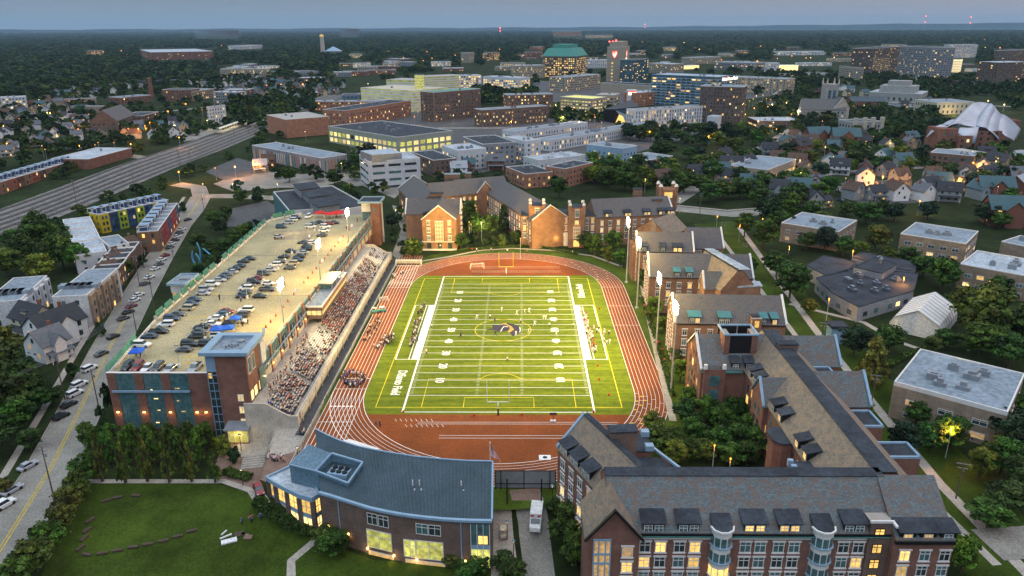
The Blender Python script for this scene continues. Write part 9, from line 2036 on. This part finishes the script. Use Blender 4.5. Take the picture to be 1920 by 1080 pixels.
for u, v in ((918.8, 598), (951, 678), (976.5, 606), (1030, 614), (800, 664), (809.5, 616), (1074.5, 614)): person(GT(u, v)+Vector((0, 0, 0.09)), 'w', STAND, 'official in %s shirt', grp='officials on the field')
def crowd(n, fn, cols, what, grp, meshes=ANY, s=1.0, z=0.09, wl=0.0):
 for _ in range(n): u, v = fn(); p = GT(u, v); p.z += z; person(p, pr.choice(cols), pr.choice(meshes), what, grp=grp, s=s, wl=pr.random() < wl)
def along(a, c, w):
 def f(): t = pr.random(); return a[0]+(c[0]-a[0])*t+pr.gauss(0, w), a[1]+(c[1]-a[1])*t+pr.gauss(0, w*0.4)
 return f
crowd(30, along((789, 588), (769, 652), 4), 'ngwkwgt', 'team member in %s', 'team on the left sideline', s=1.08); crowd(10, along((796, 572), (788, 590), 2), 'nkwg', 'team member in %s', 'team on the left sideline', s=1.06)
crowd(44, along((1091, 582), (1114, 662), 4), 'wwwwwrp', 'team member in %s', 'team on the right sideline', s=1.08, wl=0.8); crowd(12, along((1122, 612), (1140, 652), 6), 'wwwrk', 'helper in %s', 'team on the right sideline', wl=0.4)
crowd(52, lambda: (662+24*math.cos(a_ := pr.uniform(0, 6.28))*pr.uniform(0.5, 1), 714+15*math.sin(a_)*pr.uniform(0.5, 1)), 'bbwwbnk', 'band member in %s', 'marching band on the near left track'); crowd(34, along((708, 655), (733, 632), 6), 'kwwkn', 'drummer in %s', 'drum line beside the turf'); crowd(24, along((680, 645), (712, 600), 5), 'otkwg', 'student in %s', 'group sitting on the track'); crowd(10, along((735, 525), (757, 512), 3), 'wkww', 'cheerleader in %s', 'cheerleaders at the far track corner')
crowd(12, along((500, 862), (530, 866), 4), 'wwnp', 'visitor in %s', 'group waiting on the plaza', s=1.0, z=0.1); crowd(10, along((1245, 690), (1200, 560), 3), 'wkrg', 'walker in %s', 'people on the rim path'); crowd(6, along((880, 471), (1100, 478), 3), 'wwr', 'onlooker in %s', 'people on the rim path'); crowd(5, along((563, 820), (575, 806), 2), 'kgw', 'visitor in %s', None)
crowd(5, along((450, 985), (490, 975), 3), 'kbr', 'lawn visitor in %s', None); crowd(2, lambda: (pr.uniform(700, 715), pr.uniform(795, 800)), 'k', 'photographer in %s', None)
for u, v, c in ((670, 413, 'y'), (421, 605, 'k'), (455, 612, 'k'), (465, 608, 'k'), (412, 562, 'k'), (452, 566, 'b'), (534, 538, 'k'), (256, 668, 'n'), (265, 670, 'b'), (650, 430, 'k'), (611, 406, 'r'), (617, 406, 'k'), (631, 408, 'r')): person(G(u, v, DZ), c, STAND, 'deck visitor in %s', s=1.05)
seats = []
for k, (rx_, rz_) in enumerate(rows):
 for si, (y0, y1) in enumerate(secs):
  y = y0+0.3
  while y < y1:
   f = (0.52, 0.56, 0.08 if k > 2 else 0.45, 0.74, 0.78, 0.60, 0.36, 0.10)[si]
   if si == 1 and k > 6: f = .35
   if pr.random() < f: seats.append((rx_-rx+0.22, y+pr.uniform(-.1, .1), rz_+rzv+0.43))
   y += 0.58
for _ in range(46): seats.append((pr.uniform(-58.6, -57.2), pr.uniform(-58, -18), zt-0.93+0.93))
seats.sort(key=lambda q: (Vector(q)-Vector(CAMP)).length); cut = max(0, 298-PC[0])
for q in seats[:cut]:
 c = pr.choice('wwkgnrtbwp'); st = q[0] < -57.1; person(Vector(q), c, STAND if st else SIT, 'spectator in %s', rot=R(90)+pr.uniform(-.3, .3), grp='spectators in the near end of the stand')
def skinv(me, col):   # colour per vertex
 mc = {0: col, 1: (0.035, 0.04, 0.055), 2: (0.42, 0.24, 0.16), 3: (0.035, 0.022, 0.015), 4: col}; a = np.zeros((len(me.vertices), 4), np.float32); a[:, 3] = 1
 for p in me.polygons:
  for i in p.vertices: a[i, :3] = mc[p.material_index]
 return a
m_, N, L, B_ = _mat('crowd_clothes'); at = N.new('ShaderNodeAttribute'); at.attribute_name = 'cloth'; L.new(at.outputs['Color'], B_.inputs['Base Color']); B_.inputs['Roughness'].default_value = 0.9; M['crowd_clothes'] = m_
def base_arr(me): co = np.zeros(len(me.vertices)*3, np.float32); me.vertices.foreach_get('co', co); return co.reshape(-1, 3), [tuple(p.vertices) for p in me.polygons]
bs, fs = base_arr(SIT); bt, ft = base_arr(STAND); V, F, Cc = [], [], []; n0 = 0; ccache = {}
for q in seats[cut:]:
 st = q[0] < -57.1; co, fc = (bt, ft) if st else (bs, fs); red = -12 < q[1] < 45; c = pr.choice('rwwkkgnrwbtg' if red else 'wwkgtrpwnw'); a = R(90)+pr.uniform(-.3, .3); ca, sa = math.cos(a), math.sin(a)
 V.append(np.stack([co[:, 0]*ca-co[:, 1]*sa+q[0], co[:, 0]*sa+co[:, 1]*ca+q[1], co[:, 2]+q[2]], 1)); F += [tuple(i+n0 for i in f) for f in fc]; n0 += len(co)
 key = (c, st)
 if key not in ccache: ccache[key] = skinv(STAND if st else SIT, CLR[c][1])
 Cc.append(ccache[key])
me = bpy.data.meshes.new('spectators'); me.from_pydata(np.concatenate(V).tolist(), [], F); at = me.color_attributes.new('cloth', 'FLOAT_COLOR', 'POINT'); at.data.foreach_set('color', np.concatenate(Cc).ravel()); me.materials.append(M['crowd_clothes'])
tag(put('spectators', me), 'crowd of seated spectators filling the grandstand rows', 'crowd', kind='stuff'); print('people', PC[0], 'stuff seats', len(seats)-cut)
# ================================================================== lamps of the city
def lamp(u, v, col, power=0, h=9, big=1.0, lab='amber street lamp'):
 p = GT(u, v, h); p.z = T(p.x, p.y); D = (p-Vector(CAMP)).length; r_ = max(0.2, D*0.00062)*big*(1.5 if power > 1000 else 1); b = MB(); b.cyl((0, 0), 0.12, 0.08, 0, h, 5); b.cur = 1; b.ball((0, 0, h), r_, 7, 5); o = b.build('street_lamp', ['galv', col], None, p); o['category'] = 'street lamp'; later(o, lab, p+Vector((0, 0, h)))
 if power: plight('street_light', o, (p.x, p.y, p.z+h-0.6), power*5, (1, 0.36, 0.05) if col == 'lita' else (1, 0.7, 0.3), 0.4)
for u, v, pw in ((1655.5, 331, 5200), (1721, 341, 2600), (335, 322, 2400), (403, 315, 900), (474, 304, 1600), (348, 195, 3000), (315, 209, 1500), (594, 298, 900), (233, 222, 1800), (1385, 1010, 0), (1785, 801, 900), (1420, 115, 2500), (47, 158, 0), (245, 270, 700), (1825, 305, 1600), (1740, 326, 700), (1840, 308, 900), (568, 158, 1500), (527, 158, 900), (1725, 376, 700), (1345, 405, 350), (1388, 422, 300), (500, 160, 900), (440, 312, 1400), (380, 345, 700), (1600, 470, 500), (1480, 462, 500), (1695, 520, 400), (1555, 560, 300), (1890, 395, 500), (1340, 835, 60), (1370, 860, 50), (1430, 410, 300), (655, 345, 600), (1330, 255, 900)): lamp(u, v, 'lita', pw, 8 if v > 250 else 11)
for u, v, pw in ((1853, 189, 9000), (1883, 196, 6000), (690, 157, 1500), (572, 247, 500), (1010, 165, 0), (1300, 320, 0), (742, 393, 120), (1210, 336, 200), (560, 235, 250), (470, 222, 600), (760, 345, 150), (1500, 300, 300), (1240, 372, 150), (700, 318, 300), (1440, 200, 0), (640, 306, 300), (1275, 372, 150), (615, 325, 250), (436, 345, 500), (520, 345, 400), (850, 216, 500)): lamp(u, v, 'lity', pw*0.6, 8, 0.8, 'pale yellow street lamp')
lr = random.Random(9)
for poly, n, cols in (([(1440, 66), (1900, 60), (1920, 95), (1500, 110), (1380, 130), (1100, 95), (1000, 70)], 46, ('lita', 'lity', 'lity')), ([(640, 95), (1000, 90), (1100, 110), (900, 120), (700, 110)], 10, ('lita', 'lity')), ([(1380, 180), (1480, 160), (1500, 215), (1440, 240), (1390, 225)], 20, ('lita', 'lity')), ([(0, 180), (420, 190), (400, 250), (0, 300)], 34, ('lita', 'lita', 'lity')), ([(180, 90), (420, 80), (420, 110), (200, 112)], 8, ('lita',)), ([(1500, 215), (1900, 300), (1900, 350), (1550, 350), (1300, 300)], 20, ('lita', 'lity')), ([(660, 215), (1200, 175), (1320, 250), (1000, 240)], 20, ('lity', 'lita')), ([(800, 400), (1000, 400), (1000, 450), (860, 455)], 8, ('lity',))):
 us = [q[0] for q in poly]; vs = [q[1] for q in poly]; k = 0
 while k < n:
  u, v = lr.uniform(min(us), max(us)), lr.uniform(min(vs), max(vs))
  if inpoly(u, v, poly): c = lr.choice(cols); lamp(u, v, c, 1100 if v > 150 and lr.random() < .55 else 0, 9+ (2 if v < 150 else 0), 0.8 if v < 150 else 0.6, 'small amber lamp' if c == 'lita' else 'small yellow lamp'); k += 1
landmark('the railway yard', GT(300, 310)); landmark('the left gabled houses', GT(60, 250)); landmark('the far woods', GT(300, 130)); landmark('the right skyline', GT(1600, 80)); landmark('the midfield emblem', (0, 0, 0)); landmark('the plaza', GT(500, 860)); landmark('the front lawn', GT(330, 960)); landmark('the sculpture', GT(375, 480)); landmark('the right car park', GT(1630, 365)); landmark('the right lawn', GT(1640, 700)); landmark('the left street trees', GT(110, 1000)); landmark('the green tree grove', GT(290, 870)); landmark('the left edge trees', GT(30, 780)); landmark('the left tree clump', GT(90, 480))
landmark('the left sideline strip', (-26, 0, 0)); landmark('the right sideline strip', (26, 0, 0)); landmark('the turf corner', (-32, -50, 0)); landmark('the rim path', GT(1240, 680))
# ================================================================== dusk haze
b = MB(); b.box(-44000, 44000, -2500, 46000, -9, 600); hz = b.mesh('haze', []); m = bpy.data.materials.new('haze'); m.use_nodes = True; n_ = m.node_tree.nodes; l_ = m.node_tree.links
n_.remove(n_['Principled BSDF']); pv = n_.new('ShaderNodeVolumePrincipled'); pv.inputs['Color'].default_value = (0.45, 0.68, 0.90, 1); pv.inputs['Density'].default_value = HAZE; pv.inputs['Anisotropy'].default_value = 0.0; l_.new(pv.outputs[0], n_['Material Output'].inputs['Volume'])
if HAZE: hz.materials.append(m); tag(put('haze', hz), 'thin blue dusk haze over the city', 'haze', kind='stuff')
write_labels()
for o in C.objects:
 if o.parent is None and 'label' in o and len(o['label'].replace('-', ' ').split()) > 16: print('LONG', o['label'])
